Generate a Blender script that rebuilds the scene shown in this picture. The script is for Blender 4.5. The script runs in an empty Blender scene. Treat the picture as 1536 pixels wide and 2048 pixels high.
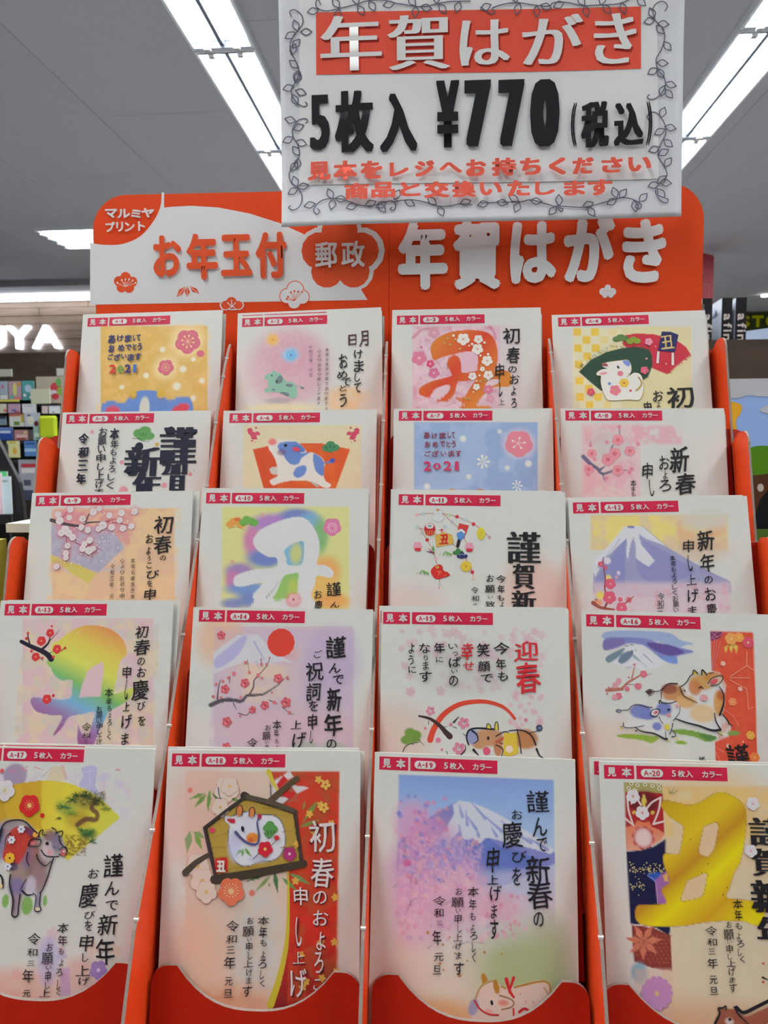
import bpy, bmesh, math, random
import numpy as np
from mathutils import Vector, Matrix
from mathutils.geometry import tessellate_polygon
scene = bpy.context.scene
COL = scene.collection
R = math.radians
EYE = 1.45                      # height of the lens above the shop floor (m)
H = 1.90                        # ceiling above the lens
# ------------------------------------------------------------------ camera
cam = bpy.data.cameras.new('camera'); camo = bpy.data.objects.new('camera', cam); COL.objects.link(camo)
PIT, YAW, ROL = R(4.854), R(4.259), R(-.458)
Fv = Vector((-math.sin(YAW)*math.cos(PIT), math.cos(YAW)*math.cos(PIT), -math.sin(PIT)))
Rv = Vector((math.cos(YAW), math.sin(YAW), 0)); Uv = Rv.cross(Fv)
R2 = Rv*math.cos(ROL)+Uv*math.sin(ROL); U2 = -Rv*math.sin(ROL)+Uv*math.cos(ROL)
camo.matrix_world = Matrix(((R2.x,U2.x,-Fv.x,0),(R2.y,U2.y,-Fv.y,0),(R2.z,U2.z,-Fv.z,EYE),(0,0,0,1)))
cam.sensor_fit = 'VERTICAL'; cam.sensor_height = 24; cam.lens = 1540/2048*24
cam.clip_start = .02; cam.clip_end = 60
cam.dof.use_dof = True; cam.dof.focus_distance = .50; cam.dof.aperture_fstop = 15.0
scene.camera = camo
# ------------------------------------------------------------------ world, exposure, big lights
w = bpy.data.worlds.new('shop_air'); scene.world = w; w.use_nodes = True
w.node_tree.nodes['Background'].inputs[0].default_value = (.80, .88, 1, 1)
w.node_tree.nodes['Background'].inputs[1].default_value = .22
scene.view_settings.view_transform = 'Standard'; scene.view_settings.look = 'None'
scene.view_settings.exposure = .27; scene.view_settings.gamma = 1
scene.view_settings.use_curve_mapping = False
POW = {-2: 2.0, -3: 2.2, -4: 1.2, -5: .5}   # relative output of the tubes above and behind the lens
LAMP_W = 20.0                   # watts of one ceiling fixture
TUBE_E = 9.0                    # radiance of a fluorescent tube
def area_light(name, loc, rot, sx, sy, watts, col=(1, .985, .945)):
    l = bpy.data.lights.new(name, 'AREA'); l.shape = 'RECTANGLE'; l.size = sx; l.size_y = sy
    l.energy = watts; l.color = col
    o = bpy.data.objects.new(name, l); COL.objects.link(o); o.location = loc; o.rotation_euler = rot
    return o
# ------------------------------------------------------------------ materials
def lin(c):
    return tuple((x/12.92 if x <= .04045 else ((x+.055)/1.055)**2.4) for x in c)
def hexlin(h):
    if isinstance(h, str): h = int(h, 16)
    return lin([(h >> 16)/255, (h >> 8 & 255)/255, (h & 255)/255])
MATS = {}
def mat(name, col=(.8, .8, .8), rough=.5, grain=0, gscale=200, bump=0, emit=None, coat=0, metal=0, vcol=False, trans=0, coatr=.15, spec=.5):
    if name in MATS: return MATS[name]
    m = bpy.data.materials.new(name); m.use_nodes = True; nt = m.node_tree; b = nt.nodes['Principled BSDF']
    b.inputs['Specular IOR Level'].default_value = spec; b.inputs['Roughness'].default_value = rough; b.inputs['Metallic'].default_value = metal
    b.inputs['Coat Weight'].default_value = coat; b.inputs['Coat Roughness'].default_value = coatr
    base = None
    if vcol:
        a = nt.nodes.new('ShaderNodeVertexColor'); a.layer_name = 'Col'; base = a.outputs[0]
        nt.links.new(base, b.inputs['Base Color'])
    b.inputs['Base Color'].default_value = (*col, 1)
    if grain or bump:
        tc = nt.nodes.new('ShaderNodeTexCoord'); n = nt.nodes.new('ShaderNodeTexNoise')
        n.inputs['Scale'].default_value = gscale; n.inputs['Detail'].default_value = 4
        nt.links.new(tc.outputs['Object'], n.inputs['Vector'])
        if grain:
            r = nt.nodes.new('ShaderNodeMapRange'); r.inputs[1].default_value = .3; r.inputs[2].default_value = .7
            r.inputs[3].default_value = 1-grain; r.inputs[4].default_value = 1+grain
            nt.links.new(n.outputs[0], r.inputs[0])
            mx = nt.nodes.new('ShaderNodeVectorMath'); mx.operation = 'SCALE'
            if base: nt.links.new(base, mx.inputs[0])
            else: mx.inputs[0].default_value = col
            nt.links.new(r.outputs[0], mx.inputs['Scale']); nt.links.new(mx.outputs[0], b.inputs['Base Color'])
        if bump:
            bp = nt.nodes.new('ShaderNodeBump'); bp.inputs['Strength'].default_value = bump; bp.inputs['Distance'].default_value = .001
            nt.links.new(n.outputs[0], bp.inputs['Height']); nt.links.new(bp.outputs[0], b.inputs['Normal'])
    if emit:
        b.inputs['Emission Color'].default_value = (*emit[0], 1); b.inputs['Emission Strength'].default_value = emit[1]
    if trans:
        t = nt.nodes.new('ShaderNodeBsdfTranslucent'); t.inputs[0].default_value = (*col, 1); mix = nt.nodes.new('ShaderNodeMixShader')
        mix.inputs[0].default_value = trans
        if base: nt.links.new(base, t.inputs[0])
        nt.links.new(b.outputs[0], mix.inputs[1]); nt.links.new(t.outputs[0], mix.inputs[2])
        nt.links.new(mix.outputs[0], nt.nodes['Material Output'].inputs[0])
    MATS[name] = m; return m
def wood(name, c1, c2, rough=.5, sc=(1.2, 14, 14)):
    m = bpy.data.materials.new(name); m.use_nodes = True; nt = m.node_tree; b = nt.nodes['Principled BSDF']
    tc = nt.nodes.new('ShaderNodeTexCoord'); mp = nt.nodes.new('ShaderNodeMapping'); mp.inputs['Scale'].default_value = sc
    n = nt.nodes.new('ShaderNodeTexNoise'); n.inputs['Scale'].default_value = 3; n.inputs['Detail'].default_value = 6
    cr = nt.nodes.new('ShaderNodeValToRGB'); cr.color_ramp.elements[0].color = (*c1, 1); cr.color_ramp.elements[1].color = (*c2, 1)
    cr.color_ramp.elements[0].position = .3; cr.color_ramp.elements[1].position = .7
    oi = nt.nodes.new('ShaderNodeObjectInfo'); ad = nt.nodes.new('ShaderNodeVectorMath')
    nt.links.new(tc.outputs['Object'], ad.inputs[0]); nt.links.new(oi.outputs['Random'], ad.inputs[1])
    nt.links.new(ad.outputs[0], mp.inputs[0]); nt.links.new(mp.outputs[0], n.inputs['Vector'])
    nt.links.new(n.outputs[0], cr.inputs[0]); nt.links.new(cr.outputs[0], b.inputs['Base Color']); b.inputs['Roughness'].default_value = rough
    return m
PAPER = tuple(x*.68/.604 for x in hexlin('ccccc5'))
M_PAPER = mat('card_stock', tuple(x*.97 for x in PAPER), .55, grain=.02, gscale=900)
M_PRINT = mat('card_print', rough=.5, vcol=True, coat=.06, coatr=.2, spec=.25)
M_PRINTB = mat('board_print', rough=.45, vcol=True, coat=.05, coatr=.3, spec=.2)
M_SIGNP = mat('sign_print', rough=.6, vcol=True, trans=.08, spec=.15)
M_SIGN = mat('sign_paper', (.80, .82, .85), .6, grain=.015, gscale=300, trans=.08)
ORANGE = (.90, .080, .016)
M_ORANGE = mat('orange_board', ORANGE, .42, grain=.03, gscale=500, coat=.06, coatr=.25, spec=.2)
M_ORANGE_SHADED = mat('shaded_orange_board', (.38, .014, .003), .4, grain=.03, gscale=500, coat=.06, coatr=.25, spec=.2)  # same orange board, with the shade of the pockets darkened into its colour
M_EDGE = mat('cut_card_edge', (.27, .22, .19), .8, grain=.12, gscale=900)
M_NICK = mat('torn_nick', (.75, .68, .62), .9)
# ------------------------------------------------------------------ object helpers
def tag(o, label=None, cat=None, group=None, kind=None):
    if label: o['label'] = label
    if cat: o['category'] = cat
    if group: o['group'] = group
    if kind: o['kind'] = kind
    return o
def empty(name, loc, label=None, cat=None, group=None):
    o = bpy.data.objects.new(name, None); COL.objects.link(o); o.location = loc; o.empty_display_size = .05
    return tag(o, label, cat, group)
def link(name, me, mats, parent=None, smooth=False):
    if isinstance(mats, (list, tuple)):
        for m in mats: me.materials.append(m)
    else: me.materials.append(mats)
    o = bpy.data.objects.new(name, me); COL.objects.link(o)
    if parent: o.parent = parent
    if smooth:
        for p in me.polygons: p.use_smooth = True
    return o
def box_mesh(name, boxes, bev=0):
    """boxes: (x0,x1,y0,y1,z0,z1)"""
    bm = bmesh.new()
    for x0, x1, y0, y1, z0, z1 in boxes:
        vs = [bm.verts.new(p) for p in ((x0,y0,z0),(x1,y0,z0),(x1,y1,z0),(x0,y1,z0),(x0,y0,z1),(x1,y0,z1),(x1,y1,z1),(x0,y1,z1))]
        for f in ((3,2,1,0),(4,5,6,7),(0,1,5,4),(1,2,6,5),(2,3,7,6),(3,0,4,7)): bm.faces.new([vs[i] for i in f])
    if bev: bmesh.ops.bevel(bm, geom=bm.edges[:], offset=bev, segments=2, affect='EDGES', profile=.5)
    me = bpy.data.meshes.new(name); bm.to_mesh(me); bm.free(); return me
def box(name, b, m, parent=None, bev=0): return link(name, box_mesh(name, [b], bev), m, parent)
def boxes(name, bs, m, parent=None, bev=0): return link(name, box_mesh(name, bs, bev), m, parent)
def slab_mesh(name, outline, t, to3, edge_mat=False):
    """outline 2-D, thickness t; to3(a,b,c)->xyz; side faces get material 1"""
    tris = tessellate_polygon([[Vector((a, b, 0)) for a, b in outline]])
    n = len(outline); V = [to3(a, b, 0) for a, b in outline]+[to3(a, b, t) for a, b in outline]
    F = [tuple(f) for f in tris]+[tuple(i+n for i in reversed(f)) for f in tris]; k = len(F)
    F += [(i, (i+1) % n, n+(i+1) % n, n+i) for i in range(n)]
    me = bpy.data.meshes.new(name); me.from_pydata(V, [], F)
    if edge_mat:
        for p in me.polygons[k:]: p.material_index = 1
    bm = bmesh.new(); bm.from_mesh(me); bmesh.ops.recalc_face_normals(bm, faces=bm.faces[:]); bm.to_mesh(me); bm.free()
    return me
def tube_mesh(name, pts, r, seg=10):
    bm = bmesh.new(); rings = []
    for i, p in enumerate(pts):
        p = Vector(p); d = (Vector(pts[min(i+1, len(pts)-1)])-Vector(pts[max(i-1, 0)])).normalized()
        a = d.orthogonal().normalized(); b = d.cross(a)
        rings.append([bm.verts.new(p+(a*math.cos(t)+b*math.sin(t))*r) for t in [2*math.pi*k/seg for k in range(seg)]])
    for r0, r1 in zip(rings, rings[1:]):
        for k in range(seg): bm.faces.new((r0[k], r0[(k+1) % seg], r1[(k+1) % seg], r1[k]))
    bm.faces.new(list(reversed(rings[0]))); bm.faces.new(rings[-1])
    me = bpy.data.meshes.new(name); bm.to_mesh(me); bm.free(); return me
# ------------------------------------------------------------------ printed artwork engine (sheet units: 0.1 mm, v down)
def smoothline(P, n=5, closed=False):
    P = [np.array(p, float) for p in P]
    if len(P) < 3: return P
    out = []; m = len(P)
    for i in range(m if closed else m-1):
        p0 = P[(i-1) % m] if closed or i > 0 else P[0]; p1 = P[i]; p2 = P[(i+1) % m]
        p3 = P[(i+2) % m] if closed or i+2 < m else P[-1]
        for k in range(n):
            t = k/n; out.append(.5*((2*p1)+(-p0+p2)*t+(2*p0-5*p1+4*p2-p3)*t*t+(-p0+3*p1-3*p2+p3)*t**3))
    if not closed: out.append(P[-1])
    return out
def pairs(a): return [(a[i], a[i+1]) for i in range(0, len(a), 2)]
def sst(x): x = np.clip(x, 0, 1); return x*x*(3-2*x)
def vnoise(U, V, sc, seed):
    rs = np.random.RandomState(seed+11); tot = 0; amp = .6
    for o in range(3):
        G = rs.rand(64, 64); x = U/sc+7.3*o; y = V/sc+3.1*o
        xi = np.floor(x).astype(int); yi = np.floor(y).astype(int); fx = sst(x-xi); fy = sst(y-yi)
        g = lambda a, b: G[a % 64, b % 64]
        tot = tot+amp*((g(xi,yi)*(1-fx)+g(xi+1,yi)*fx)*(1-fy)+(g(xi,yi+1)*(1-fx)+g(xi+1,yi+1)*fx)*fy)
        amp *= .5; sc /= 2.1
    return tot/1.05
def segdist(U, V, P, closed, widths=None):
    D = np.full(U.shape, 1e9); n = len(P); inside = np.zeros(U.shape, bool)
    for i in range(n if closed else n-1):
        ax, ay = P[i]; bx, by = P[(i+1) % n]; dx, dy = bx-ax, by-ay; L = dx*dx+dy*dy+1e-9
        t = np.clip(((U-ax)*dx+(V-ay)*dy)/L, 0, 1); d = np.hypot(U-ax-t*dx, V-ay-t*dy)
        if widths: d = d-(widths[0]+(widths[1]-widths[0])*(i+t)/max(1, n-1))/2
        D = np.minimum(D, d)
        if closed:
            c = ((ay > V) != (by > V)); 
            with np.errstate(divide='ignore', invalid='ignore'): inside ^= c & (U < (bx-ax)*(V-ay)/(by-ay)+ax)
    return np.where(inside, -D, D) if closed else D
def raster(ops, U, V):
    C = np.empty(U.shape+(3,)); C[:] = PAPER
    def blend(sl, col, A): C[sl] += (np.asarray(col)-C[sl])*A[..., None]
    us, vs = U[0], V[:, 0]
    def win(x0, y0, x1, y1):
        i0, i1 = np.searchsorted(us, [x0, x1]); j0, j1 = np.searchsorted(vs, [y0, y1])
        return (slice(j0, max(j1, j0)), slice(i0, max(i1, i0)))
    for op in ops:
        k = op[0][1]
        if k in 'ag':
            P = pairs(op[-1]); f = max(op[2], 4); P = smoothline(P, 5, True) if op[4 if k == 'a' else 4] else P
            xs = [p[0] for p in P]; ys = [p[1] for p in P]; sl = win(min(xs)-f, min(ys)-f, max(xs)+f, max(ys)+f)
            if U[sl].size == 0: continue
            D = segdist(U[sl], V[sl], P, True); A = sst(.5-D/f/1.0)*op[3]
            if k == 'a': blend(sl, hexlin(op[1]), A)
            else:
                (x0, y0), (x1, y1) = pairs(op[5]); L = (x1-x0)**2+(y1-y0)**2
                t = ((U[sl]-x0)*(x1-x0)+(V[sl]-y0)*(y1-y0))/L
                cs = [hexlin(c) for _, c in op[1]]; ts = [a for a, _ in op[1]]
                G = np.stack([np.interp(t, ts, [c[q] for c in cs]) for q in range(3)], -1); blend(sl, G, A)
        elif k == 'e':
            x, y, rx, ry, ro = op[4]; f = op[3]; m = max(rx, ry)*(1+f)+6; sl = win(x-m, y-m, x+m, y+m)
            if U[sl].size == 0: continue
            a = U[sl]-x; b = V[sl]-y; c, s_ = math.cos(ro), math.sin(ro)
            q = np.hypot((a*c+b*s_)/rx, (-a*s_+b*c)/ry); f = max(f, 5/min(rx, ry)); blend(sl, hexlin(op[1]), sst((1+f*.5-q)/f)*op[2])
        elif k == 's':
            P = pairs(op[6+1]) ; P = smoothline(P) if op[6] else P; mx = max(op[2], op[3])+op[4]
            xs = [p[0] for p in P]; ys = [p[1] for p in P]; sl = win(min(xs)-mx, min(ys)-mx, max(xs)+mx, max(ys)+mx)
            if U[sl].size == 0: continue
            D = segdist(U[sl], V[sl], P, False, (op[2], op[3])); blend(sl, hexlin(op[1]), sst(.5-D/max(op[4], 4))*op[5])
        elif k == 'n':
            (x0, y0), (x1, y1) = pairs(op[7]); sl = win(x0, y0, x1, y1)
            if U[sl].size == 0: continue
            u, v = U[sl], V[sl]; f = max(op[5], 1); E_ = sst(np.minimum(np.minimum(u-x0, x1-u), np.minimum(v-y0, y1-v))/f)
            blend(sl, hexlin(op[1]), sst((vnoise(u, v, op[2], op[6])-op[3]+.12)/.24)*op[4]*E_)
        elif k == 'c':
            (x0, y0), (x1, y1) = pairs(op[8]); rd = random.Random(op[6])
            for _ in range(op[2]):
                x = rd.uniform(x0, x1); y = rd.uniform(y0, y1); r = rd.uniform(op[3], op[4]); c = hexlin(rd.choice(op[1])); a0 = rd.uniform(0, 6)
                sl = win(x-r*1.3, y-r*1.3, x+r*1.3, y+r*1.3)
                if U[sl].size == 0: continue
                a = U[sl]-x; b = V[sl]-y; q = np.hypot(a, b)/r; lob = .82+.18*np.cos(5*(np.arctan2(b, a)+a0)); blend(sl, c, sst((lob-q)/.25+.5)*op[5])
    return C
GLY = {}
def glyph(ch):
    if ch in GLY: return GLY[ch]
    cu = bpy.data.curves.new('g', 'FONT'); cu.body = ch; cu.resolution_u = 3; cu.fill_mode = 'FRONT'
    o = bpy.data.objects.new('g', cu); COL.objects.link(o); bpy.context.view_layer.update()
    me = bpy.data.meshes.new_from_object(o.evaluated_get(bpy.context.evaluated_depsgraph_get()))
    V = np.array([v.co[:2] for v in me.vertices]); me.calc_loop_triangles(); T = np.array([t.vertices[:] for t in me.loop_triangles])
    bpy.data.objects.remove(o); bpy.data.curves.remove(cu); bpy.data.meshes.remove(me)
    GLY[ch] = (V, T, V.min(0), V.max(0)); return GLY[ch]
class Ink:
    """collects flat printed shapes; u right, v down, 0.1 mm; one thin layer per shape"""
    def __init__(s, z0=.00004, dz=6e-6): s.V = []; s.F = []; s.C = []; s.n = 0; s.z = z0; s.dz = dz
    def add(s, P, T, col):
        P = np.asarray(P, float); s.z += s.dz
        s.V.append(np.column_stack([P[:, 0]*1e-4, -P[:, 1]*1e-4, np.full(len(P), s.z)])); T = np.asarray(T)
        a, b, c = P[T[:, 0]], P[T[:, 1]], P[T[:, 2]]
        flip = ((b[:, 0]-a[:, 0])*(c[:, 1]-a[:, 1])-(b[:, 1]-a[:, 1])*(c[:, 0]-a[:, 0])) > 0
        T = np.where(flip[:, None], T[:, ::-1], T)
        s.F.append(T+s.n); s.C.append(np.tile(np.append(hexlin(col), 1), (len(T)*3, 1))); s.n += len(P)
    def poly(s, P, col):
        T = tessellate_polygon([[Vector((p[0], p[1], 0)) for p in P]]); s.add(P, T, col) if T else None
    def ell(s, x, y, rx, ry, ro, col):
        n = 14 if max(rx, ry) > 6 else 8; c, q = math.cos(ro), math.sin(ro); P = []
        for i in range(n):
            a = 2*math.pi*i/n; u, v = rx*math.cos(a), ry*math.sin(a); P.append((x+u*c-v*q, y+u*q+v*c))
        s.add(P, [(0, i, i+1) for i in range(1, n-1)], col)
    def stroke(s, P, w0, w1, col, sm=1):
        P = [np.array(p, float) for p in P]; P = smoothline(P, 4) if sm and len(P) > 2 else P; n = len(P); V = []; T = []
        for i, p in enumerate(P):
            d = P[min(i+1, n-1)]-P[max(i-1, 0)]; L = np.hypot(*d)+1e-9; nn = np.array((-d[1], d[0]))/L
            w_ = (w0+(w1-w0)*i/(n-1))/2; V += [p+nn*w_, p-nn*w_]
        for i in range(n-1): T += [(2*i, 2*i+1, 2*i+3), (2*i, 2*i+3, 2*i+2)]
        for e, w_, sg in ((0, w0, -1), (n-1, w1, 1)):
            if w_ < 2: continue
            d = P[min(e+1, n-1)]-P[max(e-1, 0)]; a0 = math.atan2(d[1], d[0])*1; a0 += 0 if sg > 0 else math.pi; b = len(V)
            V += [P[e]+np.array((math.cos(a0+t), math.sin(a0+t)))*w_/2 for t in (-1.57, -.8, 0, .8, 1.57)]; T += [(b, b+1, b+2), (b, b+2, b+3), (b, b+3, b+4)]
        s.add(V, T, col)
    def flower(s, x, y, r, n, ro, sh, col, cen):
        z = s.z
        for i in range(n):
            a = 2*math.pi*i/n+ro; s.z = z+i*3e-6; s.ell(x+r*(1-sh)*math.cos(a), y+r*(1-sh)*math.sin(a), r*sh, r*sh, a, col)
        if n > 3: s.ell(x, y, r*(1.02-sh)*.95, r*(1.02-sh)*.95, ro, col)
        if cen: s.ell(x, y, r*.2, r*.2, 0, cen)
    def char(s, ch, cx, cy, bw, bh, col, w, nib, ink=True, skew=0):
        V, T, lo, hi = glyph(ch)
        if len(V) == 0: return
        if nib == 2 and w < .055: w *= .48
        e = w*bh
        if ink:
            W_ = max(bw-2*e*(1.25 if nib == 3 else .9 if nib != 2 else .7), bw*.4); H_ = max(bh-2*e*(0 if nib == 1 else .7 if nib == 3 else .9 if nib == 0 else .6), bh*.4)
            P = (V-(lo+hi)/2)/np.maximum(hi-lo, 1e-4)*(W_, -H_)
        else: P = (V-(.5*1.0*(GLY_EM), .36*GLY_EM))/GLY_EM*(bw, -bh)
        if nib == 2:
            P = P.copy(); P[:, 1] -= P[:, 0]*.07; q = .35+1.1*vnoise(P[:, 0]+cx, P[:, 1]+cy, max(bh*.3, 1), 3)
            P[:, 0] += bh*.03*np.sin(P[:, 1]/bh*5+cx); P[:, 1] += bh*.025*np.sin(P[:, 0]/bw*6+cy)
            offs = [(-.9, -.5), (-.3, -.15), (.3, .15), (.9, .5), (.3, -.4), (-.3, .4)] if w > .016 else [(-.8, -.4), (.8, .4)]
            if w < .008: offs = [(0, 0)]
            q = q[:, None]
        elif nib == 3: offs = [(a*1.25, b*.7) for a in (-1, -.6, -.2, .2, .6, 1) for b in (-1, -.33, .33, 1)]; q = 1
        elif nib == 1: offs = [(-1, 0), (-.5, 0), (0, 0), (.5, 0), (1, 0)]; q = 1
        else: offs = [(math.cos(a)*.9, math.sin(a)*.9) for a in [i*math.pi/4 for i in range(8)]] if w <= .055 and w > .03 else [(r*math.cos(a), r*math.sin(a)) for r, n in ((.9, 28), (.45, 6)) for a in [i*2*math.pi/n for i in range(n)]] if w > .03 else [(-.7, -.7), (.7, .7), (.7, -.7), (-.7, .7)]; q = 1
        z = s.z
        for ox, oy in offs:
            s.z += 4e-6 if len(offs) < 20 else 2.5e-6; s.add(P+np.array((cx, cy))+np.array((ox, oy))*e*q, T, col)
    def run(s, ops, lay):
        for op in ops:
            if op[0][0] != lay: continue
            k = op[0][1]
            if k == 'P': s.poly(smoothline(pairs(op[3]), 4, True) if op[2] else pairs(op[3]), op[1])
            elif k == 'S': s.stroke(pairs(op[5]), op[2], op[3], op[1], op[4])
            elif k == 'E': x, y, rx, ry, ro = op[2]; s.ell(x, y, rx, ry, ro, op[1])
            elif k == 'F': x, y, r = op[6]; s.flower(x, y, r, op[3], op[4], op[5], op[1], op[2])
            elif k == 'Q':
                s.z += .0002
                a, b, c, d = [np.array(p, float) for p in pairs(op[2])]; nu, nv = 60, 40; V = []; T = []
                for j in range(nv+1):
                    for i in range(nu+1): u, v = i/nu, j/nv; V.append((a*(1-u)+b*u)*(1-v)+(d*(1-u)+c*u)*v)
                for j in range(nv):
                    for i in range(nu): q = j*(nu+1)+i; T += [(q, q+1, q+nu+2), (q, q+nu+2, q+nu+1)]
                s.add(V, T, op[1])
            elif k == 'G':
                it = op[4]
                for i in range(0, len(it), 5): s.char(it[i], it[i+1], it[i+2], it[i+3], it[i+4], op[1], op[2], op[3])
            elif k == 'V':
                t = op[5]; x0, y0, x1, y1, sx, sy = op[6]; n = len(t); rd = random.Random(len(t)+x0)
                for i, ch in enumerate(t):
                    f = i/max(1, n-1); j = op[4]*sx; small = .8 if ch in 'をよろしくもうにいりのすきでげご' else .94
                    s.char(ch, x0+(x1-x0)*f+rd.uniform(-j, j), y0+(y1-y0)*f, sx*small*rd.uniform(.92, 1.05), sy*small*rd.uniform(.9, 1), op[1], op[2], op[3])
    def mesh(s, name, warp=None):
        me = bpy.data.meshes.new(name)
        if not s.V: return me
        V = np.concatenate(s.V); F = np.concatenate(s.F); C = np.concatenate(s.C)
        if warp: V[:, 2] += warp(V[:, 0], V[:, 1])
        return raw_mesh(me, V, F, C)
def raw_mesh(me, V, F, C=None):
    k = F.shape[1]; me.vertices.add(len(V)); me.vertices.foreach_set('co', V.astype('f').ravel())
    me.loops.add(len(F)*k); me.loops.foreach_set('vertex_index', F.astype('i').ravel())
    me.polygons.add(len(F)); me.polygons.foreach_set('loop_start', np.arange(0, len(F)*k, k, dtype='i'))
    me.update(calc_edges=True)
    if C is not None:
        a = me.color_attributes.new('Col', 'FLOAT_COLOR', 'CORNER'); a.data.foreach_set('color', C.astype('f').ravel())
    me.validate(); return me
def picture_mesh(name, ops, h, vis):
    """soft watercolour part of a print on a fine vertex-coloured grid (0.1 mm units)"""
    rs = [op for op in ops if op[0][0] == 'p' and op[0][1] in 'agesnc']
    if not rs: return None
    st = 6.2; us = np.arange(4, 1037, st); vs = np.concatenate([np.arange(4, vis, st), np.arange(vis, h-4, 16)])
    U, V = np.meshgrid(us, vs); C = raster(rs, U, V); m, n = U.shape
    diff = np.abs(C-np.array(PAPER)).max(-1) > .004
    q = diff[:-1, :-1] | diff[1:, :-1] | diff[:-1, 1:] | diff[1:, 1:]
    j, i = np.nonzero(q); F = np.stack([j*n+i, (j+1)*n+i, (j+1)*n+i+1, j*n+i+1], 1)
    P = np.stack([U.ravel()*1e-4, -V.ravel()*1e-4, np.full(U.size, .00003)], 1); Cf = np.column_stack([C.reshape(-1, 3), np.ones(U.size)])[F.ravel()]
    used = np.unique(F); re = np.zeros(len(P), int); re[used] = np.arange(len(used))
    return raw_mesh(bpy.data.meshes.new(name), P[used], re[F], Cf)
V_ = glyph('国'); GLY_EM = (V_[3][0]-V_[2][0])/.85
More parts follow.
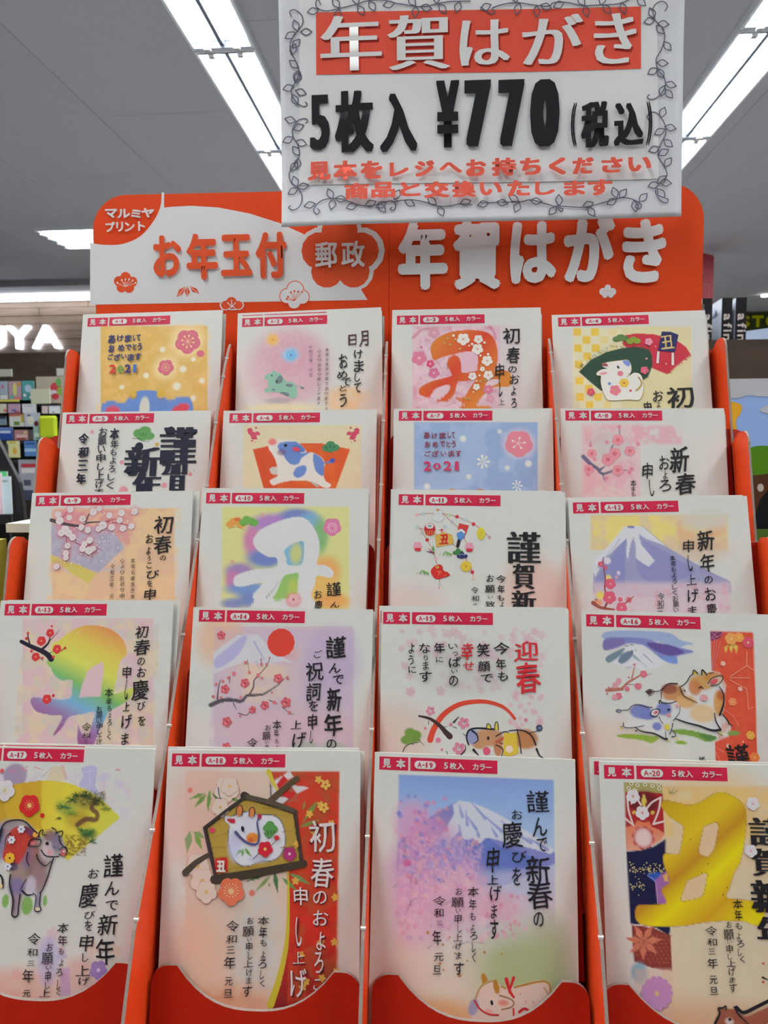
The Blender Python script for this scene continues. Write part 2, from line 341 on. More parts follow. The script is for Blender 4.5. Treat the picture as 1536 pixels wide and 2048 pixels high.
SHEETS=[
(1,[-.2609,.55565,.09809,.99994,.00278,.01064,.011,-.25287,-.96744],[39,30],
[[["p","a"],14397788,12.7,1,0,[138,93,933,119,978,1258,212,1246]],[["p","n"],15385720,54.3,.5,.5,12.7,3,[138,93,971,1086]],[["p","e"],15981475,.8,1,[789,233,119.6,119.6,0]],[["p","e"],15981475,.8,1,[639,424,84,84,0]],[["p","F"],13854842,"",5,.3,.52,[793,233,95.7]],[["p","S"],15650702,3,3,1,[793,233,833,243]],[["p","E"],15650702,[836,243,7.6,7.6,0]],[["p","S"],15650702,3,3,1,[793,233,817,269]],[["p","E"],15650702,[819,271,7.6,7.6,0]],[["p","S"],15650702,3,3,1,[793,233,787,274]],[["p","E"],15650702,[787,277,7.6,7.6,0]],[["p","S"],15650702,3,3,1,[793,233,761,255]],[["p","E"],15650702,[759,257,7.7,7.7,0]],[["p","S"],15650702,3,3,1,[793,233,754,224]],[["p","E"],15650702,[751,223,7.7,7.7,0]],[["p","S"],15650702,3,3,1,[793,233,770,198]],[["p","E"],15650702,[768,195,7.7,7.7,0]],[["p","S"],15650702,3,3,1,[793,233,800,193]],[["p","E"],15650702,[800,190,7.7,7.7,0]],[["p","S"],15650702,3,3,1,[793,233,826,211]],[["p","E"],15650702,[828,210,7.7,7.7,0]],[["p","F"],13854842,"",5,.2,.52,[641,424,60.1]],[["p","S"],15650702,1.8,1.8,1,[641,424,666,430]],[["p","E"],15650702,[667,431,4.8,4.8,0]],[["p","S"],15650702,1.8,1.8,1,[641,424,656,446]],[["p","E"],15650702,[657,448,4.8,4.8,0]],[["p","S"],15650702,1.8,1.8,1,[641,424,637,450]],[["p","E"],15650702,[637,451,4.8,4.8,0]],[["p","S"],15650702,1.8,1.8,1,[641,424,620,438]],[["p","E"],15650702,[619,439,4.8,4.8,0]],[["p","S"],15650702,1.8,1.8,1,[641,424,616,419]],[["p","E"],15650702,[614,418,4.8,4.8,0]],[["p","S"],15650702,1.8,1.8,1,[641,424,626,402]],[["p","E"],15650702,[625,401,4.8,4.8,0]],[["p","S"],15650702,1.8,1.8,1,[641,424,644,399]],[["p","E"],15650702,[645,397,4.8,4.8,0]],[["p","S"],15650702,1.8,1.8,1,[641,424,661,411]],[["p","E"],15650702,[662,410,4.8,4.8,0]],[["p","E"],13854842,[890,327,28.2,24.7,0]],[["p","e"],15591118,.95,.9,[610,289,19.9,19.9,0]],[["p","e"],15591118,.95,.9,[767,441,24,24,0]],[["p","e"],15591118,.95,.9,[727,567,28.1,28.1,0]],[["p","e"],15591118,.95,.9,[498,481,19.8,19.8,0]],[["p","e"],15591118,.95,.9,[325,565,17,17,0]],[["p","e"],15591118,.95,.9,[909,531,19.6,19.6,0]],[["p","e"],15591118,.95,.9,[839,369,16.9,16.9,0]],[["p","e"],15591118,.95,.9,[851,658,19.5,19.5,0]],[["p","a"],6851530,7,1,1,[210,1072,183,732,202,679,263,667,344,682,385,634,445,595,577,598,641,640,677,672,755,643,816,649,844,689,856,761,861,1084]],[["p","n"],5863097,7.1,.55,.35,8.8,5,[370,678,671,1081]],[["p","e"],14209988,1,.25,[500,726,36.9,87.9,0]],[["p","e"],14240348,1,.25,[268,738,53.1,35.4,0]],[["p","e"],14237777,1,.25,[763,736,65.5,34.9,-.3]],[["p","e"],14266178,1,.2,[411,621,26.5,33.6,0]],[["p","e"],14266178,1,.2,[614,621,29.9,33.4,0]],[["p","S"],11766071,4,4,1,[394,625,413,652,434,635]],[["p","S"],11766071,4,4,1,[588,639,611,662,637,649]],[["l","G"],3488109,.05,0,["あ",230,199,54,66,"け",293,194,49,49,"ま",352,197,52,55,"し",397,195,20,44,"て",428,194,33,48,"お",234,271,45,59,"め",305,268,47,50,"で",358,267,48,44,"と",405,263,29,44,"う",442,265,31,57,"ご",231,337,39,44,"ざ",281,341,49,53,"い",331,336,38,37,"ま",383,344,51,53,"す",435,341,48,55]],[["l","G"],14238263,.06,0,["2",253,428,48,66]],[["l","G"],6266445,.05,0,["0",311,431,43,53]],[["l","G"],4208504,.06,0,["2",366,430,47,64]],[["l","G"],4224196,.06,0,["1",417,430,23,60]]]),
(2,[-.14568,.55466,.09428,.99981,.00489,.01869,.01932,-.25284,-.96731],[33,17],
[[["p","e"],14263730,.75,.7,[367,399,293.3,284.7,0]],[["p","e"],13866149,.45,.8,[392,293,199,164.4,0]],[["p","e"],14261934,.35,.8,[437,473,189,154.6,0]],[["p","n"],14859976,21.9,.5,.3,52.6,2,[136,111,702,711]],[["p","e"],15646339,.6,.8,[787,644,152.3,84.6,0]],[["p","e"],15655576,.5,.9,[320,708,256.6,51.3,0]],[["p","n"],15646339,34.1,.5,.5,42.6,7,[659,534,912,1062]],[["p","a"],15517848,51.6,.5,0,[148,694,955,719,953,1148,157,1128]],[["p","F"],15383145,13866039,5,.3,.48,[257,187,41.8]],[["p","e"],15648899,.5,.8,[257,187,52.3,52.3,0]],[["p","e"],9750758,.8,.8,[387,306,60.5,53.6,0]],[["p","F"],8371426,4884932,5,.1,.48,[392,309,41.5]],[["p","e"],10392728,.6,.9,[310,642,94.3,21.4,0]],[["p","P"],9354403,1,[210,550,231,544,236,533,222,519,203,510,201,483,214,452,255,431,268,409,283,432,320,444,338,479,361,495,356,506,403,509,431,540,438,588,432,625,396,627,370,604,318,584,258,578,215,579,206,567]],[["p","P"],9354403,0,[417,583,438,587,438,597,419,598]],[["p","S"],9354403,5.4,5.4,1,[431,537,459,543,480,554]],[["p","E"],7242115,[475,555,13.7,7.7,.3]],[["p","P"],7242115,1,[284,490,312,458,334,470,330,505,300,520,284,512]],[["p","E"],7242115,[382,533,25.8,12,.1]],[["p","E"],7242115,[270,561,12,6.9,0]],[["p","P"],7242115,1,[314,583,352,581,382,595,378,613,357,608]],[["p","E"],1450024,[256,456,6,6,0]],[["p","E"],1450024,[293,500,6.9,6.9,0]],[["p","E"],14267310,[215,501,14.7,22.4,-.3]],[["l","G"],5122869,.04,2,["日",831,215,57,81,"月",913,205,64,117]],[["l","G"],2236966,.04,2,["け",872,322,60,67,"ま",875,409,71,89,"し",865,492,38,62,"て",865,567,51,70,"お",766,369,61,107,"め",759,469,72,58,"で",787,523,68,57,"と",764,568,47,44,"う",762,656,51,96]],[["l","V"],6243928,0,2,.06,"令和三年",[530,257,536,356,27,29.3]],[["l","V"],6243928,0,2,.06,"元旦",[534,427,536,466,26.8,29.2]],[["l","V"],4865096,0,2,.06,"心よりお祈り申し上げます",[596,286,593,674,28.5,31]],[["l","V"],4865096,0,2,.06,"本年も幸多き年でありますよ",[649,282,647,713,28.5,30.9]],[["l","V"],4865096,0,2,.06,"うに",[646,748,646,783,28,30.5]]]),
(3,[-.03435,.55523,.09648,.99999,-.00091,-.00348,-.00359,-.25289,-.96749],[34,44],
[[["p","a"],14528959,11.2,.8,0,[144,122,757,133,746,1170,152,1169]],[["p","a"],14269124,39.6,.35,0,[670,120,907,124,893,1012,663,1011]],[["p","n"],13860760,36.2,.58,.5,16.1,4,[144,122,740,1011]],[["p","n"],15388629,48.2,.5,.6,16.1,9,[144,122,747,1011]],[["p","s"],13131640,22.4,3.6,8,.6,1,[152,209,216,151,336,136]],[["p","s"],13131651,19,3.6,7.9,.5,1,[686,137,717,193,724,260]],[["p","s"],12479118,6.5,2.4,4.8,.5,1,[313,379,384,497]],[["p","F"],14253976,15383231,5,.2,.48,[193,361,55.7]],[["p","F"],14112120,15383231,5,.2,.48,[272,404,30.2]],[["p","F"],14120084,15383231,5,.2,.48,[297,471,39.6]],[["p","E"],13857934,[207,281,9.6,9.6,0]],[["p","F"],14253976,15383231,5,.2,.48,[670,595,34.3]],[["p","F"],14524078,15383231,5,.2,.48,[685,660,29.6]],[["p","F"],14261934,15383231,5,.2,.48,[296,177,43.9]],[["p","g"],[[0,14253873],[.45,13977130],[1,14387511]],1.6,1,1,[312,228,744,575],[277,329,273,278,312,220,400,175,527,158,638,170,701,205,735,293,734,410,714,459,777,456,823,481,834,543,810,576,744,576,690,591,635,639,587,708,572,712,634,711,688,733,678,1011,462,1010,478,728,509,707,463,670,435,645,463,654,502,650,537,597,581,524,549,527,502,535,463,539,439,621,400,670,361,686,314,669,345,657,400,604,404,559,353,567,298,595,278,644,251,644,203,631,191,602,211,569,289,529,408,497,416,472,388,414,400,364,432,339,360,355,297,379]],[["p","a"],14858950,1.6,1,1,[439,338,511,319,582,323,601,358,598,425,589,458,502,473,488,465,485,407,467,356]],[["p","a"],14862542,1.6,1,1,[671,529,745,526,733,554,666,582,651,578]],[["p","a"],14861516,1.6,1,1,[274,644,298,611,361,583,400,571,388,604,337,657]],[["p","F"],15394009,14261912,5,.3,.45,[501,227,46]],[["p","F"],15394009,14261912,5,.3,.45,[606,229,33.2]],[["p","F"],15394009,14261912,5,.3,.45,[599,301,41]],[["p","F"],15394009,14261912,5,.3,.45,[665,388,39.3]],[["p","F"],15394009,14261912,5,.3,.45,[563,499,29.8]],[["p","F"],15394009,14261912,5,.3,.45,[672,492,35.2]],[["p","F"],15394009,14261912,5,.3,.45,[590,577,25]],[["p","F"],15394009,14261912,5,.3,.45,[632,448,18.8]],[["p","E"],15394009,[432,200,9.5,9.5,0]],[["p","E"],15394009,[648,255,9.5,9.5,0]],[["p","E"],15394009,[562,264,8.7,8.7,0]],[["p","E"],15394009,[672,341,9.4,9.4,0]],[["p","E"],15394009,[619,350,7.9,7.9,0]],[["p","E"],15394009,[611,494,7.1,7.1,0]],[["p","E"],15394009,[541,276,6.3,6.3,0]],[["p","E"],15394009,[569,612,5.5,5.5,0]],[["p","E"],15394009,[445,226,5.6,5.6,0]],[["p","E"],15394009,[591,534,6.3,6.3,0]],[["p","E"],11774306,[370,253,8.7,7.2,.4]],[["p","E"],11774306,[409,266,8.7,7.1,.4]],[["p","E"],11774306,[390,219,8.8,7.2,.4]],[["p","E"],11774306,[477,298,8.7,7.1,.4]],[["p","E"],11774306,[620,536,8.6,7,.4]],[["p","E"],11774306,[624,423,8.6,7.1,.4]],[["p","E"],11774306,[542,661,8.6,7,.4]],[["p","E"],11774306,[519,659,8.6,7,.4]],[["p","E"],11774306,[651,529,8.6,7,.4]],[["p","S"],11097421,2.4,.8,1,[373,717,459,685]],[["p","S"],8339511,3.6,1.6,1,[390,447,392,405]],[["l","G"],2236966,.03,2,["初",835,207,118,117,"春",846,351,91,120,"の",837,453,58,46,"お",851,524,68,68,"よ",844,608,33,64,"ろ",844,696,39,69]],[["l","G"],2236966,.02,2,["申",750,468,60,116,"し",756,589,23,119,"上",759,687,43,45]]]),
(4,[.07711,.55367,.09049,.99993,.00307,.01174,.01214,-.25287,-.96742],[42,21],
[[["p","a"],14668707,13.8,1,0,[436,100,939,117,862,1261,376,1253]],[["p","a"],14867383,10.4,1,0,[142,102,470,113,409,1254,93,1249]],[["p","a"],15385154,6.1,.95,0,[144,102,197,104,195,159,141,158]],[["p","a"],15385154,6,.95,0,[265,106,318,108,316,163,262,162]],[["p","a"],15257464,6,.51,0,[385,110,439,112,436,167,383,165]],[["p","a"],15385154,6,.95,0,[204,163,258,165,255,221,202,219]],[["p","a"],15257464,6,.73,0,[325,167,378,169,375,224,322,223]],[["p","a"],15385154,6,.95,0,[144,221,197,223,195,278,141,276]],[["p","a"],15385154,6,.95,0,[264,225,318,226,315,281,262,280]],[["p","a"],15257464,6,.51,0,[385,228,438,230,435,285,382,283]],[["p","a"],15385154,6,.95,0,[204,282,257,283,255,338,202,337]],[["p","a"],15257464,6,.73,0,[324,285,377,287,375,342,322,340]],[["p","a"],15385154,6,.95,0,[144,339,197,340,195,395,142,394]],[["p","a"],15385154,6,.95,0,[264,342,317,344,315,399,262,397]],[["p","a"],15257464,6,.51,0,[384,346,437,347,434,402,381,401]],[["p","a"],15385154,6,.95,0,[204,399,257,401,255,455,202,454]],[["p","a"],15257464,6,.73,0,[324,403,377,404,374,459,321,457]],[["p","a"],15385154,6,.95,0,[144,456,197,457,195,512,142,510]],[["p","a"],15385154,6,.95,0,[264,459,317,461,314,515,261,514]],[["p","a"],15257464,6,.51,0,[383,462,436,464,433,518,380,517]],[["p","a"],15385154,6,.95,0,[204,516,257,517,254,571,202,570]],[["p","a"],15257464,6,.73,0,[323,519,376,520,373,574,321,573]],[["p","a"],15385154,6,.95,0,[144,572,197,573,195,628,142,626]],[["p","a"],15385154,6,.95,0,[263,575,316,577,314,630,261,629]],[["p","a"],15257464,5.9,.51,0,[382,578,435,580,432,633,380,632]],[["p","a"],15385154,6,.95,0,[204,631,257,633,254,686,201,685]],[["p","a"],15257464,5.9,.73,0,[323,634,375,636,372,689,320,688]],[["p","a"],15385154,6,.95,0,[144,687,197,689,195,742,142,741]],[["p","a"],15385154,5.9,.95,0,[263,690,316,692,313,745,261,744]],[["p","a"],15257464,5.9,.51,0,[382,693,434,694,431,748,379,747]],[["p","a"],15385154,5.9,.95,0,[204,746,256,747,254,801,201,800]],[["p","a"],15257464,5.9,.73,0,[322,749,374,750,372,803,320,802]],[["p","a"],15385154,5.9,.95,0,[144,802,197,803,195,856,142,855]],[["p","a"],15385154,5.9,.95,0,[263,805,315,806,313,859,260,858]],[["p","a"],15257464,5.9,.51,0,[381,807,433,808,430,861,378,860]],[["p","a"],13119298,4.3,1,0,[484,167,570,153,689,164,839,215,895,262,924,318,846,379,757,454,674,415,633,391,561,316,472,231]],[["p","n"],14237784,8.6,.6,0,4.3,0,[485,150,914,458]],[["p","a"],2968633,5.1,1,0,[167,419,252,335,358,283,462,258,565,252,649,273,664,310,663,392,629,473,585,499,447,549,310,559,245,499]],[["p","S"],3758916,7.1,1.7,1,[234,362,391,302,547,270]],[["p","S"],3100219,2.6,.9,1,[286,307,274,292]],[["p","S"],3100219,2.6,.9,1,[365,262,353,247]],[["p","S"],3100219,2.6,.9,1,[201,373,190,358]],[["p","S"],3100219,2.6,.9,1,[615,263,603,248]],[["p","S"],3100219,2.6,.9,1,[542,252,531,237]],[["p","S"],3100219,2.6,.9,1,[433,250,422,234]],[["p","S"],3100219,2.6,.9,1,[254,328,243,313]],[["p","S"],3100219,2.6,.9,1,[274,326,263,311]],[["p","S"],3100219,2.6,.9,1,[572,262,561,247]],[["p","S"],3100219,2.6,.9,1,[559,252,548,237]],[["p","S"],3100219,2.6,.9,1,[322,292,311,277]],[["p","S"],3100219,2.6,.9,1,[526,261,515,246]],[["p","S"],3100219,2.6,.9,1,[597,252,586,237]],[["p","S"],3100219,2.6,.9,1,[466,256,454,241]],[["p","S"],3100219,2.6,.9,1,[418,248,407,233]],[["p","S"],3100219,2.6,.9,1,[403,246,392,231]],[["p","S"],3100219,2.6,.9,1,[622,264,611,249]],[["p","S"],3100219,2.6,.9,1,[438,250,427,235]],[["p","S"],3100219,2.6,.9,1,[610,259,599,244]],[["p","S"],3100219,2.6,.9,1,[598,263,586,248]],[["p","S"],3100219,2.6,.9,1,[419,251,408,236]],[["p","S"],3100219,2.6,.9,1,[463,253,451,238]],[["p","S"],3100219,2.6,.9,1,[248,334,237,319]],[["p","S"],3100219,2.6,.9,1,[565,250,554,235]],[["p","S"],3100219,2.6,.9,1,[191,387,179,372]],[["p","S"],3100219,2.6,.9,1,[307,300,296,285]],[["p","S"],3100219,2.6,.9,1,[401,250,390,234]],[["p","S"],3100219,2.6,.9,1,[653,255,642,240]],[["p","S"],3100219,2.6,.9,1,[373,258,362,243]],[["p","S"],3100219,2.6,.9,1,[479,251,468,236]],[["p","S"],3100219,2.6,.9,1,[344,281,333,266]],[["p","S"],3100219,2.6,.9,1,[327,288,316,273]],[["p","S"],3100219,2.6,.9,1,[609,252,598,237]],[["p","S"],3100219,2.6,.9,1,[199,373,187,358]],[["p","S"],3100219,2.6,.9,1,[542,258,531,243]],[["p","S"],3100219,2.6,.9,1,[286,310,275,295]],[["p","S"],3100219,2.6,.9,1,[256,331,245,316]],[["p","S"],3100219,2.6,.9,1,[189,389,178,374]],[["p","S"],3100219,2.6,.9,1,[604,265,593,250]],[["p","S"],3100219,2.6,.9,1,[527,262,516,247]],[["p","S"],3100219,2.6,.9,1,[177,398,165,383]],[["p","S"],3100219,2.6,.9,1,[637,263,626,248]],[["p","S"],3100219,2.6,.9,1,[371,270,360,254]],[["p","S"],3100219,2.6,.9,1,[473,259,461,244]],[["p","S"],3100219,2.6,.9,1,[314,291,303,276]],[["p","S"],3100219,2.6,.9,1,[388,249,377,234]],[["p","S"],3100219,2.6,.9,1,[357,277,346,262]],[["p","S"],3100219,2.6,.9,1,[333,277,322,262]],[["p","S"],3100219,2.6,.9,1,[190,381,179,366]],[["p","S"],3100219,2.6,.9,1,[551,254,540,239]],[["p","S"],3100219,2.6,.9,1,[313,290,301,275]],[["p","S"],3100219,2.6,.9,1,[645,258,634,243]],[["p","S"],3100219,2.6,.9,1,[272,315,260,300]],[["p","S"],3100219,2.6,.9,1,[196,375,184,360]],[["p","S"],3100219,2.6,.9,1,[500,250,489,235]],[["p","S"],3100219,2.6,.9,1,[188,387,177,372]],[["p","S"],3100219,2.6,.9,1,[291,316,280,301]],[["p","S"],3100219,2.6,.9,1,[229,352,218,337]],[["p","S"],3100219,2.6,.9,1,[546,255,535,240]],[["p","S"],3100219,2.6,.9,1,[648,259,637,244]],[["p","S"],13119298,2.5,.8,1,[883,350,894,359]],[["p","S"],13119298,2.5,.8,1,[854,372,866,381]],[["p","S"],13119298,2.5,.8,1,[918,323,929,332]],[["p","S"],13119298,2.5,.8,1,[853,373,864,383]],[["p","S"],13119298,2.5,.8,1,[882,351,893,360]],[["p","S"],13119298,2.5,.8,1,[774,435,785,444]],[["p","S"],13119298,2.5,.8,1,[784,427,795,436]],[["p","S"],13119298,2.5,.8,1,[840,383,851,393]],[["p","S"],13119298,2.5,.8,1,[919,322,930,332]],[["p","S"],13119298,2.5,.8,1,[881,351,892,361]],[["p","S"],13119298,2.5,.8,1,[883,350,894,359]],[["p","S"],13119298,2.5,.8,1,[889,345,900,355]],[["p","S"],13119298,2.5,.8,1,[885,348,896,358]],[["p","S"],13119298,2.5,.8,1,[777,432,788,441]],[["p","S"],13119298,2.5,.8,1,[900,337,911,346]],[["p","S"],13119298,2.5,.8,1,[915,325,926,334]],[["p","S"],13119298,2.5,.8,1,[767,440,778,449]],[["p","S"],13119298,2.5,.8,1,[828,392,840,402]],[["p","S"],13119298,2.5,.8,1,[757,448,768,457]],[["p","S"],13119298,2.5,.8,1,[856,371,867,380]],[["p","S"],13119298,2.5,.8,1,[772,436,783,446]],[["p","S"],13119298,2.5,.8,1,[813,404,825,413]],[["p","S"],13119298,2.5,.8,1,[790,422,802,431]],[["p","S"],13119298,2.5,.8,1,[798,416,809,425]],[["p","S"],13119298,2.5,.8,1,[840,383,852,392]],[["p","S"],13119298,2.5,.8,1,[908,330,919,340]],[["p","S"],13119298,2.5,.8,1,[888,346,899,355]],[["p","S"],13119298,2.5,.8,1,[776,433,788,442]],[["p","S"],13119298,2.5,.8,1,[772,436,783,445]],[["p","S"],13119298,2.5,.8,1,[768,439,779,449]],[["p","E"],5996358,[435,191,29.2,19.2,0]],[["p","E"],5996358,[462,177,29.2,19.2,0]],[["p","E"],5996358,[488,189,29.2,19.2,0]],[["p","E"],9150007,[522,212,25.8,20.5,0]],[["p","E"],9150007,[546,197,25.8,20.5,0]],[["p","E"],9150007,[569,210,25.8,20.5,0]],[["p","P"],2566496,0,[740,147,801,151,850,174,819,298,706,284]],[["p","G"],14269048,.05,2,["丑",773,224,89,96]],[["p","P"],14866901,0,[701,288,717,291,706,375,689,373]],[["p","P"],14866901,0,[796,300,812,303,807,394,789,391]],[["p","P"],12229208,1,[313,454,287,449,286,430,315,410,359,400,331,390,327,366,352,358,387,352,457,345,501,343,521,377,521,423,503,460,539,437,582,453,597,517,589,591,558,634,494,630,373,633,340,612,317,547,309,491]],[["p","P"],15394526,1,[315,455,290,450,289,432,317,411,361,402,334,392,330,369,354,361,388,355,457,348,500,346,519,379,519,424,502,460,537,439,579,453,594,517,586,589,556,631,493,627,375,630,342,610,319,546,312,491]],[["p","P"],10376540,1,[329,384,333,364,354,365,366,386]],[["p","E"],14851747,[333,437,25.6,10.2,-.1]],[["p","P"],8362197,1,[466,352,500,346,516,370,504,392,479,378]],[["p","E"],2830135,[433,395,7.7,11.9,-.4]],[["p","E"],14975892,[445,441,20.4,19.5,0]],[["p","E"],7640270,[369,511,11,11,0]],[["p","E"],13844568,[507,565,8.5,8.5,0]],[["p","F"],14843790,13868642,5,.2,.48,[405,559,39]],[["p","F"],15385165,13131564,6,0,.48,[467,509,33.9]],[["p","F"],14243177,14259331,5,.2,.48,[242,566,27.2]],[["p","F"],14245752,14261912,5,.2,.48,[608,422,28.8]],[["p","F"],14982830,14253944,5,.2,.48,[648,218,27.2]],[["p","E"],14259352,[626,340,7.6,7.6,0]],[["p","E"],14259352,[691,254,5.9,5.9,0]],[["p","E"],14982819,[754,380,6.8,6.8,0]],[["p","S"],12229208,8.9,13.3,1,[565,471,584,508,570,543,547,563]],[["p","S"],12229208,3.8,3.8,1,[489,469,503,442]],[["l","G"],2236966,.04,2,["初",831,620,178,156]],[["l","G"],2236966,.03,2,["お",687,606,67,79,"よ",686,667,23,45,"春",839,738,67,89,"の",765,718,50,35]],[["l","G"],2236966,.03,2,["申",616,692,50,98]]]),
(5,[-.25904,.51517,.02513,1,.00059,.00226,.00233,-.25289,-.96749],[29,14],
[[["p","e"],14274500,.2,1,[219,379,133,133,0]],[["p","e"],6397528,1,.25,[540,154,33.6,30.1,0]],[["p","e"],6397528,1,.25,[587,139,44.2,33.6,0]],[["p","e"],6397528,1,.25,[620,175,37.1,28.2,0]],[["p","e"],6397528,1,.25,[577,181,44.2,24.7,0]],[["p","S"],2834487,2.7,2.7,1,[550,154,567,170]],[["p","S"],2834487,2.7,2.7,1,[575,148,579,170]],[["p","S"],2834487,2.7,2.7,1,[600,155,589,171]],[["p","S"],4207927,4,1.8,1,[505,190,551,192,570,208,623,214]],[["p","E"],14660440,[677,234,13.2,13.2,0]],[["p","e"],14518680,.9,.4,[219,141,13.9,13.9,0]],[["p","e"],14518680,.9,.4,[440,356,14.9,14.9,0]],[["p","e"],14518680,.9,.4,[744,516,19.2,19.2,0]],[["p","e"],14518680,.9,.4,[465,551,31.9,31.9,0]],[["p","e"],14518680,1,.3,[917,442,14.7,13,0]],[["p","S"],6239554,1.7,1.7,1,[910,424,904,415]],[["p","S"],6239554,1.7,1.7,1,[940,422,942,407]],[["l","G"],2105909,.07,1,["謹",825,243,257,256]],[["p","E"],2105909,[768,146,31.7,36.9,0]],[["p","P"],2105909,1,[817,147,829,131,934,130,948,139,936,170,866,174,831,166]],[["l","G"],2105909,.13,1,["加",808,402,176,86]],[["l","G"],2105909,.1,1,["貝",831,521,126,143]],[["l","G"],2105909,.07,1,["新",585,351,250,202]],[["p","E"],2105909,[554,248,29.1,30.9,0]],[["p","E"],2105909,[497,421,19.3,19.3,0]],[["l","G"],2105909,.11,1,["年",627,526,205,182]],[["l","V"],2105909,.04,2,.06,"お願い申し上げま",[294,144,301,567,64,69.5]],[["l","G"],2105909,.06,2,["本",379,158,66,83]],[["l","V"],2105909,.04,2,.06,"年もよろしく",[383,230,378,516,58.8,63.9]],[["l","V"],2105909,.06,2,.06,"令和三年",[169,192,172,470,78.1,84.9]]]),
(6,[-.14654,.51514,.02503,1,-.00061,-.00233,-.00241,-.25289,-.96749],[43,19],
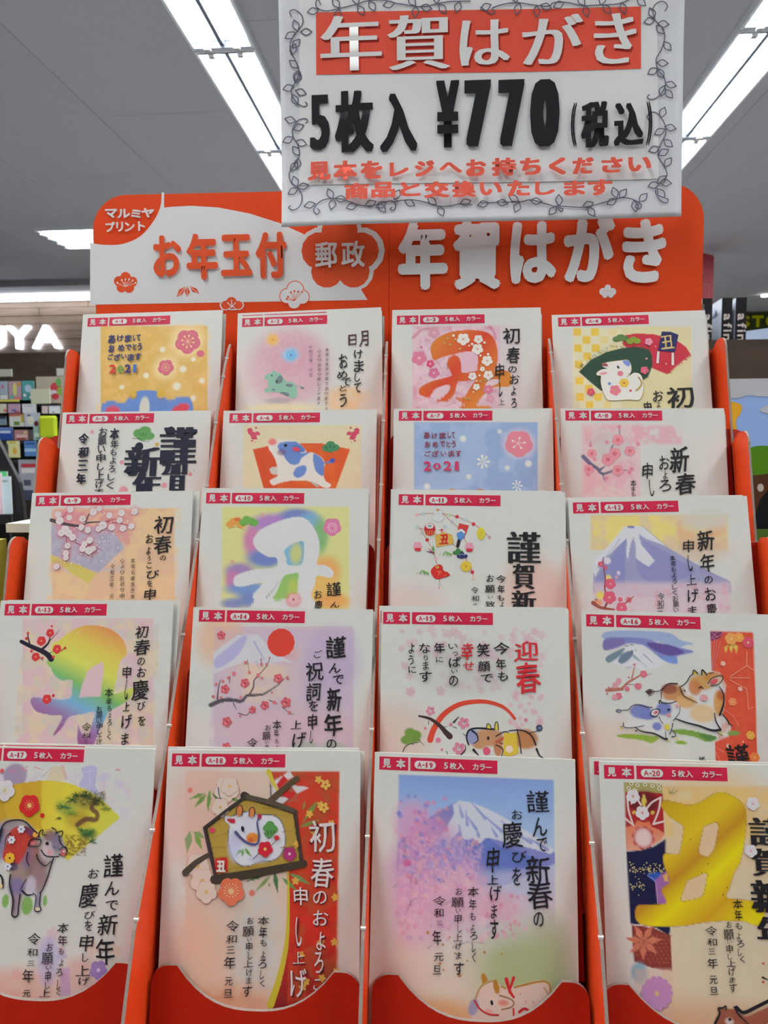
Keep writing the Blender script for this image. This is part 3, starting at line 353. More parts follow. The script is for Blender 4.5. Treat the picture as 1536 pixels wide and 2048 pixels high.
[[["p","a"],14667683,11.8,.9,0,[141,103,937,110,956,1173,189,1179]],[["p","s"],15392193,3.1,3.1,4.2,.6,1,[267,194,260,167,244,143,220,127,192,121,165,126,142,142,128,166,123,193]],[["p","s"],15392193,3.1,3.1,4.2,.6,1,[246,194,241,175,229,158,212,147,193,142,174,146,158,157,148,174,145,194]],[["p","s"],15392193,3.1,3.1,4.2,.6,1,[225,194,222,183,215,173,205,166,194,164,183,166,173,173,167,182,166,194]],[["p","s"],15392193,3.1,3.1,4.2,.6,1,[456,196,450,168,433,144,410,128,382,122,355,128,333,143,318,167,314,195]],[["p","s"],15392193,3.1,3.1,4.2,.6,1,[435,195,431,176,419,159,402,148,383,144,364,148,348,159,338,175,335,195]],[["p","s"],15392193,3.1,3.1,4.2,.6,1,[414,195,412,184,405,174,395,168,384,165,373,167,363,174,357,184,356,195]],[["p","s"],15392193,3.1,3.1,4.2,.6,1,[644,197,638,169,622,146,599,130,571,124,544,129,522,145,507,168,503,196]],[["p","s"],15392193,3.1,3.1,4.2,.6,1,[624,197,619,177,608,161,591,149,572,145,553,149,537,160,527,177,524,196]],[["p","s"],15392193,3.1,3.1,4.2,.6,1,[603,197,600,185,594,175,584,169,573,167,562,169,552,175,546,185,545,196]],[["p","s"],15392193,3.1,3.1,4.1,.6,1,[832,198,826,170,810,147,787,131,760,125,733,131,710,146,696,170,691,197]],[["p","s"],15392193,3.1,3.1,4.1,.6,1,[811,198,807,178,796,162,779,151,760,147,741,150,725,161,715,178,712,197]],[["p","s"],15392193,3.1,3.1,4.1,.6,1,[790,198,788,186,781,177,772,170,761,168,750,170,740,177,734,186,732,197]],[["p","s"],15392193,3.1,3.1,4.2,.6,1,[364,273,358,246,342,222,318,206,290,201,263,206,241,221,226,245,222,273]],[["p","s"],15392193,3.1,3.1,4.2,.6,1,[344,273,339,254,327,237,311,226,291,222,272,226,256,237,246,253,243,273]],[["p","s"],15392193,3.1,3.1,4.2,.6,1,[323,273,320,262,313,252,303,245,292,243,281,245,272,252,266,261,264,273]],[["p","s"],15392193,3.1,3.1,4.2,.6,1,[553,274,547,247,530,223,507,207,480,202,453,207,430,223,416,246,411,274]],[["p","s"],15392193,3.1,3.1,4.2,.6,1,[532,274,528,255,516,238,500,227,480,223,461,227,445,238,435,254,432,274]],[["p","s"],15392193,3.1,3.1,4.2,.6,1,[511,274,509,263,502,253,492,247,481,244,470,246,461,253,455,262,453,274]],[["p","s"],15392193,3.1,3.1,4.1,.6,1,[740,275,734,248,718,224,695,209,668,203,641,208,619,224,604,247,599,275]],[["p","s"],15392193,3.1,3.1,4.1,.6,1,[719,275,715,256,704,239,688,228,668,224,649,228,634,239,623,255,620,275]],[["p","s"],15392193,3.1,3.1,4.1,.6,1,[699,275,696,264,690,254,680,248,669,245,658,248,649,254,643,263,641,275]],[["p","s"],15392193,3.1,3.1,4.1,.6,1,[926,276,921,249,905,226,882,210,855,204,828,209,806,225,791,248,786,276]],[["p","s"],15392193,3.1,3.1,4.1,.6,1,[906,276,902,257,891,240,874,229,855,225,837,229,821,240,810,256,807,276]],[["p","s"],15392193,3.1,3.1,4.1,.6,1,[885,276,883,265,876,255,867,249,856,246,845,249,836,255,830,265,828,276]],[["p","s"],15392193,3.1,3.1,4.2,.6,1,[273,351,267,323,250,300,226,284,199,278,172,284,149,299,135,323,131,350]],[["p","s"],15392193,3.1,3.1,4.2,.6,1,[252,351,248,331,236,315,219,304,200,300,181,303,165,314,155,331,152,350]],[["p","s"],15392193,3.1,3.1,4.2,.6,1,[231,351,229,339,222,330,212,323,201,321,190,323,180,329,174,339,173,350]],[["p","s"],15392193,3.1,3.1,4.2,.6,1,[461,352,455,324,439,301,415,285,388,279,361,285,339,300,324,323,320,351]],[["p","s"],15392193,3.1,3.1,4.2,.6,1,[441,351,436,332,425,316,408,304,389,301,370,304,354,315,344,332,341,351]],[["p","s"],15392193,3.1,3.1,4.2,.6,1,[420,351,417,340,411,330,401,324,390,322,379,324,369,330,363,340,362,351]],[["p","s"],15392193,3.1,3.1,4.1,.6,1,[649,352,643,325,627,302,603,286,576,280,549,286,527,301,512,324,508,352]],[["p","s"],15392193,3.1,3.1,4.1,.6,1,[628,352,624,333,613,316,596,305,577,301,558,305,542,316,532,333,529,352]],[["p","s"],15392193,3.1,3.1,4.1,.6,1,[607,352,605,341,598,331,589,325,578,323,567,325,557,331,551,341,549,352]],[["p","s"],15392193,3.1,3.1,4.1,.6,1,[835,353,829,326,814,303,790,287,763,281,737,287,714,302,700,325,695,353]],[["p","s"],15392193,3.1,3.1,4.1,.6,1,[815,353,810,334,799,317,783,306,764,302,745,306,729,317,719,333,716,353]],[["p","s"],15392193,3.1,3.1,4.1,.6,1,[794,353,792,342,785,332,776,326,764,323,753,326,744,332,738,342,736,353]],[["p","s"],15392193,3.1,3.1,4.2,.6,1,[370,429,364,401,348,378,324,362,297,357,270,362,247,378,233,401,229,428]],[["p","s"],15392193,3.1,3.1,4.2,.6,1,[350,429,345,409,334,393,317,382,298,378,279,382,263,393,253,409,250,428]],[["p","s"],15392193,3.1,3.1,4.2,.6,1,[329,428,326,417,319,408,310,401,298,399,287,401,278,408,272,417,270,428]],[["p","s"],15392193,3.1,3.1,4.1,.6,1,[558,429,551,402,535,379,512,363,485,358,458,363,436,378,421,401,417,429]],[["p","s"],15392193,3.1,3.1,4.1,.6,1,[537,429,533,410,521,394,505,383,486,379,467,382,451,393,441,410,438,429]],[["p","s"],15392193,3.1,3.1,4.1,.6,1,[516,429,514,418,507,408,498,402,486,400,475,402,466,408,460,418,458,429]],[["p","s"],15392193,3.1,3.1,4.1,.6,1,[744,430,738,403,722,379,699,364,672,358,645,364,623,379,608,402,604,429]],[["p","s"],15392193,3.1,3.1,4.1,.6,1,[723,430,719,411,708,394,692,383,673,379,654,383,638,394,628,410,625,429]],[["p","s"],15392193,3.1,3.1,4.1,.6,1,[703,430,700,418,694,409,684,403,673,400,662,402,653,409,647,418,645,430]],[["p","s"],15392193,3,3,4.1,.6,1,[929,430,924,403,908,380,885,365,858,359,832,364,809,380,795,403,790,430]],[["p","s"],15392193,3,3,4.1,.6,1,[909,430,905,411,894,395,878,384,859,380,840,384,824,395,814,411,811,430]],[["p","s"],15392193,3,3,4.1,.6,1,[888,430,886,419,880,410,870,403,859,401,848,403,839,409,833,419,831,430]],[["p","s"],15392193,3.1,3.1,4.2,.6,1,[279,505,273,478,257,455,233,440,206,434,179,439,156,455,142,478,138,505]],[["p","s"],15392193,3.1,3.1,4.2,.6,1,[259,505,254,486,242,470,226,459,206,455,187,459,172,470,162,486,159,505]],[["p","s"],15392193,3.1,3.1,4.2,.6,1,[238,505,235,494,228,485,219,478,207,476,196,478,187,485,181,494,179,505]],[["p","s"],15392193,3.1,3.1,4.1,.6,1,[467,506,460,479,444,456,421,440,394,435,367,440,345,455,330,478,326,506]],[["p","s"],15392193,3.1,3.1,4.1,.6,1,[446,506,442,487,430,470,414,459,395,456,376,459,360,470,350,486,347,506]],[["p","s"],15392193,3.1,3.1,4.1,.6,1,[425,506,423,495,416,485,407,479,395,476,384,479,375,485,369,494,367,506]],[["p","s"],15392193,3.1,3.1,4.1,.6,1,[653,506,647,479,631,456,608,441,581,435,554,440,532,456,518,479,513,506]],[["p","s"],15392193,3.1,3.1,4.1,.6,1,[633,506,628,487,617,471,601,460,582,456,563,460,547,471,537,487,534,506]],[["p","s"],15392193,3.1,3.1,4.1,.6,1,[612,506,609,495,603,486,593,479,582,477,571,479,562,485,556,495,554,506]],[["p","s"],15392193,3,3,4.1,.6,1,[839,507,833,480,817,457,794,441,767,436,741,441,718,456,704,479,699,506]],[["p","s"],15392193,3,3,4.1,.6,1,[818,507,814,488,803,471,787,460,768,457,749,460,733,471,723,487,720,506]],[["p","s"],15392193,3,3,4.1,.6,1,[798,507,795,495,789,486,779,480,768,477,757,480,748,486,742,495,740,506]],[["p","E"],13584997,[187,138,18.6,16.7,0]],[["p","E"],13584997,[206,164,20.2,18.2,0]],[["p","E"],13584997,[238,160,15.2,13.6,0]],[["p","E"],13584997,[216,185,20.2,18.2,0]],[["p","E"],13584997,[228,121,7.6,6.8,0]],[["p","E"],13584997,[204,211,7.6,6.8,0]],[["p","E"],13584997,[233,196,6.7,6.1,0]],[["p","E"],13584997,[227,220,4.2,3.8,0]],[["p","E"],13584997,[250,165,8.4,7.6,0]],[["p","E"],13584997,[183,155,10.1,9.1,0]],[["p","E"],13584997,[908,144,18.2,16.4,0]],[["p","E"],13584997,[891,169,19.8,17.8,0]],[["p","E"],13584997,[859,164,14.9,13.4,0]],[["p","E"],13584997,[883,190,19.8,17.8,0]],[["p","E"],13584997,[867,126,7.4,6.7,0]],[["p","E"],13584997,[896,215,7.4,6.7,0]],[["p","E"],13584997,[866,200,6.6,5.9,0]],[["p","E"],13584997,[874,224,4.1,3.7,0]],[["p","E"],13584997,[848,169,8.3,7.4,0]],[["p","E"],13584997,[914,161,9.9,8.9,0]],[["p","a"],14178598,1.7,1,0,[213,271,340,242,506,228,673,231,867,272,764,574,734,690,341,690,293,524]],[["p","n"],14641704,67.1,.5,.6,5,2,[298,246,791,690]],[["p","a"],13582884,11.8,.6,0,[213,271,340,242,390,238,390,690,341,690,293,524]],[["p","a"],13617343,1.7,1,1,[332,407,346,394,379,394,385,440,347,439]],[["p","a"],12235694,1.6,1,0,[597,487,631,491,668,525,648,527]],[["p","a"],14998995,1.7,1,1,[316,237,320,208,347,199,397,202,456,204,506,217,536,240,566,273,583,296,617,294,659,315,688,341,700,374,692,408,695,458,713,491,744,510,730,533,693,529,639,500,589,487,515,484,449,489,400,501,357,514,336,484,381,457,387,440,373,356,342,297,323,271]],[["p","a"],6850504,1.7,1,1,[380,246,398,225,448,219,506,221,566,277,529,298,592,294,543,332,523,370,478,375,444,348,417,306,387,272]],[["p","a"],6850504,1.7,1,1,[621,303,675,331,693,358,726,354,746,337,763,345,759,360,726,370,695,373,694,448,662,441,632,399]],[["p","E"],4217791,[750,348,16.5,14,0]],[["p","a"],6850504,1.7,1,1,[492,432,512,395,561,381,580,399,567,441,531,464,502,458]],[["p","a"],5863097,1.7,1,1,[478,255,507,240,545,260,565,283,525,296,487,281]],[["p","E"],14239326,[505,271,26.6,15,.25]],[["p","E"],1710632,[433,244,11.7,10.9,0]],[["p","e"],14966620,.85,.7,[343,219,28.5,23.5,0]],[["p","e"],7621229,.7,.8,[408,290,30,21.7,0]],[["p","E"],5017184,[709,264,31.4,24.8,0]],[["p","E"],5017184,[735,241,31.4,24.8,0]],[["p","E"],5017184,[764,261,31.4,24.8,0]],[["p","E"],5017184,[736,269,31.4,24.8,0]],[["p","S"],1717544,5.2,5.2,1,[702,257,715,267]],[["p","S"],1717544,5.2,5.2,1,[733,242,735,261]],[["p","S"],1717544,5.2,5.2,1,[763,250,753,264]]]),
(7,[-.03118,.51514,.025,.99997,-.00206,-.00787,-.00814,-.25288,-.96746],[33,15],
[[["p","a"],9874899,12.8,1,0,[134,93,943,95,928,1130,147,1141]],[["p","n"],11518686,95.6,.5,.6,12.8,3,[134,93,932,901]],[["p","e"],12241630,.4,1,[327,463,156.5,93.9,0]],[["l","G"],9320264,.03,0,["あ",220,182,40,45,"け",271,187,37,38,"ま",324,184,46,44,"し",368,180,22,41,"て",393,182,22,41,"お",226,245,38,40,"め",276,245,36,40,"で",323,242,35,39,"と",363,244,28,38,"う",396,244,28,47,"ご",228,308,41,37,"ざ",278,308,46,44,"い",330,307,36,29,"ま",382,307,42,42,"す",428,307,39,45]],[["l","G"],13581413,.05,0,["2",226,391,51,65,"0",288,393,49,44,"2",357,390,53,63,"1",417,391,25,61]],[["p","e"],14272725,.8,.6,[820,239,104.9,97.1,0]],[["p","F"],14845846,"",5,.3,.6,[819,239,91.7]],[["p","S"],15391189,3.5,3.5,1,[817,237,824,204]],[["p","E"],15391189,[824,202,7.8,7.8,0]],[["p","S"],15391189,3.5,3.5,1,[817,237,856,232]],[["p","E"],15391189,[857,232,7.8,7.8,0]],[["p","S"],15391189,3.5,3.5,1,[817,237,834,268]],[["p","E"],15391189,[835,269,7.8,7.8,0]],[["p","S"],15391189,3.5,3.5,1,[817,237,789,261]],[["p","E"],15391189,[788,262,7.8,7.8,0]],[["p","S"],15391189,3.5,3.5,1,[817,237,783,221]],[["p","E"],15391189,[781,221,7.8,7.8,0]],[["p","S"],15001312,4.9,17.1,1,[596,360,623,360]],[["p","S"],15001312,4.9,17.1,1,[593,366,610,391]],[["p","S"],15001312,4.9,17.1,1,[586,368,580,399]],[["p","S"],15001312,4.9,17.1,1,[581,363,557,378]],[["p","S"],15001312,4.9,17.1,1,[581,357,557,343]],[["p","S"],15001312,4.9,17.1,1,[587,352,581,321]],[["p","S"],15001312,4.9,17.1,1,[593,354,610,328]],[["p","S"],15001312,3.7,12.7,1,[813,519,836,519]],[["p","S"],15001312,3.7,12.7,1,[810,525,824,545]],[["p","S"],15001312,3.7,12.7,1,[805,526,800,552]],[["p","S"],15001312,3.7,12.7,1,[801,522,780,534]],[["p","S"],15001312,3.7,12.7,1,[801,516,780,505]],[["p","S"],15001312,3.7,12.7,1,[805,513,800,487]],[["p","S"],15001312,3.7,12.7,1,[811,514,825,493]],[["p","e"],14869209,.95,.8,[457,206,20.4,20.4,0]],[["p","e"],14869209,.95,.8,[879,372,22.1,22.1,0]],[["p","e"],14869209,.95,.8,[743,401,16.1,16.1,0]],[["p","e"],14869209,.95,.8,[696,157,14.2,14.2,0]],[["p","e"],14869209,.95,.8,[495,460,16.2,16.2,0]],[["p","e"],14869209,.95,.8,[225,526,20.4,20.4,0]],[["p","E"],13145193,[386,553,24.9,14,0]],[["p","E"],13145193,[568,552,24.8,12.4,0]],[["p","e"],13606520,1,.1,[483,709,185.4,154.5,0]]]),
(8,[.07781,.5149,.02409,.99993,-.00306,-.01171,-.0121,-.25287,-.96742],[33,16],
[[["p","a"],14991039,18.2,.75,0,[133,103,513,102,473,1320,109,1327]],[["p","n"],14853550,54.5,.45,.8,36.3,2,[133,98,783,257]],[["p","n"],14854578,54.1,.5,.7,36.1,6,[129,326,482,1055]],[["p","e"],13158081,.7,1,[310,259,125.8,98.9,0]],[["p","a"],14857143,70.4,.5,0,[231,969,884,959,867,1312,222,1325]],[["p","s"],5855610,28.8,14.2,4.5,.9,1,[142,325,191,377,226,400,261,437,324,418]],[["p","s"],5855610,14.1,4,3.6,1,1,[248,409,280,386]],[["p","s"],5855610,9.4,2.7,3.6,1,1,[266,433,268,465,278,488]],[["p","s"],5855610,4,1.8,2.7,1,1,[351,423,405,413,458,408]],[["p","s"],5855610,11.7,5.6,3.6,1,1,[319,278,333,245]],[["p","s"],8347512,4,1.8,2.7,1,1,[376,173,376,112]],[["p","s"],9002861,2.7,1.8,2.7,1,1,[399,291,472,268,499,239]],[["p","s"],9002861,2.7,1.8,2.7,1,1,[189,240,193,212]],[["p","s"],9002861,2.7,1.8,2.7,1,1,[298,230,299,193]],[["p","F"],14849183,14245741,5,.3,.55,[364,213,39.5]],[["p","E"],13847132,[364,213,11.1,11.1,0]],[["p","E"],15651780,[364,213,4,4,0]],[["p","F"],14849183,14245741,5,.3,.55,[197,304,32.4]],[["p","E"],13847132,[197,304,9.1,9.1,0]],[["p","E"],15651780,[197,304,3.2,3.2,0]],[["p","F"],14849183,14245741,5,.3,.55,[341,304,41.2]],[["p","E"],13847132,[341,304,11.5,11.5,0]],[["p","E"],15651780,[341,304,4.1,4.1,0]],[["p","F"],14849183,14245741,5,.3,.55,[297,343,43]],[["p","E"],13847132,[297,343,12.1,12.1,0]],[["p","E"],15651780,[297,343,4.3,4.3,0]],[["p","F"],14849183,14245741,5,.3,.55,[438,286,35.8]],[["p","E"],13847132,[438,286,10,10,0]],[["p","E"],15651780,[438,286,3.6,3.6,0]],[["p","F"],14849183,14245741,5,.3,.55,[174,408,32.3]],[["p","E"],13847132,[174,408,9.1,9.1,0]],[["p","E"],15651780,[174,408,3.2,3.2,0]],[["p","F"],14849183,14245741,5,.3,.55,[358,413,37.5]],[["p","E"],13847132,[358,413,10.5,10.5,0]],[["p","E"],15651780,[358,413,3.8,3.8,0]],[["p","e"],14516110,.9,.4,[190,250,12.6,12.6,0]],[["p","e"],14516110,.9,.4,[295,229,12.6,12.6,0]],[["p","e"],14516110,.9,.4,[214,342,12.6,12.6,0]],[["p","e"],14516110,.9,.4,[375,126,12.6,12.6,0]],[["p","e"],14516110,.9,.4,[431,427,12.5,12.5,0]],[["p","e"],14516110,.9,.4,[285,465,12.5,12.5,0]],[["p","e"],14516110,.9,.4,[170,443,12.6,12.6,0]],[["p","e"],14516110,.9,.4,[490,239,12.5,12.5,0]],[["p","e"],14516110,.9,.4,[445,406,12.5,12.5,0]],[["l","G"],2236966,.04,2,["新",744,342,115,170,"春",776,500,126,135]],[["l","G"],2236966,.02,2,["お",649,364,62,90,"よ",653,446,29,51,"ろ",649,513,74,74,"申",543,419,64,107,"し",565,529,27,104]],[["l","G"],2236966,.02,2,["本",452,498,38,46,"年",451,538,25,33,"も",450,569,25,30]]]),
(9,[-.25839,.4694,-.02757,.99994,.0028,.01071,.01107,-.25287,-.96744],[28,18],
[[["p","a"],14858904,12.2,1,0,[138,100,928,110,981,1234,224,1238]],[["p","n"],15386776,61,.5,.7,12.2,4,[138,100,970,999]],[["p","n"],14259348,52.3,.45,.7,26.1,8,[138,100,679,349]],[["p","a"],11512251,1.7,1,0,[141,200,215,209,320,219,527,230,621,352,463,509,156,394]],[["p","n"],12893898,26,.5,.5,3.5,6,[146,209,624,506]],[["p","e"],14256532,.6,.9,[291,176,103.8,77.8,0]],[["p","a"],14009449,2.6,1,0,[156,398,240,428,345,462,453,513,408,574,297,512,225,461,160,448]],[["p","S"],5852243,24.3,5.4,1,[139,175,214,197,328,215,378,194,498,189]],[["p","S"],7626584,13.6,5.4,1,[361,194,376,152,391,123]],[["p","S"],11092060,5.4,1.7,1,[481,187,585,201,659,219]],[["p","S"],11092060,5.4,1.7,1,[490,189,583,167]],[["p","S"],11092060,5.4,2.6,1,[212,159,243,116]],[["p","S"],11092060,5.4,1.7,1,[301,316,372,354,427,413]],[["p","S"],11092060,3.9,1.7,1,[337,345,414,338,485,376]],[["p","S"],11092060,5.4,1.7,1,[249,319,241,260]],[["p","e"],14256536,.5,1,[180,139,38.4,38.4,0]],[["p","F"],14668755,13614788,5,.3,.6,[180,139,22.6]],[["p","e"],14256536,.5,1,[194,180,44.2,44.2,0]],[["p","F"],14668755,13614788,5,.3,.6,[194,180,26]],[["p","e"],14256536,.5,1,[255,161,32.4,32.4,0]],[["p","F"],14668755,13614788,5,.3,.6,[255,161,19.1]],[["p","e"],14256536,.5,1,[258,110,35.4,35.4,0]],[["p","F"],14668755,13614788,5,.3,.6,[258,110,20.8]],[["p","e"],14256536,.5,1,[342,169,38.2,38.2,0]],[["p","F"],14668755,13614788,5,.3,.6,[342,169,22.5]],[["p","e"],14256536,.5,1,[408,127,41.1,41.1,0]],[["p","F"],14668755,13614788,5,.3,.6,[408,127,24.2]],[["p","e"],14256536,.5,1,[446,106,32.3,32.3,0]],[["p","F"],14668755,13614788,5,.3,.6,[446,106,19]],[["p","e"],14256536,.5,1,[513,150,35.1,35.1,0]],[["p","F"],14668755,13614788,5,.3,.6,[513,150,20.6]],[["p","e"],14256536,.5,1,[590,136,37.9,37.9,0]],[["p","F"],14668755,13614788,5,.3,.6,[590,136,22.3]],[["p","e"],14256536,.5,1,[675,128,37.9,37.9,0]],[["p","F"],14668755,13614788,5,.3,.6,[675,128,22.3]],[["p","e"],14256536,.5,1,[581,182,35,35,0]],[["p","F"],14668755,13614788,5,.3,.6,[581,182,20.6]],[["p","e"],14256536,.5,1,[659,221,34.8,34.8,0]],[["p","F"],14668755,13614788,5,.3,.6,[659,221,20.5]],[["p","e"],14256536,.5,1,[606,232,37.8,37.8,0]],[["p","F"],14668755,13614788,5,.3,.6,[606,232,22.2]],[["p","e"],14256536,.5,1,[533,226,37.9,37.9,0]],[["p","F"],14668755,13614788,5,.3,.6,[533,226,22.3]],[["p","e"],14256536,.5,1,[476,212,46.7,46.7,0]],[["p","F"],14668755,13614788,5,.3,.6,[476,212,27.5]],[["p","e"],14256536,.5,1,[450,236,32.1,32.1,0]],[["p","F"],14668755,13614788,5,.3,.6,[450,236,18.9]],[["p","e"],14256536,.5,1,[382,241,36.6,36.6,0]],[["p","F"],14668755,13614788,5,.3,.6,[382,241,21.5]],[["p","e"],14256536,.5,1,[339,224,35.2,35.2,0]],[["p","F"],14668755,13614788,5,.3,.6,[339,224,20.7]],[["p","e"],14256536,.5,1,[235,239,50,50,0]],[["p","F"],14668755,13614788,5,.3,.6,[235,239,29.4]],[["p","e"],14256536,.5,1,[212,258,41.1,41.1,0]],[["p","F"],14668755,13614788,5,.3,.6,[212,258,24.2]],[["p","e"],14256536,.5,1,[261,261,41.1,41.1,0]],[["p","F"],14668755,13614788,5,.3,.6,[261,261,24.2]],[["p","e"],14256536,.5,1,[288,286,38.1,38.1,0]],[["p","F"],14668755,13614788,5,.3,.6,[288,286,22.4]],[["p","e"],14256536,.5,1,[259,339,35.1,35.1,0]],[["p","F"],14668755,13614788,5,.3,.6,[259,339,20.7]],[["p","e"],14256536,.5,1,[399,306,37.9,37.9,0]],[["p","F"],14668755,13614788,5,.3,.6,[399,306,22.3]],[["p","e"],14256536,.5,1,[366,329,35,35,0]],[["p","F"],14668755,13614788,5,.3,.6,[366,329,20.6]],[["p","e"],14256536,.5,1,[357,358,37.9,37.9,0]],[["p","F"],14668755,13614788,5,.3,.6,[357,358,22.3]],[["p","e"],14256536,.5,1,[399,371,43.7,43.7,0]],[["p","F"],14668755,13614788,5,.3,.6,[399,371,25.7]],[["p","e"],14256536,.5,1,[424,359,34.9,34.9,0]],[["p","F"],14668755,13614788,5,.3,.6,[424,359,20.5]],[["p","e"],14256536,.5,1,[251,385,35.1,35.1,0]],[["p","F"],14668755,13614788,5,.3,.6,[251,385,20.6]],[["p","e"],14256536,.5,1,[254,414,32.1,32.1,0]],[["p","F"],14668755,13614788,5,.3,.6,[254,414,18.9]],[["p","e"],14256536,.5,1,[197,468,35,35,0]],[["p","F"],14668755,13614788,5,.3,.6,[197,468,20.6]],[["p","E"],15522265,[309,224,4.3,4.3,0]],[["p","E"],15522265,[519,313,4.3,4.3,0]],[["p","E"],15522265,[450,339,4.3,4.3,0]],[["p","E"],15522265,[415,365,4.3,4.3,0]],[["p","E"],15522265,[581,214,4.3,4.3,0]],[["p","E"],15522265,[294,448,4.3,4.3,0]],[["p","E"],15522265,[320,298,4.3,4.3,0]],[["p","E"],15522265,[503,256,4.3,4.3,0]],[["p","E"],15522265,[360,198,4.3,4.3,0]],[["p","E"],15522265,[376,104,4.3,4.3,0]],[["p","E"],15522265,[406,418,4.3,4.3,0]],[["p","E"],15522265,[343,454,4.3,4.3,0]],[["p","E"],15522265,[343,420,4.3,4.3,0]],[["p","E"],15522265,[353,221,4.3,4.3,0]],[["p","E"],15522265,[294,237,4.3,4.3,0]],[["p","E"],15522265,[575,193,4.3,4.3,0]],[["p","E"],15522265,[399,429,4.3,4.3,0]],[["p","E"],15522265,[500,314,4.3,4.3,0]],[["p","E"],15522265,[481,289,4.3,4.3,0]],[["p","E"],15522265,[469,203,4.3,4.3,0]],[["p","E"],15522265,[615,200,4.3,4.3,0]],[["p","E"],15522265,[483,437,4.3,4.3,0]],[["p","E"],15522265,[463,320,4.3,4.3,0]],[["p","E"],15522265,[635,188,4.3,4.3,0]],[["p","E"],15522265,[351,394,4.3,4.3,0]],[["p","E"],15522265,[657,139,4.3,4.3,0]],[["p","E"],15522265,[394,117,4.3,4.3,0]],[["p","E"],15522265,[397,388,4.3,4.3,0]],[["p","E"],15522265,[340,163,4.3,4.3,0]],[["p","E"],15522265,[392,161,4.3,4.3,0]],[["p","E"],15522265,[584,354,4.3,4.3,0]],[["p","E"],15522265,[479,258,4.3,4.3,0]],[["p","E"],15522265,[345,162,4.3,4.3,0]],[["p","E"],15522265,[483,201,4.3,4.3,0]],[["p","E"],15522265,[424,362,4.3,4.3,0]],[["p","E"],15522265,[483,137,4.3,4.3,0]],[["p","E"],15522265,[482,436,4.3,4.3,0]],[["p","E"],15522265,[291,449,4.3,4.3,0]],[["p","E"],15522265,[330,422,4.3,4.3,0]],[["p","E"],15522265,[465,352,4.3,4.3,0]],[["p","E"],15522265,[489,319,4.3,4.3,0]],[["p","E"],15522265,[542,159,4.3,4.3,0]],[["p","E"],15522265,[413,401,4.3,4.3,0]],[["p","E"],15522265,[458,203,4.3,4.3,0]],[["p","E"],15522265,[336,407,4.3,4.3,0]],[["p","E"],15522265,[528,193,4.3,4.3,0]],[["p","E"],15522265,[405,414,4.3,4.3,0]],[["p","E"],15522265,[424,374,4.3,4.3,0]],[["p","E"],15522265,[230,367,4.3,4.3,0]],[["p","E"],15522265,[509,166,4.3,4.3,0]],[["p","E"],15522265,[577,189,4.3,4.3,0]],[["p","E"],15522265,[357,364,4.3,4.3,0]],[["p","E"],15522265,[460,373,4.3,4.3,0]],[["p","E"],15522265,[249,443,4.3,4.3,0]],[["p","E"],15522265,[549,269,4.3,4.3,0]],[["l","G"],2236966,.03,2,["初",865,213,119,112,"春",866,336,114,112,"の",871,420,38,31]],[["l","G"],2236966,.04,2,["お",780,300,47,58,"よ",778,374,27,50,"ろ",784,422,20,29,"こ",787,466,34,35,"び",812,521,82,53,"を",797,578,34,37,"申",802,644,70,69]],[["l","V"],2236966,.01,2,.06,"本年も幸多き年",[683,435,692,657,31.2,33.9]],[["l","V"],2236966,.01,2,.06,"心よりお祈り申",[617,435,626,653,31.2,33.9]],[["l","V"],2236966,.01,2,.06,"令和三年",[554,470,558,583,29.7,32.3]],[["l","V"],2236966,.01,2,.06,"元",[561,656,561,657,29.5,32]]]),
(10,[-.14827,.47011,-.02485,.99998,-.00164,-.00629,-.0065,-.25288,-.96747],[26,30],
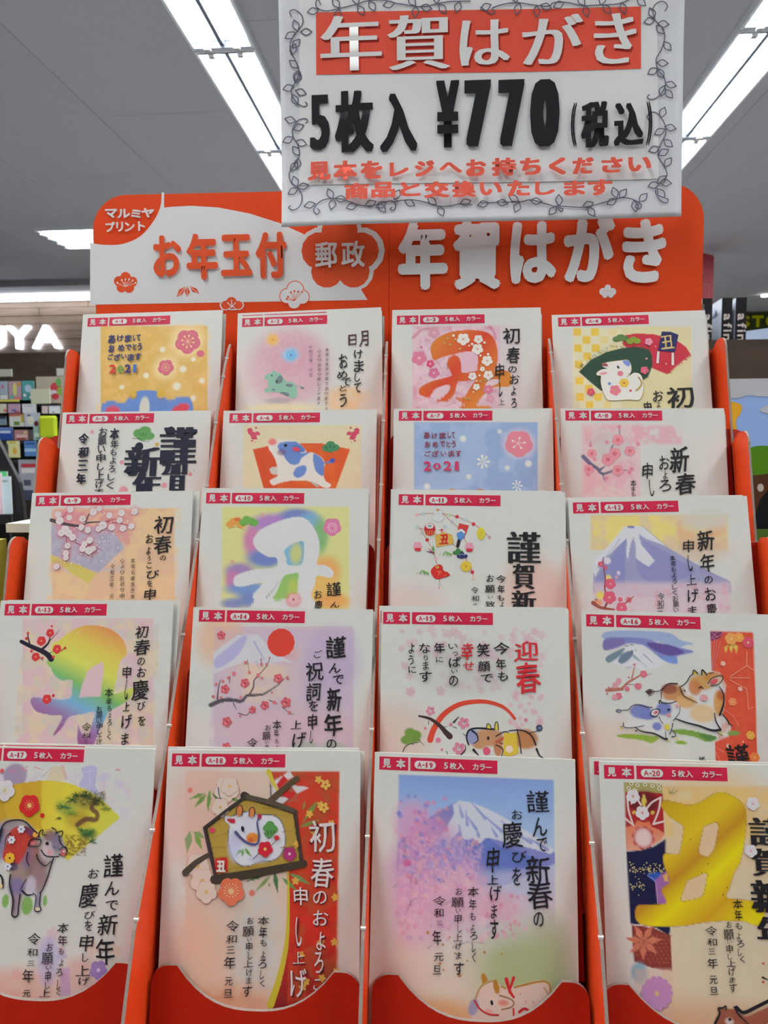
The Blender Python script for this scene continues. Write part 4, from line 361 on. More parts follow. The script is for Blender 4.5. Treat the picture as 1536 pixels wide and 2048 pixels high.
[[["p","a"],14276496,11.5,1,0,[128,118,922,114,949,1199,188,1216]],[["p","e"],13598638,.95,.85,[331,324,56.8,97.3,0]],[["p","e"],11501508,.95,.85,[456,218,137.8,56.8,0]],[["p","e"],7635908,.95,.85,[600,168,105.1,40.4,0]],[["p","e"],8368078,.95,.85,[682,216,72.5,64.4,0]],[["p","e"],8369016,.95,.85,[749,296,48.1,104.1,0]],[["p","e"],6979524,.95,.85,[417,435,112.8,56.4,0]],[["p","e"],10387385,.95,.85,[259,516,88.8,48.4,0]],[["p","e"],13139886,.95,.85,[222,572,48.4,56.5,0]],[["p","e"],7640270,.95,.85,[321,626,136.4,40.1,0]],[["p","e"],15247714,.95,.85,[788,511,87.3,87.3,0]],[["p","e"],15384173,.95,.85,[759,613,102.9,110.8,0]],[["p","e"],7637444,.95,.85,[348,689,96,48,0]],[["p","e"],8358335,.95,.85,[229,714,72.2,32.1,0]],[["p","e"],15378786,.95,.85,[840,690,94.5,47.2,0]],[["p","a"],14408410,1.6,1,1,[336,340,346,299,392,251,504,201,600,178,657,192,699,232,737,305,748,384,734,468,786,475,835,510,832,542,805,550,737,539,727,590,705,661,732,746,351,752,360,697,350,658,407,586,343,595,280,611,235,604,226,572,244,540,339,508,479,490,485,434,432,427,366,388]],[["p","a"],8369102,3.2,1,1,[531,386,582,346,646,333,652,401,643,465,611,477,555,474,544,434]],[["p","e"],13619064,.9,.9,[604,406,36.1,64.1,0]],[["p","a"],9748073,3.2,1,1,[534,545,581,529,622,527,619,591,602,670,476,687,497,632]],[["p","e"],12240994,.8,.9,[592,615,31.8,55.7,0]],[["p","s"],9019022,10.4,1.6,4,.8,1,[435,672,473,625,511,569]],[["p","e"],14655053,1,.3,[188,228,27.8,21.3,0]],[["p","e"],14655053,1,.3,[207,209,27.8,21.3,0]],[["p","e"],14655053,1,.3,[236,218,27.8,21.2,0]],[["p","e"],14655053,1,.3,[256,231,27.7,21.2,0]],[["p","e"],7253325,1,.3,[269,216,27.7,21.2,0]],[["p","e"],7253325,1,.3,[288,196,27.7,21.2,0]],[["p","e"],7253325,1,.3,[317,206,27.7,21.2,0]],[["p","e"],7253325,1,.3,[336,218,27.7,21.2,0]],[["p","e"],14245687,.9,.6,[231,195,21.2,11.4,0]],[["p","S"],8350274,2.5,2.5,1,[177,256,213,245,246,247,271,261]],[["p","S"],4879426,2.4,2.4,1,[261,237,302,227,327,235]],[["p","F"],14253987,"",5,.3,.55,[821,240,57.7]],[["p","F"],14652594,"",5,.3,.55,[821,240,32]],[["p","E"],15782880,[849,246,3.2,3.2,0]],[["p","E"],15782880,[846,260,3.2,3.2,0]],[["p","E"],15782880,[836,270,3.2,3.2,0]],[["p","E"],15782880,[823,273,3.2,3.2,0]],[["p","E"],15782880,[809,270,3.2,3.2,0]],[["p","E"],15782880,[799,260,3.2,3.2,0]],[["p","E"],15782880,[795,246,3.2,3.2,0]],[["p","E"],15782880,[798,233,3.2,3.2,0]],[["p","E"],15782880,[808,223,3.2,3.2,0]],[["p","E"],15782880,[821,219,3.2,3.2,0]],[["p","E"],15782880,[835,222,3.2,3.2,0]],[["p","E"],15782880,[845,232,3.2,3.2,0]],[["p","E"],13123682,[822,248,4,6.4,0]],[["p","e"],14840963,.7,.7,[599,686,47.6,43.7,0]],[["p","F"],14988217,13129058,5,.3,.55,[599,684,34.9]],[["p","e"],14261902,.9,.8,[385,168,9.8,9.8,0]],[["p","e"],14261902,.9,.8,[212,459,11.3,11.3,0]],[["l","G"],2236966,.03,2,["謹",842,618,87,82,"ん",852,712,57,36]],[["l","G"],2236966,.02,2,["お",748,651,47,51,"慶",751,721,47,66]]]),
(11,[-.02943,.46965,-.02664,.99987,-.00413,-.01581,-.01634,-.25286,-.96737],[37,24],
[[["p","e"],14270135,.5,1,[155,687,191.4,125.1,0]],[["p","e"],14854552,.6,1,[847,598,180.5,187.7,0]],[["p","S"],13136994,3.4,3.4,1,[144,153,196,142,253,140]],[["p","S"],13136994,3.4,3.4,1,[301,139,391,157,492,201,555,249,592,282]],[["p","S"],13136994,3.4,3.4,1,[309,143,362,191,407,236,452,318]],[["p","S"],13136994,3.4,3.4,1,[161,229,266,265,371,327,423,378,475,459,496,525]],[["p","S"],13136994,3.4,3.4,1,[172,236,214,303,253,374,276,448]],[["p","S"],13136994,3.3,3.3,1,[292,537,292,596]],[["p","E"],14988217,[150,151,11.3,11.3,0]],[["p","E"],12241096,[190,144,11.2,11.2,0]],[["p","E"],12243875,[348,148,11.2,11.2,0]],[["p","E"],13579582,[393,158,11.2,11.2,0]],[["p","E"],12241096,[442,177,11.1,11.1,0]],[["p","E"],13579582,[492,202,11.1,11.1,0]],[["p","E"],13147811,[588,282,11,11,0]],[["p","E"],12237503,[362,191,11.2,11.2,0]],[["p","E"],12503246,[321,218,11.2,11.2,0]],[["p","E"],12241092,[155,225,11.2,11.2,0]],[["p","E"],12892863,[184,261,11.2,11.2,0]],[["p","E"],13120834,[215,303,11.2,11.2,0]],[["p","E"],14988217,[270,415,11.1,11.1,0]],[["p","E"],13120830,[487,492,11,11,0]],[["p","E"],14991033,[496,527,11,11,0]],[["p","E"],12503242,[294,568,11,11,0]],[["p","E"],10398115,[276,134,28.4,21.7,0]],[["p","E"],14146009,[276,134,26.2,19.4,0]],[["p","E"],10398115,[277,166,36.6,27.6,0]],[["p","E"],14146009,[277,166,34.4,25.4,0]],[["p","E"],13863256,[276,120,9,8.2,0]],[["p","E"],12461873,[230,239,34.3,40.3,0]],[["p","E"],14670293,[229,218,23.9,16.4,0]],[["p","E"],8369092,[229,218,10.5,7.5,0]],[["p","S"],14854477,3.4,3.4,1,[202,247,205,273]],[["p","S"],14854477,3.4,3.4,1,[216,247,218,273]],[["p","S"],14854477,3.4,3.4,1,[229,247,230,273]],[["p","S"],14854477,3.4,3.4,1,[242,246,243,273]],[["p","S"],14854477,3.4,3.4,1,[256,246,256,272]],[["p","S"],2236966,2.2,2.2,1,[220,213,226,218]],[["p","S"],2236966,2.2,2.2,1,[241,212,234,218]],[["p","P"],13871953,0,[261,276,310,253,363,267,375,312,371,325,271,347]],[["p","G"],13118252,.06,2,["丑",317,298,56,62]],[["p","S"],13118274,4.7,4.7,1,[301,234,303,257]],[["p","S"],13118274,4.7,4.7,1,[288,244,309,239]],[["p","P"],13582398,0,[406,198,464,211,437,288,422,296,404,289,392,266]],[["p","P"],5869258,1,[401,244,416,232,440,247,437,281,416,304,401,296,392,266]],[["p","S"],14866894,11.7,11.7,1,[399,250,418,240,437,254]],[["p","S"],2828081,19.2,19.2,0,[406,304,399,338]],[["p","E"],14273090,[537,259,25.1,38.4,0]],[["p","S"],11771436,2.2,2.2,1,[522,238,553,237]],[["p","S"],11771436,2.2,2.2,1,[522,253,553,252]],[["p","S"],11771436,2.2,2.2,1,[522,268,553,267]],[["p","S"],11771436,2.2,2.2,1,[522,283,553,282]],[["p","F"],14851758,"",5,.3,.48,[159,342,28.3]],[["p","E"],13579586,[152,362,11.9,10.4,0]],[["p","E"],13579586,[168,362,11.9,10.4,0]],[["p","F"],14851758,"",5,.3,.48,[468,340,28]],[["p","E"],13579586,[461,360,11.8,10.3,0]],[["p","E"],13579586,[477,360,11.8,10.3,0]],[["p","P"],7645523,0,[186,483,162,502,150,518,156,505]],[["p","P"],7645523,0,[186,483,183,501,176,518,174,504]],[["p","P"],7645523,0,[186,483,208,501,206,517,196,504]],[["p","P"],7645523,0,[186,483,227,500,228,517,212,504]],[["p","P"],7645523,0,[323,367,298,385,287,402,292,388]],[["p","P"],7645523,0,[323,367,320,385,312,401,311,388]],[["p","P"],7645523,0,[323,367,345,384,342,401,332,387]],[["p","P"],7645523,0,[323,367,363,384,364,400,348,387]],[["p","P"],13123639,0,[219,348,245,370,244,380]],[["p","P"],6242413,0,[207,371,249,374,242,383]],[["p","P"],6266456,0,[251,333,260,359,254,381,244,359]],[["p","E"],8339500,[254,380,6.7,6.7,0]],[["p","E"],4226886,[383,377,14,11.1,0]],[["p","E"],4226886,[401,362,14,11.1,0]],[["p","E"],4226886,[420,375,14,11.1,0]],[["p","E"],4226886,[401,380,14,11.1,0]],[["p","E"],2831721,[408,399,14,11.1,0]],[["p","E"],2831721,[425,384,14,11.1,0]],[["p","E"],2831721,[445,397,14,11.1,0]],[["p","E"],2831721,[425,402,14,11.1,0]],[["p","S"],14408670,2.2,2.2,1,[408,390,425,386,442,389]],[["p","P"],13578028,1,[240,493,258,463,291,449,310,462,314,484,336,495,328,486,354,512,314,529,285,537,259,530]],[["p","E"],14665826,[279,466,9.6,8.1,0]],[["p","E"],2236966,[279,466,4.4,3.7,0]],[["p","S"],14982744,3.3,3.3,1,[277,489,292,498,285,515]],[["p","S"],14982744,3.3,3.3,1,[295,488,303,501]],[["p","S"],14982744,2.2,2.2,1,[318,518,336,510]],[["p","F"],14663234,13147692,8,0,.35,[450,458,33.8]],[["l","G"],2236966,.04,1,["謹",791,339,199,189]],[["l","G"],2236966,.04,1,["賀",789,511,131,147]],[["l","G"],2236966,.05,1,["新",790,655,144,120]],[["l","G"],2236966,.04,2,["今",656,529,60,47,"年",658,589,42,48,"も",654,641,41,33,"よ",663,680,23,33]],[["l","G"],2236966,.04,2,["お",594,527,42,44,"願",592,590,58,45,"い",595,639,29,15,"致",593,680,57,36]],[["l","G"],2236966,.03,2,["令",503,599,46,42,"和",505,648,44,33,"三",505,698,25,35]]]),
(12,[.07615,.46816,-.03232,.99987,.00406,.01554,.01606,-.25286,-.96737],[25,21],
[[["p","a"],14665880,15.9,.95,0,[126,97,922,111,906,320,115,309]],[["p","n"],15390584,63.6,.42,.8,19.9,3,[126,97,643,316]],[["p","n"],14987139,62.5,.5,.7,19.5,12,[618,122,906,320]],[["p","e"],13881284,.8,.9,[796,133,139.9,62.2,0]],[["p","e"],14270115,.7,1,[721,317,185.6,69.6,0]],[["p","a"],10395329,3.1,1,0,[125,437,130,405,196,350,280,246,331,191,386,187,433,192,522,274,611,332,715,397,826,462,908,504,903,572,547,600,118,565]],[["p","a"],8883135,7.8,.8,1,[168,438,269,303,321,231,312,376,288,535,132,533]],[["p","a"],9013695,11,.7,1,[383,240,444,265,535,315,623,380,712,444,553,506,415,489,375,377]],[["p","a"],14408672,2.4,1,0,[128,377,198,310,257,246,316,174,375,167,434,176,493,234,552,291,491,266,445,249,400,216,412,281,448,329,484,378,447,413,405,385,376,361,377,280,372,232,349,280,328,376,323,328,332,239,286,279,237,327,188,358,145,422,125,437]],[["p","a"],14408672,3.1,1,0,[125,437,170,406,135,469]],[["p","a"],6975150,2.4,.9,1,[336,174,352,167,379,173,371,183,347,181]],[["p","s"],9013678,4.9,2.4,3.1,.7,1,[426,172,493,234,567,299]],[["p","s"],10395336,12.3,2.4,4.7,.6,1,[406,240,442,305,502,330]],[["p","s"],9737407,8.3,2.4,4.7,.6,1,[288,247,254,295,204,342]],[["p","a"],14271178,47,.85,0,[121,501,906,510,859,1109,91,1108]],[["p","c"],[14261934,14526900],26,10.9,20.3,.55,5,"f",[257,526,889,728]],[["p","S"],10376518,24.9,10.1,1,[115,620,157,648,234,660]],[["p","S"],9718344,12.2,3.5,1,[180,648,198,605,186,534,193,478,185,406,187,350]],[["p","S"],10376525,10.1,3.5,1,[282,637,322,606,351,584]],[["p","F"],14245754,14851736,5,.3,.55,[220,510,32.8]],[["p","F"],14245754,14851736,5,.3,.55,[211,589,38.9]],[["p","F"],14245754,14851736,5,.3,.55,[277,649,32.5]],[["p","F"],14245754,14851736,5,.3,.55,[170,394,17.3]],[["p","F"],14245754,14851736,5,.3,.55,[272,602,14]],[["p","F"],14245754,14851736,5,.3,.55,[197,414,12.5]],[["p","e"],14996322,.95,.4,[159,577,23.4,23.4,0]],[["p","e"],14996344,.95,.4,[211,474,17.2,17.2,0]],[["p","e"],14866912,.95,.4,[210,374,20.4,20.4,0]],[["p","e"],14865376,.95,.4,[271,447,10.9,10.9,0]],[["p","e"],14264761,.95,.4,[258,471,9.4,9.4,0]],[["p","e"],14245754,.95,.4,[322,606,17,17,0]],[["p","e"],4207927,.95,.4,[134,603,7.8,7.8,0]],[["p","e"],14980184,.8,.6,[143,620,26.5,18.7,0]],[["l","G"],2236966,.03,2,["新",781,262,97,120,"年",783,392,81,107,"の",781,493,46,44,"お",786,577,63,74,"慶",786,663,57,66]],[["l","G"],2236966,.02,2,["申",682,295,62,76,"し",684,394,23,99,"上",683,492,58,63,"げ",687,583,63,81,"ま",678,670,50,51]],[["l","V"],2236966,.02,2,.06,"本年もよろしくお願い",[587,363,586,667,34.2,37.2]],[["l","V"],2236966,.01,2,.06,"令和三",[503,585,495,674,42.6,46.3]]]),
(13,[-.25864,.42954,-.0885,.99998,.00172,.00657,.00679,-.25288,-.96747],[29,20],
[[["p","a"],14662335,13.5,.9,0,[140,103,926,102,983,1104,228,1117]],[["p","n"],14864302,67.6,.5,.8,13.5,2,[140,103,975,972]],[["p","n"],13617343,52.6,.55,.6,13.5,7,[140,103,975,972]],[["p","c"],[14856127,14993571,13158574],40,16.5,33,.45,3,"f",[148,112,965,906]],[["p","a"],14867422,19.3,.75,1,[323,324,307,356,335,387,360,429,407,457,467,455,469,498,459,557,356,561,260,554,231,562,238,597,274,634,349,650,422,655,411,698,380,759,401,752,441,704,470,659,538,645,613,631,606,682,589,750,569,771,538,737,521,703,523,778,538,845,584,885,634,777,652,722,678,674,697,630,753,598,822,550,837,495,776,512,722,527,729,461,738,378,754,336,778,315,775,266,742,210,665,160,561,141,487,154,430,182,367,232,332,254]],[["p","g"],[[0,14652504],[.2,14665820],[.38,14276962],[.55,8370797],[.72,8369109],[.85,10387374],[1,10377614]],2.2,1,1,[681,175,415,745],[323,324,307,356,335,387,360,429,407,457,467,455,469,498,459,557,356,561,260,554,231,562,238,597,274,634,349,650,422,655,411,698,380,759,401,752,441,704,470,659,538,645,613,631,606,682,589,750,569,771,538,737,521,703,523,778,538,845,584,885,634,777,652,722,678,674,697,630,753,598,822,550,837,495,776,512,722,527,729,461,738,378,754,336,778,315,775,266,742,210,665,160,561,141,487,154,430,182,367,232,332,254]],[["p","a"],14663361,2.2,1,0,[550,410,592,372,647,349,650,420,642,546,604,548,517,551,529,476,545,435]],[["p","s"],15262404,3.3,.7,2.2,.8,1,[540,369,590,344]],[["p","s"],15262404,3.3,.7,2.2,.6,1,[475,189,518,168]],[["p","s"],14999019,3.3,1.5,1.5,.8,1,[276,565,305,567]],[["p","s"],14999019,3.3,1.5,2.2,.8,1,[440,697,453,677]],[["p","S"],2828089,20.9,32.9,1,[145,237,206,265,268,289,307,310,335,338]],[["p","S"],2828089,9.7,2.2,1,[197,247,185,212,178,180]],[["p","S"],2828089,16.4,6.1,1,[275,282,309,247,317,215]],[["p","S"],2828089,4.6,1.5,1,[315,236,356,190,369,165]],[["p","S"],2828089,6.1,1.5,1,[321,303,342,296]],[["p","S"],6236983,4.6,2.2,1,[394,289,414,264]],[["p","S"],2828089,4.6,1.5,1,[263,324,287,349]],[["p","F"],14237250,13595736,5,.3,.6,[316,188,25.3]],[["p","E"],15648899,[316,188,3.7,3.7,0]],[["p","F"],14237250,13595736,5,.3,.6,[267,234,28.3]],[["p","E"],15648899,[267,234,3.7,3.7,0]],[["p","F"],14237250,13595736,5,.3,.6,[365,280,26.7]],[["p","E"],15648899,[365,280,3.7,3.7,0]],[["p","F"],14237250,13595736,5,.3,.6,[241,325,25.3]],[["p","E"],15648899,[241,325,3.7,3.7,0]],[["p","F"],14237250,13595736,5,.3,.6,[327,563,27.9]],[["p","E"],15648899,[327,563,3.7,3.7,0]],[["p","E"],14237250,[183,190,7.5,7.5,0]],[["p","E"],14237250,[176,220,9,9,0]],[["p","E"],14237250,[213,292,8.9,8.9,0]],[["p","E"],14237250,[282,331,6.7,6.7,0]],[["p","E"],14237250,[346,325,8.9,8.9,0]],[["p","E"],14237250,[364,542,8.8,8.8,0]],[["p","E"],14237250,[323,149,6.7,6.7,0]],[["p","E"],14237250,[413,274,7.4,7.4,0]],[["l","G"],2236966,.03,2,["初",864,180,75,72,"春",870,267,95,88,"の",869,347,44,45,"お",877,408,53,55,"慶",874,506,99,112,"び",886,594,49,48,"を",893,675,44,54]],[["l","G"],2236966,.03,2,["申",790,409,49,69,"し",796,507,18,114,"上",800,598,38,55,"げ",806,681,61,78,"ま",803,776,43,64]],[["l","G"],2236966,.03,2,["本",692,522,49,50,"年",695,570,31,38,"も",701,610,25,33,"よ",705,649,17,29,"ろ",706,688,25,34,"し",709,727,14,37,"く",709,765,22,34]],[["l","V"],2236966,.02,2,.06,"お願い申し上げ",[643,616,656,799,36,39.2]],[["l","G"],2236966,.02,2,["令",575,714,56,46,"和",576,760,45,27,"三",576,798,25,24]]]),
(14,[-.1426,.4288,-.09134,.99998,-.00146,-.00559,-.00578,-.25288,-.96748],[35,16],
[[["p","a"],13613764,14,.95,0,[127,109,930,97,954,1146,185,1171]],[["p","e"],14857102,.8,1,[166,180,132.1,147.6,0]],[["p","e"],14993582,.8,1,[408,406,198.6,114.6,0]],[["p","n"],13153230,85.8,.5,.4,14,5,[127,109,951,1008]],[["p","e"],14529465,.5,1,[533,666,376.5,120.5,0]],[["p","e"],12233166,.5,1,[822,295,151.3,189.1,0]],[["p","E"],14238773,[519,194,79,79.8,0]],[["p","e"],14264746,.75,.8,[521,256,99.5,45.9,0]],[["p","a"],13881301,4.6,1,0,[138,382,131,256,191,210,265,156,319,151,381,150,430,198,478,242,595,307,541,300,419,317,311,305,175,359]],[["p","a"],11118037,9.3,.75,1,[141,293,230,216,282,171,320,162,300,230,249,291,159,345]],[["p","s"],10395342,12.1,3.5,6.2,.8,1,[364,192,401,251,426,288]],[["p","s"],11774414,10,2.3,4.6,.6,1,[380,303,405,347]],[["p","s"],5129807,26.1,6.3,3.8,.95,1,[133,548,184,525,237,516,307,522,336,492,381,488,427,483,471,457,516,426]],[["p","S"],7625570,9.9,2.3,1,[351,485,372,444,374,407,399,377,443,324,458,280]],[["p","S"],8347490,4.8,1.5,1,[516,425,545,396,571,374]],[["p","S"],6968668,10,2.3,1,[168,514,172,448,182,403]],[["p","S"],5129807,3.5,1.5,1,[233,425,237,380]],[["p","S"],5129807,6.3,2.3,1,[261,534,282,570]],[["p","S"],7626605,6.3,3.4,1,[294,588,341,598,362,568]],[["p","S"],6971245,6.3,2.3,1,[466,514,512,532]],[["p","S"],8350317,4.7,1.5,1,[540,550,582,578,611,588]],[["p","S"],5129807,3.5,1.5,1,[330,293,345,363]],[["p","S"],5129807,3.5,1.5,1,[409,295,414,332]],[["p","s"],12237514,6.3,2.3,4.6,.7,1,[479,464,520,441]],[["p","F"],13590377,10368322,5,3.4,.42,[172,159,26.4]],[["p","E"],14846350,[165,167,6.6,6.6,0]],[["p","E"],14251128,[180,151,5.8,5.8,0]],[["p","F"],13590377,10368322,5,3.68,.42,[210,459,27.6]],[["p","E"],14846350,[202,467,6.9,6.9,0]],[["p","E"],14251128,[218,451,6.1,6.1,0]],[["p","F"],13590377,10368322,5,5.17,.42,[322,423,27.6]],[["p","E"],14846350,[314,431,6.9,6.9,0]],[["p","E"],14251128,[330,415,6.1,6.1,0]],[["p","F"],13590377,10368322,5,7.65,.42,[511,393,27.4]],[["p","E"],14846350,[503,401,6.9,6.9,0]],[["p","E"],14251128,[518,385,6,6,0]],[["p","F"],13590377,10368322,5,6.66,.42,[441,542,25.8]],[["p","E"],14846350,[434,549,6.5,6.5,0]],[["p","E"],14251128,[449,534,5.7,5.7,0]],[["p","F"],13590377,10368322,5,8.25,.42,[561,524,30.3]],[["p","E"],14846350,[553,533,7.6,7.6,0]],[["p","E"],14251128,[570,515,6.7,6.7,0]],[["p","F"],13590377,10368322,5,5.75,.42,[373,568,21.3]],[["p","E"],14846350,[367,574,5.3,5.3,0]],[["p","E"],14251128,[380,562,4.7,4.7,0]],[["p","F"],13590377,10368322,5,3.82,.42,[230,637,28.9]],[["p","E"],14846350,[222,645,7.2,7.2,0]],[["p","E"],14251128,[238,628,6.4,6.4,0]],[["p","F"],13590377,10368322,5,3.8,.42,[235,774,27.3]],[["p","E"],14846350,[228,782,6.8,6.8,0]],[["p","E"],14251128,[243,766,6,6,0]],[["p","E"],14251132,[321,308,9.2,9.2,0]],[["p","E"],14251132,[345,362,8.4,8.4,0]],[["p","E"],14251132,[395,377,9.9,9.9,0]],[["p","E"],14251132,[442,316,6.9,6.9,0]],[["p","E"],14251132,[412,316,8.4,8.4,0]],[["p","E"],14251132,[227,395,8.5,8.5,0]],[["p","E"],14251132,[257,371,10.8,10.8,0]],[["p","E"],14251132,[158,432,8.5,8.5,0]],[["p","E"],14251132,[195,414,7.7,7.7,0]],[["p","E"],14251132,[495,525,10.6,10.6,0]],[["p","E"],14251132,[582,578,9.1,9.1,0]],[["p","E"],14251132,[302,500,6.9,6.9,0]],[["p","E"],14251132,[189,506,7.7,7.7,0]],[["p","E"],14251132,[144,500,9.2,9.2,0]],[["p","E"],14251132,[566,390,8.4,8.4,0]],[["p","E"],14251132,[419,393,6.9,6.9,0]],[["p","E"],14251132,[458,280,5.4,5.4,0]],[["p","E"],14251132,[409,290,5.4,5.4,0]],[["p","E"],14251132,[479,471,6.1,6.1,0]],[["p","E"],14251132,[303,603,6.1,6.1,0]],[["p","e"],11123363,.7,.7,[686,762,67.2,29.9,0]],[["p","e"],11123363,.7,.7,[835,758,66.8,29.7,0]],[["l","G"],2236966,.04,2,["謹",834,215,111,122,"ん",832,330,66,55,"で",853,393,62,50,"新",831,502,81,127,"年",830,637,101,122,"の",824,741,55,50]],[["l","G"],2236966,.03,2,["ご",734,254,46,41,"祝",717,349,101,103,"詞",714,462,78,102,"を",717,539,53,58,"申",715,625,51,86,"し",713,706,19,68]],[["l","G"],2236966,.03,2,["上",625,642,58,50,"げ",644,726,75,89]],[["l","G"],2236966,.02,2,["本",516,645,51,50,"年",515,690,30,40,"も",518,733,21,26,"よ",520,767,15,29]],[["l","G"],2236966,.02,2,["お",466,662,32,32,"願",459,707,45,43,"い",464,742,23,12,"申",464,770,19,32]],[["l","G"],2236966,.02,2,["令",382,746,60,49]]]),
(15,[-.03371,.42901,-.09052,1,-.00036,-.00139,-.00144,-.25289,-.96749],[9,28],
[[["p","e"],14269098,.6,1,[84,737,200.4,200.4,0]],[["p","c"],[14264761,13868718],70,14.2,30,.5,4,"h",[110,120,896,476]],[["p","c"],[14261936],24,13.7,22.9,.55,8,"h",[713,464,892,654]],[["p","e"],12631739,.55,1,[485,331,293.6,146.8,0]],[["p","c"],[14264761],24,17.2,28.2,.4,11,"h",[377,117,898,356]],[["p","S"],14109237,33.7,14.4,1,[276,722,295,666,345,590,422,536,499,516,583,513,659,532,704,561,738,601]],[["p","S"],4863285,10,34,1,[214,596,276,610,330,647,360,679,383,701]],[["p","S"],4863285,3.5,3.5,1,[268,622,267,640]],[["p","S"],4206899,4.8,1.5,1,[345,654,372,648]],[["p","S"],4209726,12.1,3.4,1,[405,626,433,596]],[["p","S"],4865086,3.4,3.4,1,[402,649,420,656]],[["p","E"],14256031,[292,575,10,10,0]],[["p","E"],14256031,[274,584,10,10,0]],[["p","E"],14256031,[261,570,10,10,0]],[["p","E"],14256031,[270,553,10,10,0]],[["p","E"],14256031,[289,556,10,10,0]],[["p","S"],8336717,2.3,2.3,1,[277,568,287,554]],[["p","E"],14256031,[478,639,12.6,12.6,0]],[["p","E"],14256031,[456,649,12.6,12.6,0]],[["p","E"],14256031,[439,632,12.7,12.7,0]],[["p","E"],14256031,[451,611,12.7,12.7,0]],[["p","E"],14256031,[475,615,12.7,12.7,0]],[["p","S"],8336717,2.3,2.3,1,[460,629,472,612]],[["p","E"],14256031,[453,775,13.7,13.7,0]],[["p","E"],14256031,[429,787,13.7,13.7,0]],[["p","E"],14256031,[411,768,13.7,13.7,0]],[["p","E"],14256031,[424,745,13.7,13.7,0]],[["p","E"],14256031,[450,750,13.7,13.7,0]],[["p","S"],8336717,2.3,2.3,1,[433,765,447,746]],[["p","E"],14253976,[388,638,9.2,9.2,0]],[["p","E"],14253976,[320,722,13.8,13.8,0]],[["p","E"],14253976,[249,661,7.7,7.7,0]],[["p","E"],14253976,[797,606,10.6,10.6,0]],[["p","E"],14253976,[340,771,7.6,7.6,0]],[["p","P"],14244216,1,[564,764,584,752,603,770,595,792,571,793]],[["p","e"],7772228,1,.3,[149,725,35.4,24.6,0]],[["p","e"],7772228,1,.3,[165,687,30.8,26.2,0]],[["p","e"],7772228,1,.3,[195,698,33.8,26.1,0]],[["p","e"],7772228,1,.3,[176,720,46.1,20,0]],[["p","S"],2236966,4.8,2.3,1,[127,788,142,758,176,743,215,734]],[["p","S"],2236966,3.5,1.5,1,[215,723,246,754]],[["p","S"],2236966,3.5,3.5,1,[184,748,176,743]],[["p","e"],12750953,1,.4,[596,704,91,45.5,0]],[["p","e"],12750953,1,.4,[543,727,45.5,38,0]],[["p","e"],9738943,1,.3,[505,699,32,42.6,0]],[["p","e"],12222291,1,.4,[793,707,67.8,52.7,0]],[["p","e"],12484440,1,.3,[645,755,24.2,45.3,0]],[["p","S"],2697009,8,9.9,1,[486,743,475,707,486,669,528,655,620,658]],[["p","S"],2697009,9.9,3.4,1,[505,669,532,691,535,720,513,735]],[["p","P"],14272589,0,[583,653,589,629,601,634,606,656]],[["p","S"],2697009,4.8,4.8,1,[583,654,588,630,603,637,608,660]],[["p","P"],14272589,0,[627,663,631,626,643,623,648,662]],[["p","S"],2697009,4.7,4.7,1,[627,663,632,624,644,623,648,662]],[["p","E"],14275534,[687,702,22.7,28.7,0]],[["p","S"],2697009,6.3,3.4,1,[634,696,672,673,699,673,710,702,694,732,657,732]],[["p","S"],12476232,14.2,21.2,1,[638,725,680,702]],[["p","E"],2236966,[592,706,6.8,9.9,0]],[["p","P"],14268994,0,[671,794,676,677,744,675,755,782,708,799]],[["p","F"],15389636,"",5,.3,.48,[705,761,21.1]],[["p","S"],4207927,6.2,6.2,1,[748,657,762,715,769,781]],[["p","S"],2697009,4.7,9.8,1,[703,665,771,660,823,685,848,736]],[["p","S"],2697009,3.4,3.4,1,[816,674,861,662]],[["p","E"],4213349,[869,647,18.1,18.1,0]],[["p","E"],7634840,[871,647,10.5,7.5,0]],[["p","S"],2697009,11.8,4.7,1,[852,757,866,790,888,804]],[["p","S"],2697009,14.2,4.7,1,[512,769,539,797]],[["p","S"],2697009,3.4,3.4,1,[456,685,471,696]],[["p","S"],2697009,8,2.3,1,[444,796,467,770,467,744]],[["p","S"],2697009,4.7,4.7,1,[634,740,671,761,663,798]],[["p","S"],2697009,3.4,3.4,1,[364,779,372,797]],[["l","G"],13578039,.04,2,["迎",806,237,132,107,"春",811,381,135,166]],[["l","G"],2236966,.04,2,["今",669,224,89,65,"年",666,308,54,57,"も",675,373,57,51]],[["l","G"],2236966,.04,2,["笑",570,233,70,73,"顔",573,321,68,57,"で",587,386,68,43]],[["l","G"],13578039,.05,2,["幸",481,240,67,94,"せ",487,320,60,46]],[["l","G"],2236966,.04,2,["い",402,215,51,28,"っ",415,256,28,23,"ぱ",413,300,66,57,"い",409,350,35,19,"の",404,403,49,57]],[["l","G"],2236966,.04,2,["年",327,224,60,58,"に",327,288,40,31]],[["l","G"],2236966,.04,2,["な",245,227,61,54,"り",251,281,21,31,"ま",251,323,33,46,"す",250,383,70,59]],[["l","G"],2236966,.04,2,["よ",172,229,31,56,"う",169,294,29,52,"に",176,346,43,38]]]),
(16,[.07777,.42878,-.0914,.99987,-.00415,-.01588,-.01641,-.25285,-.96737],[24,22],
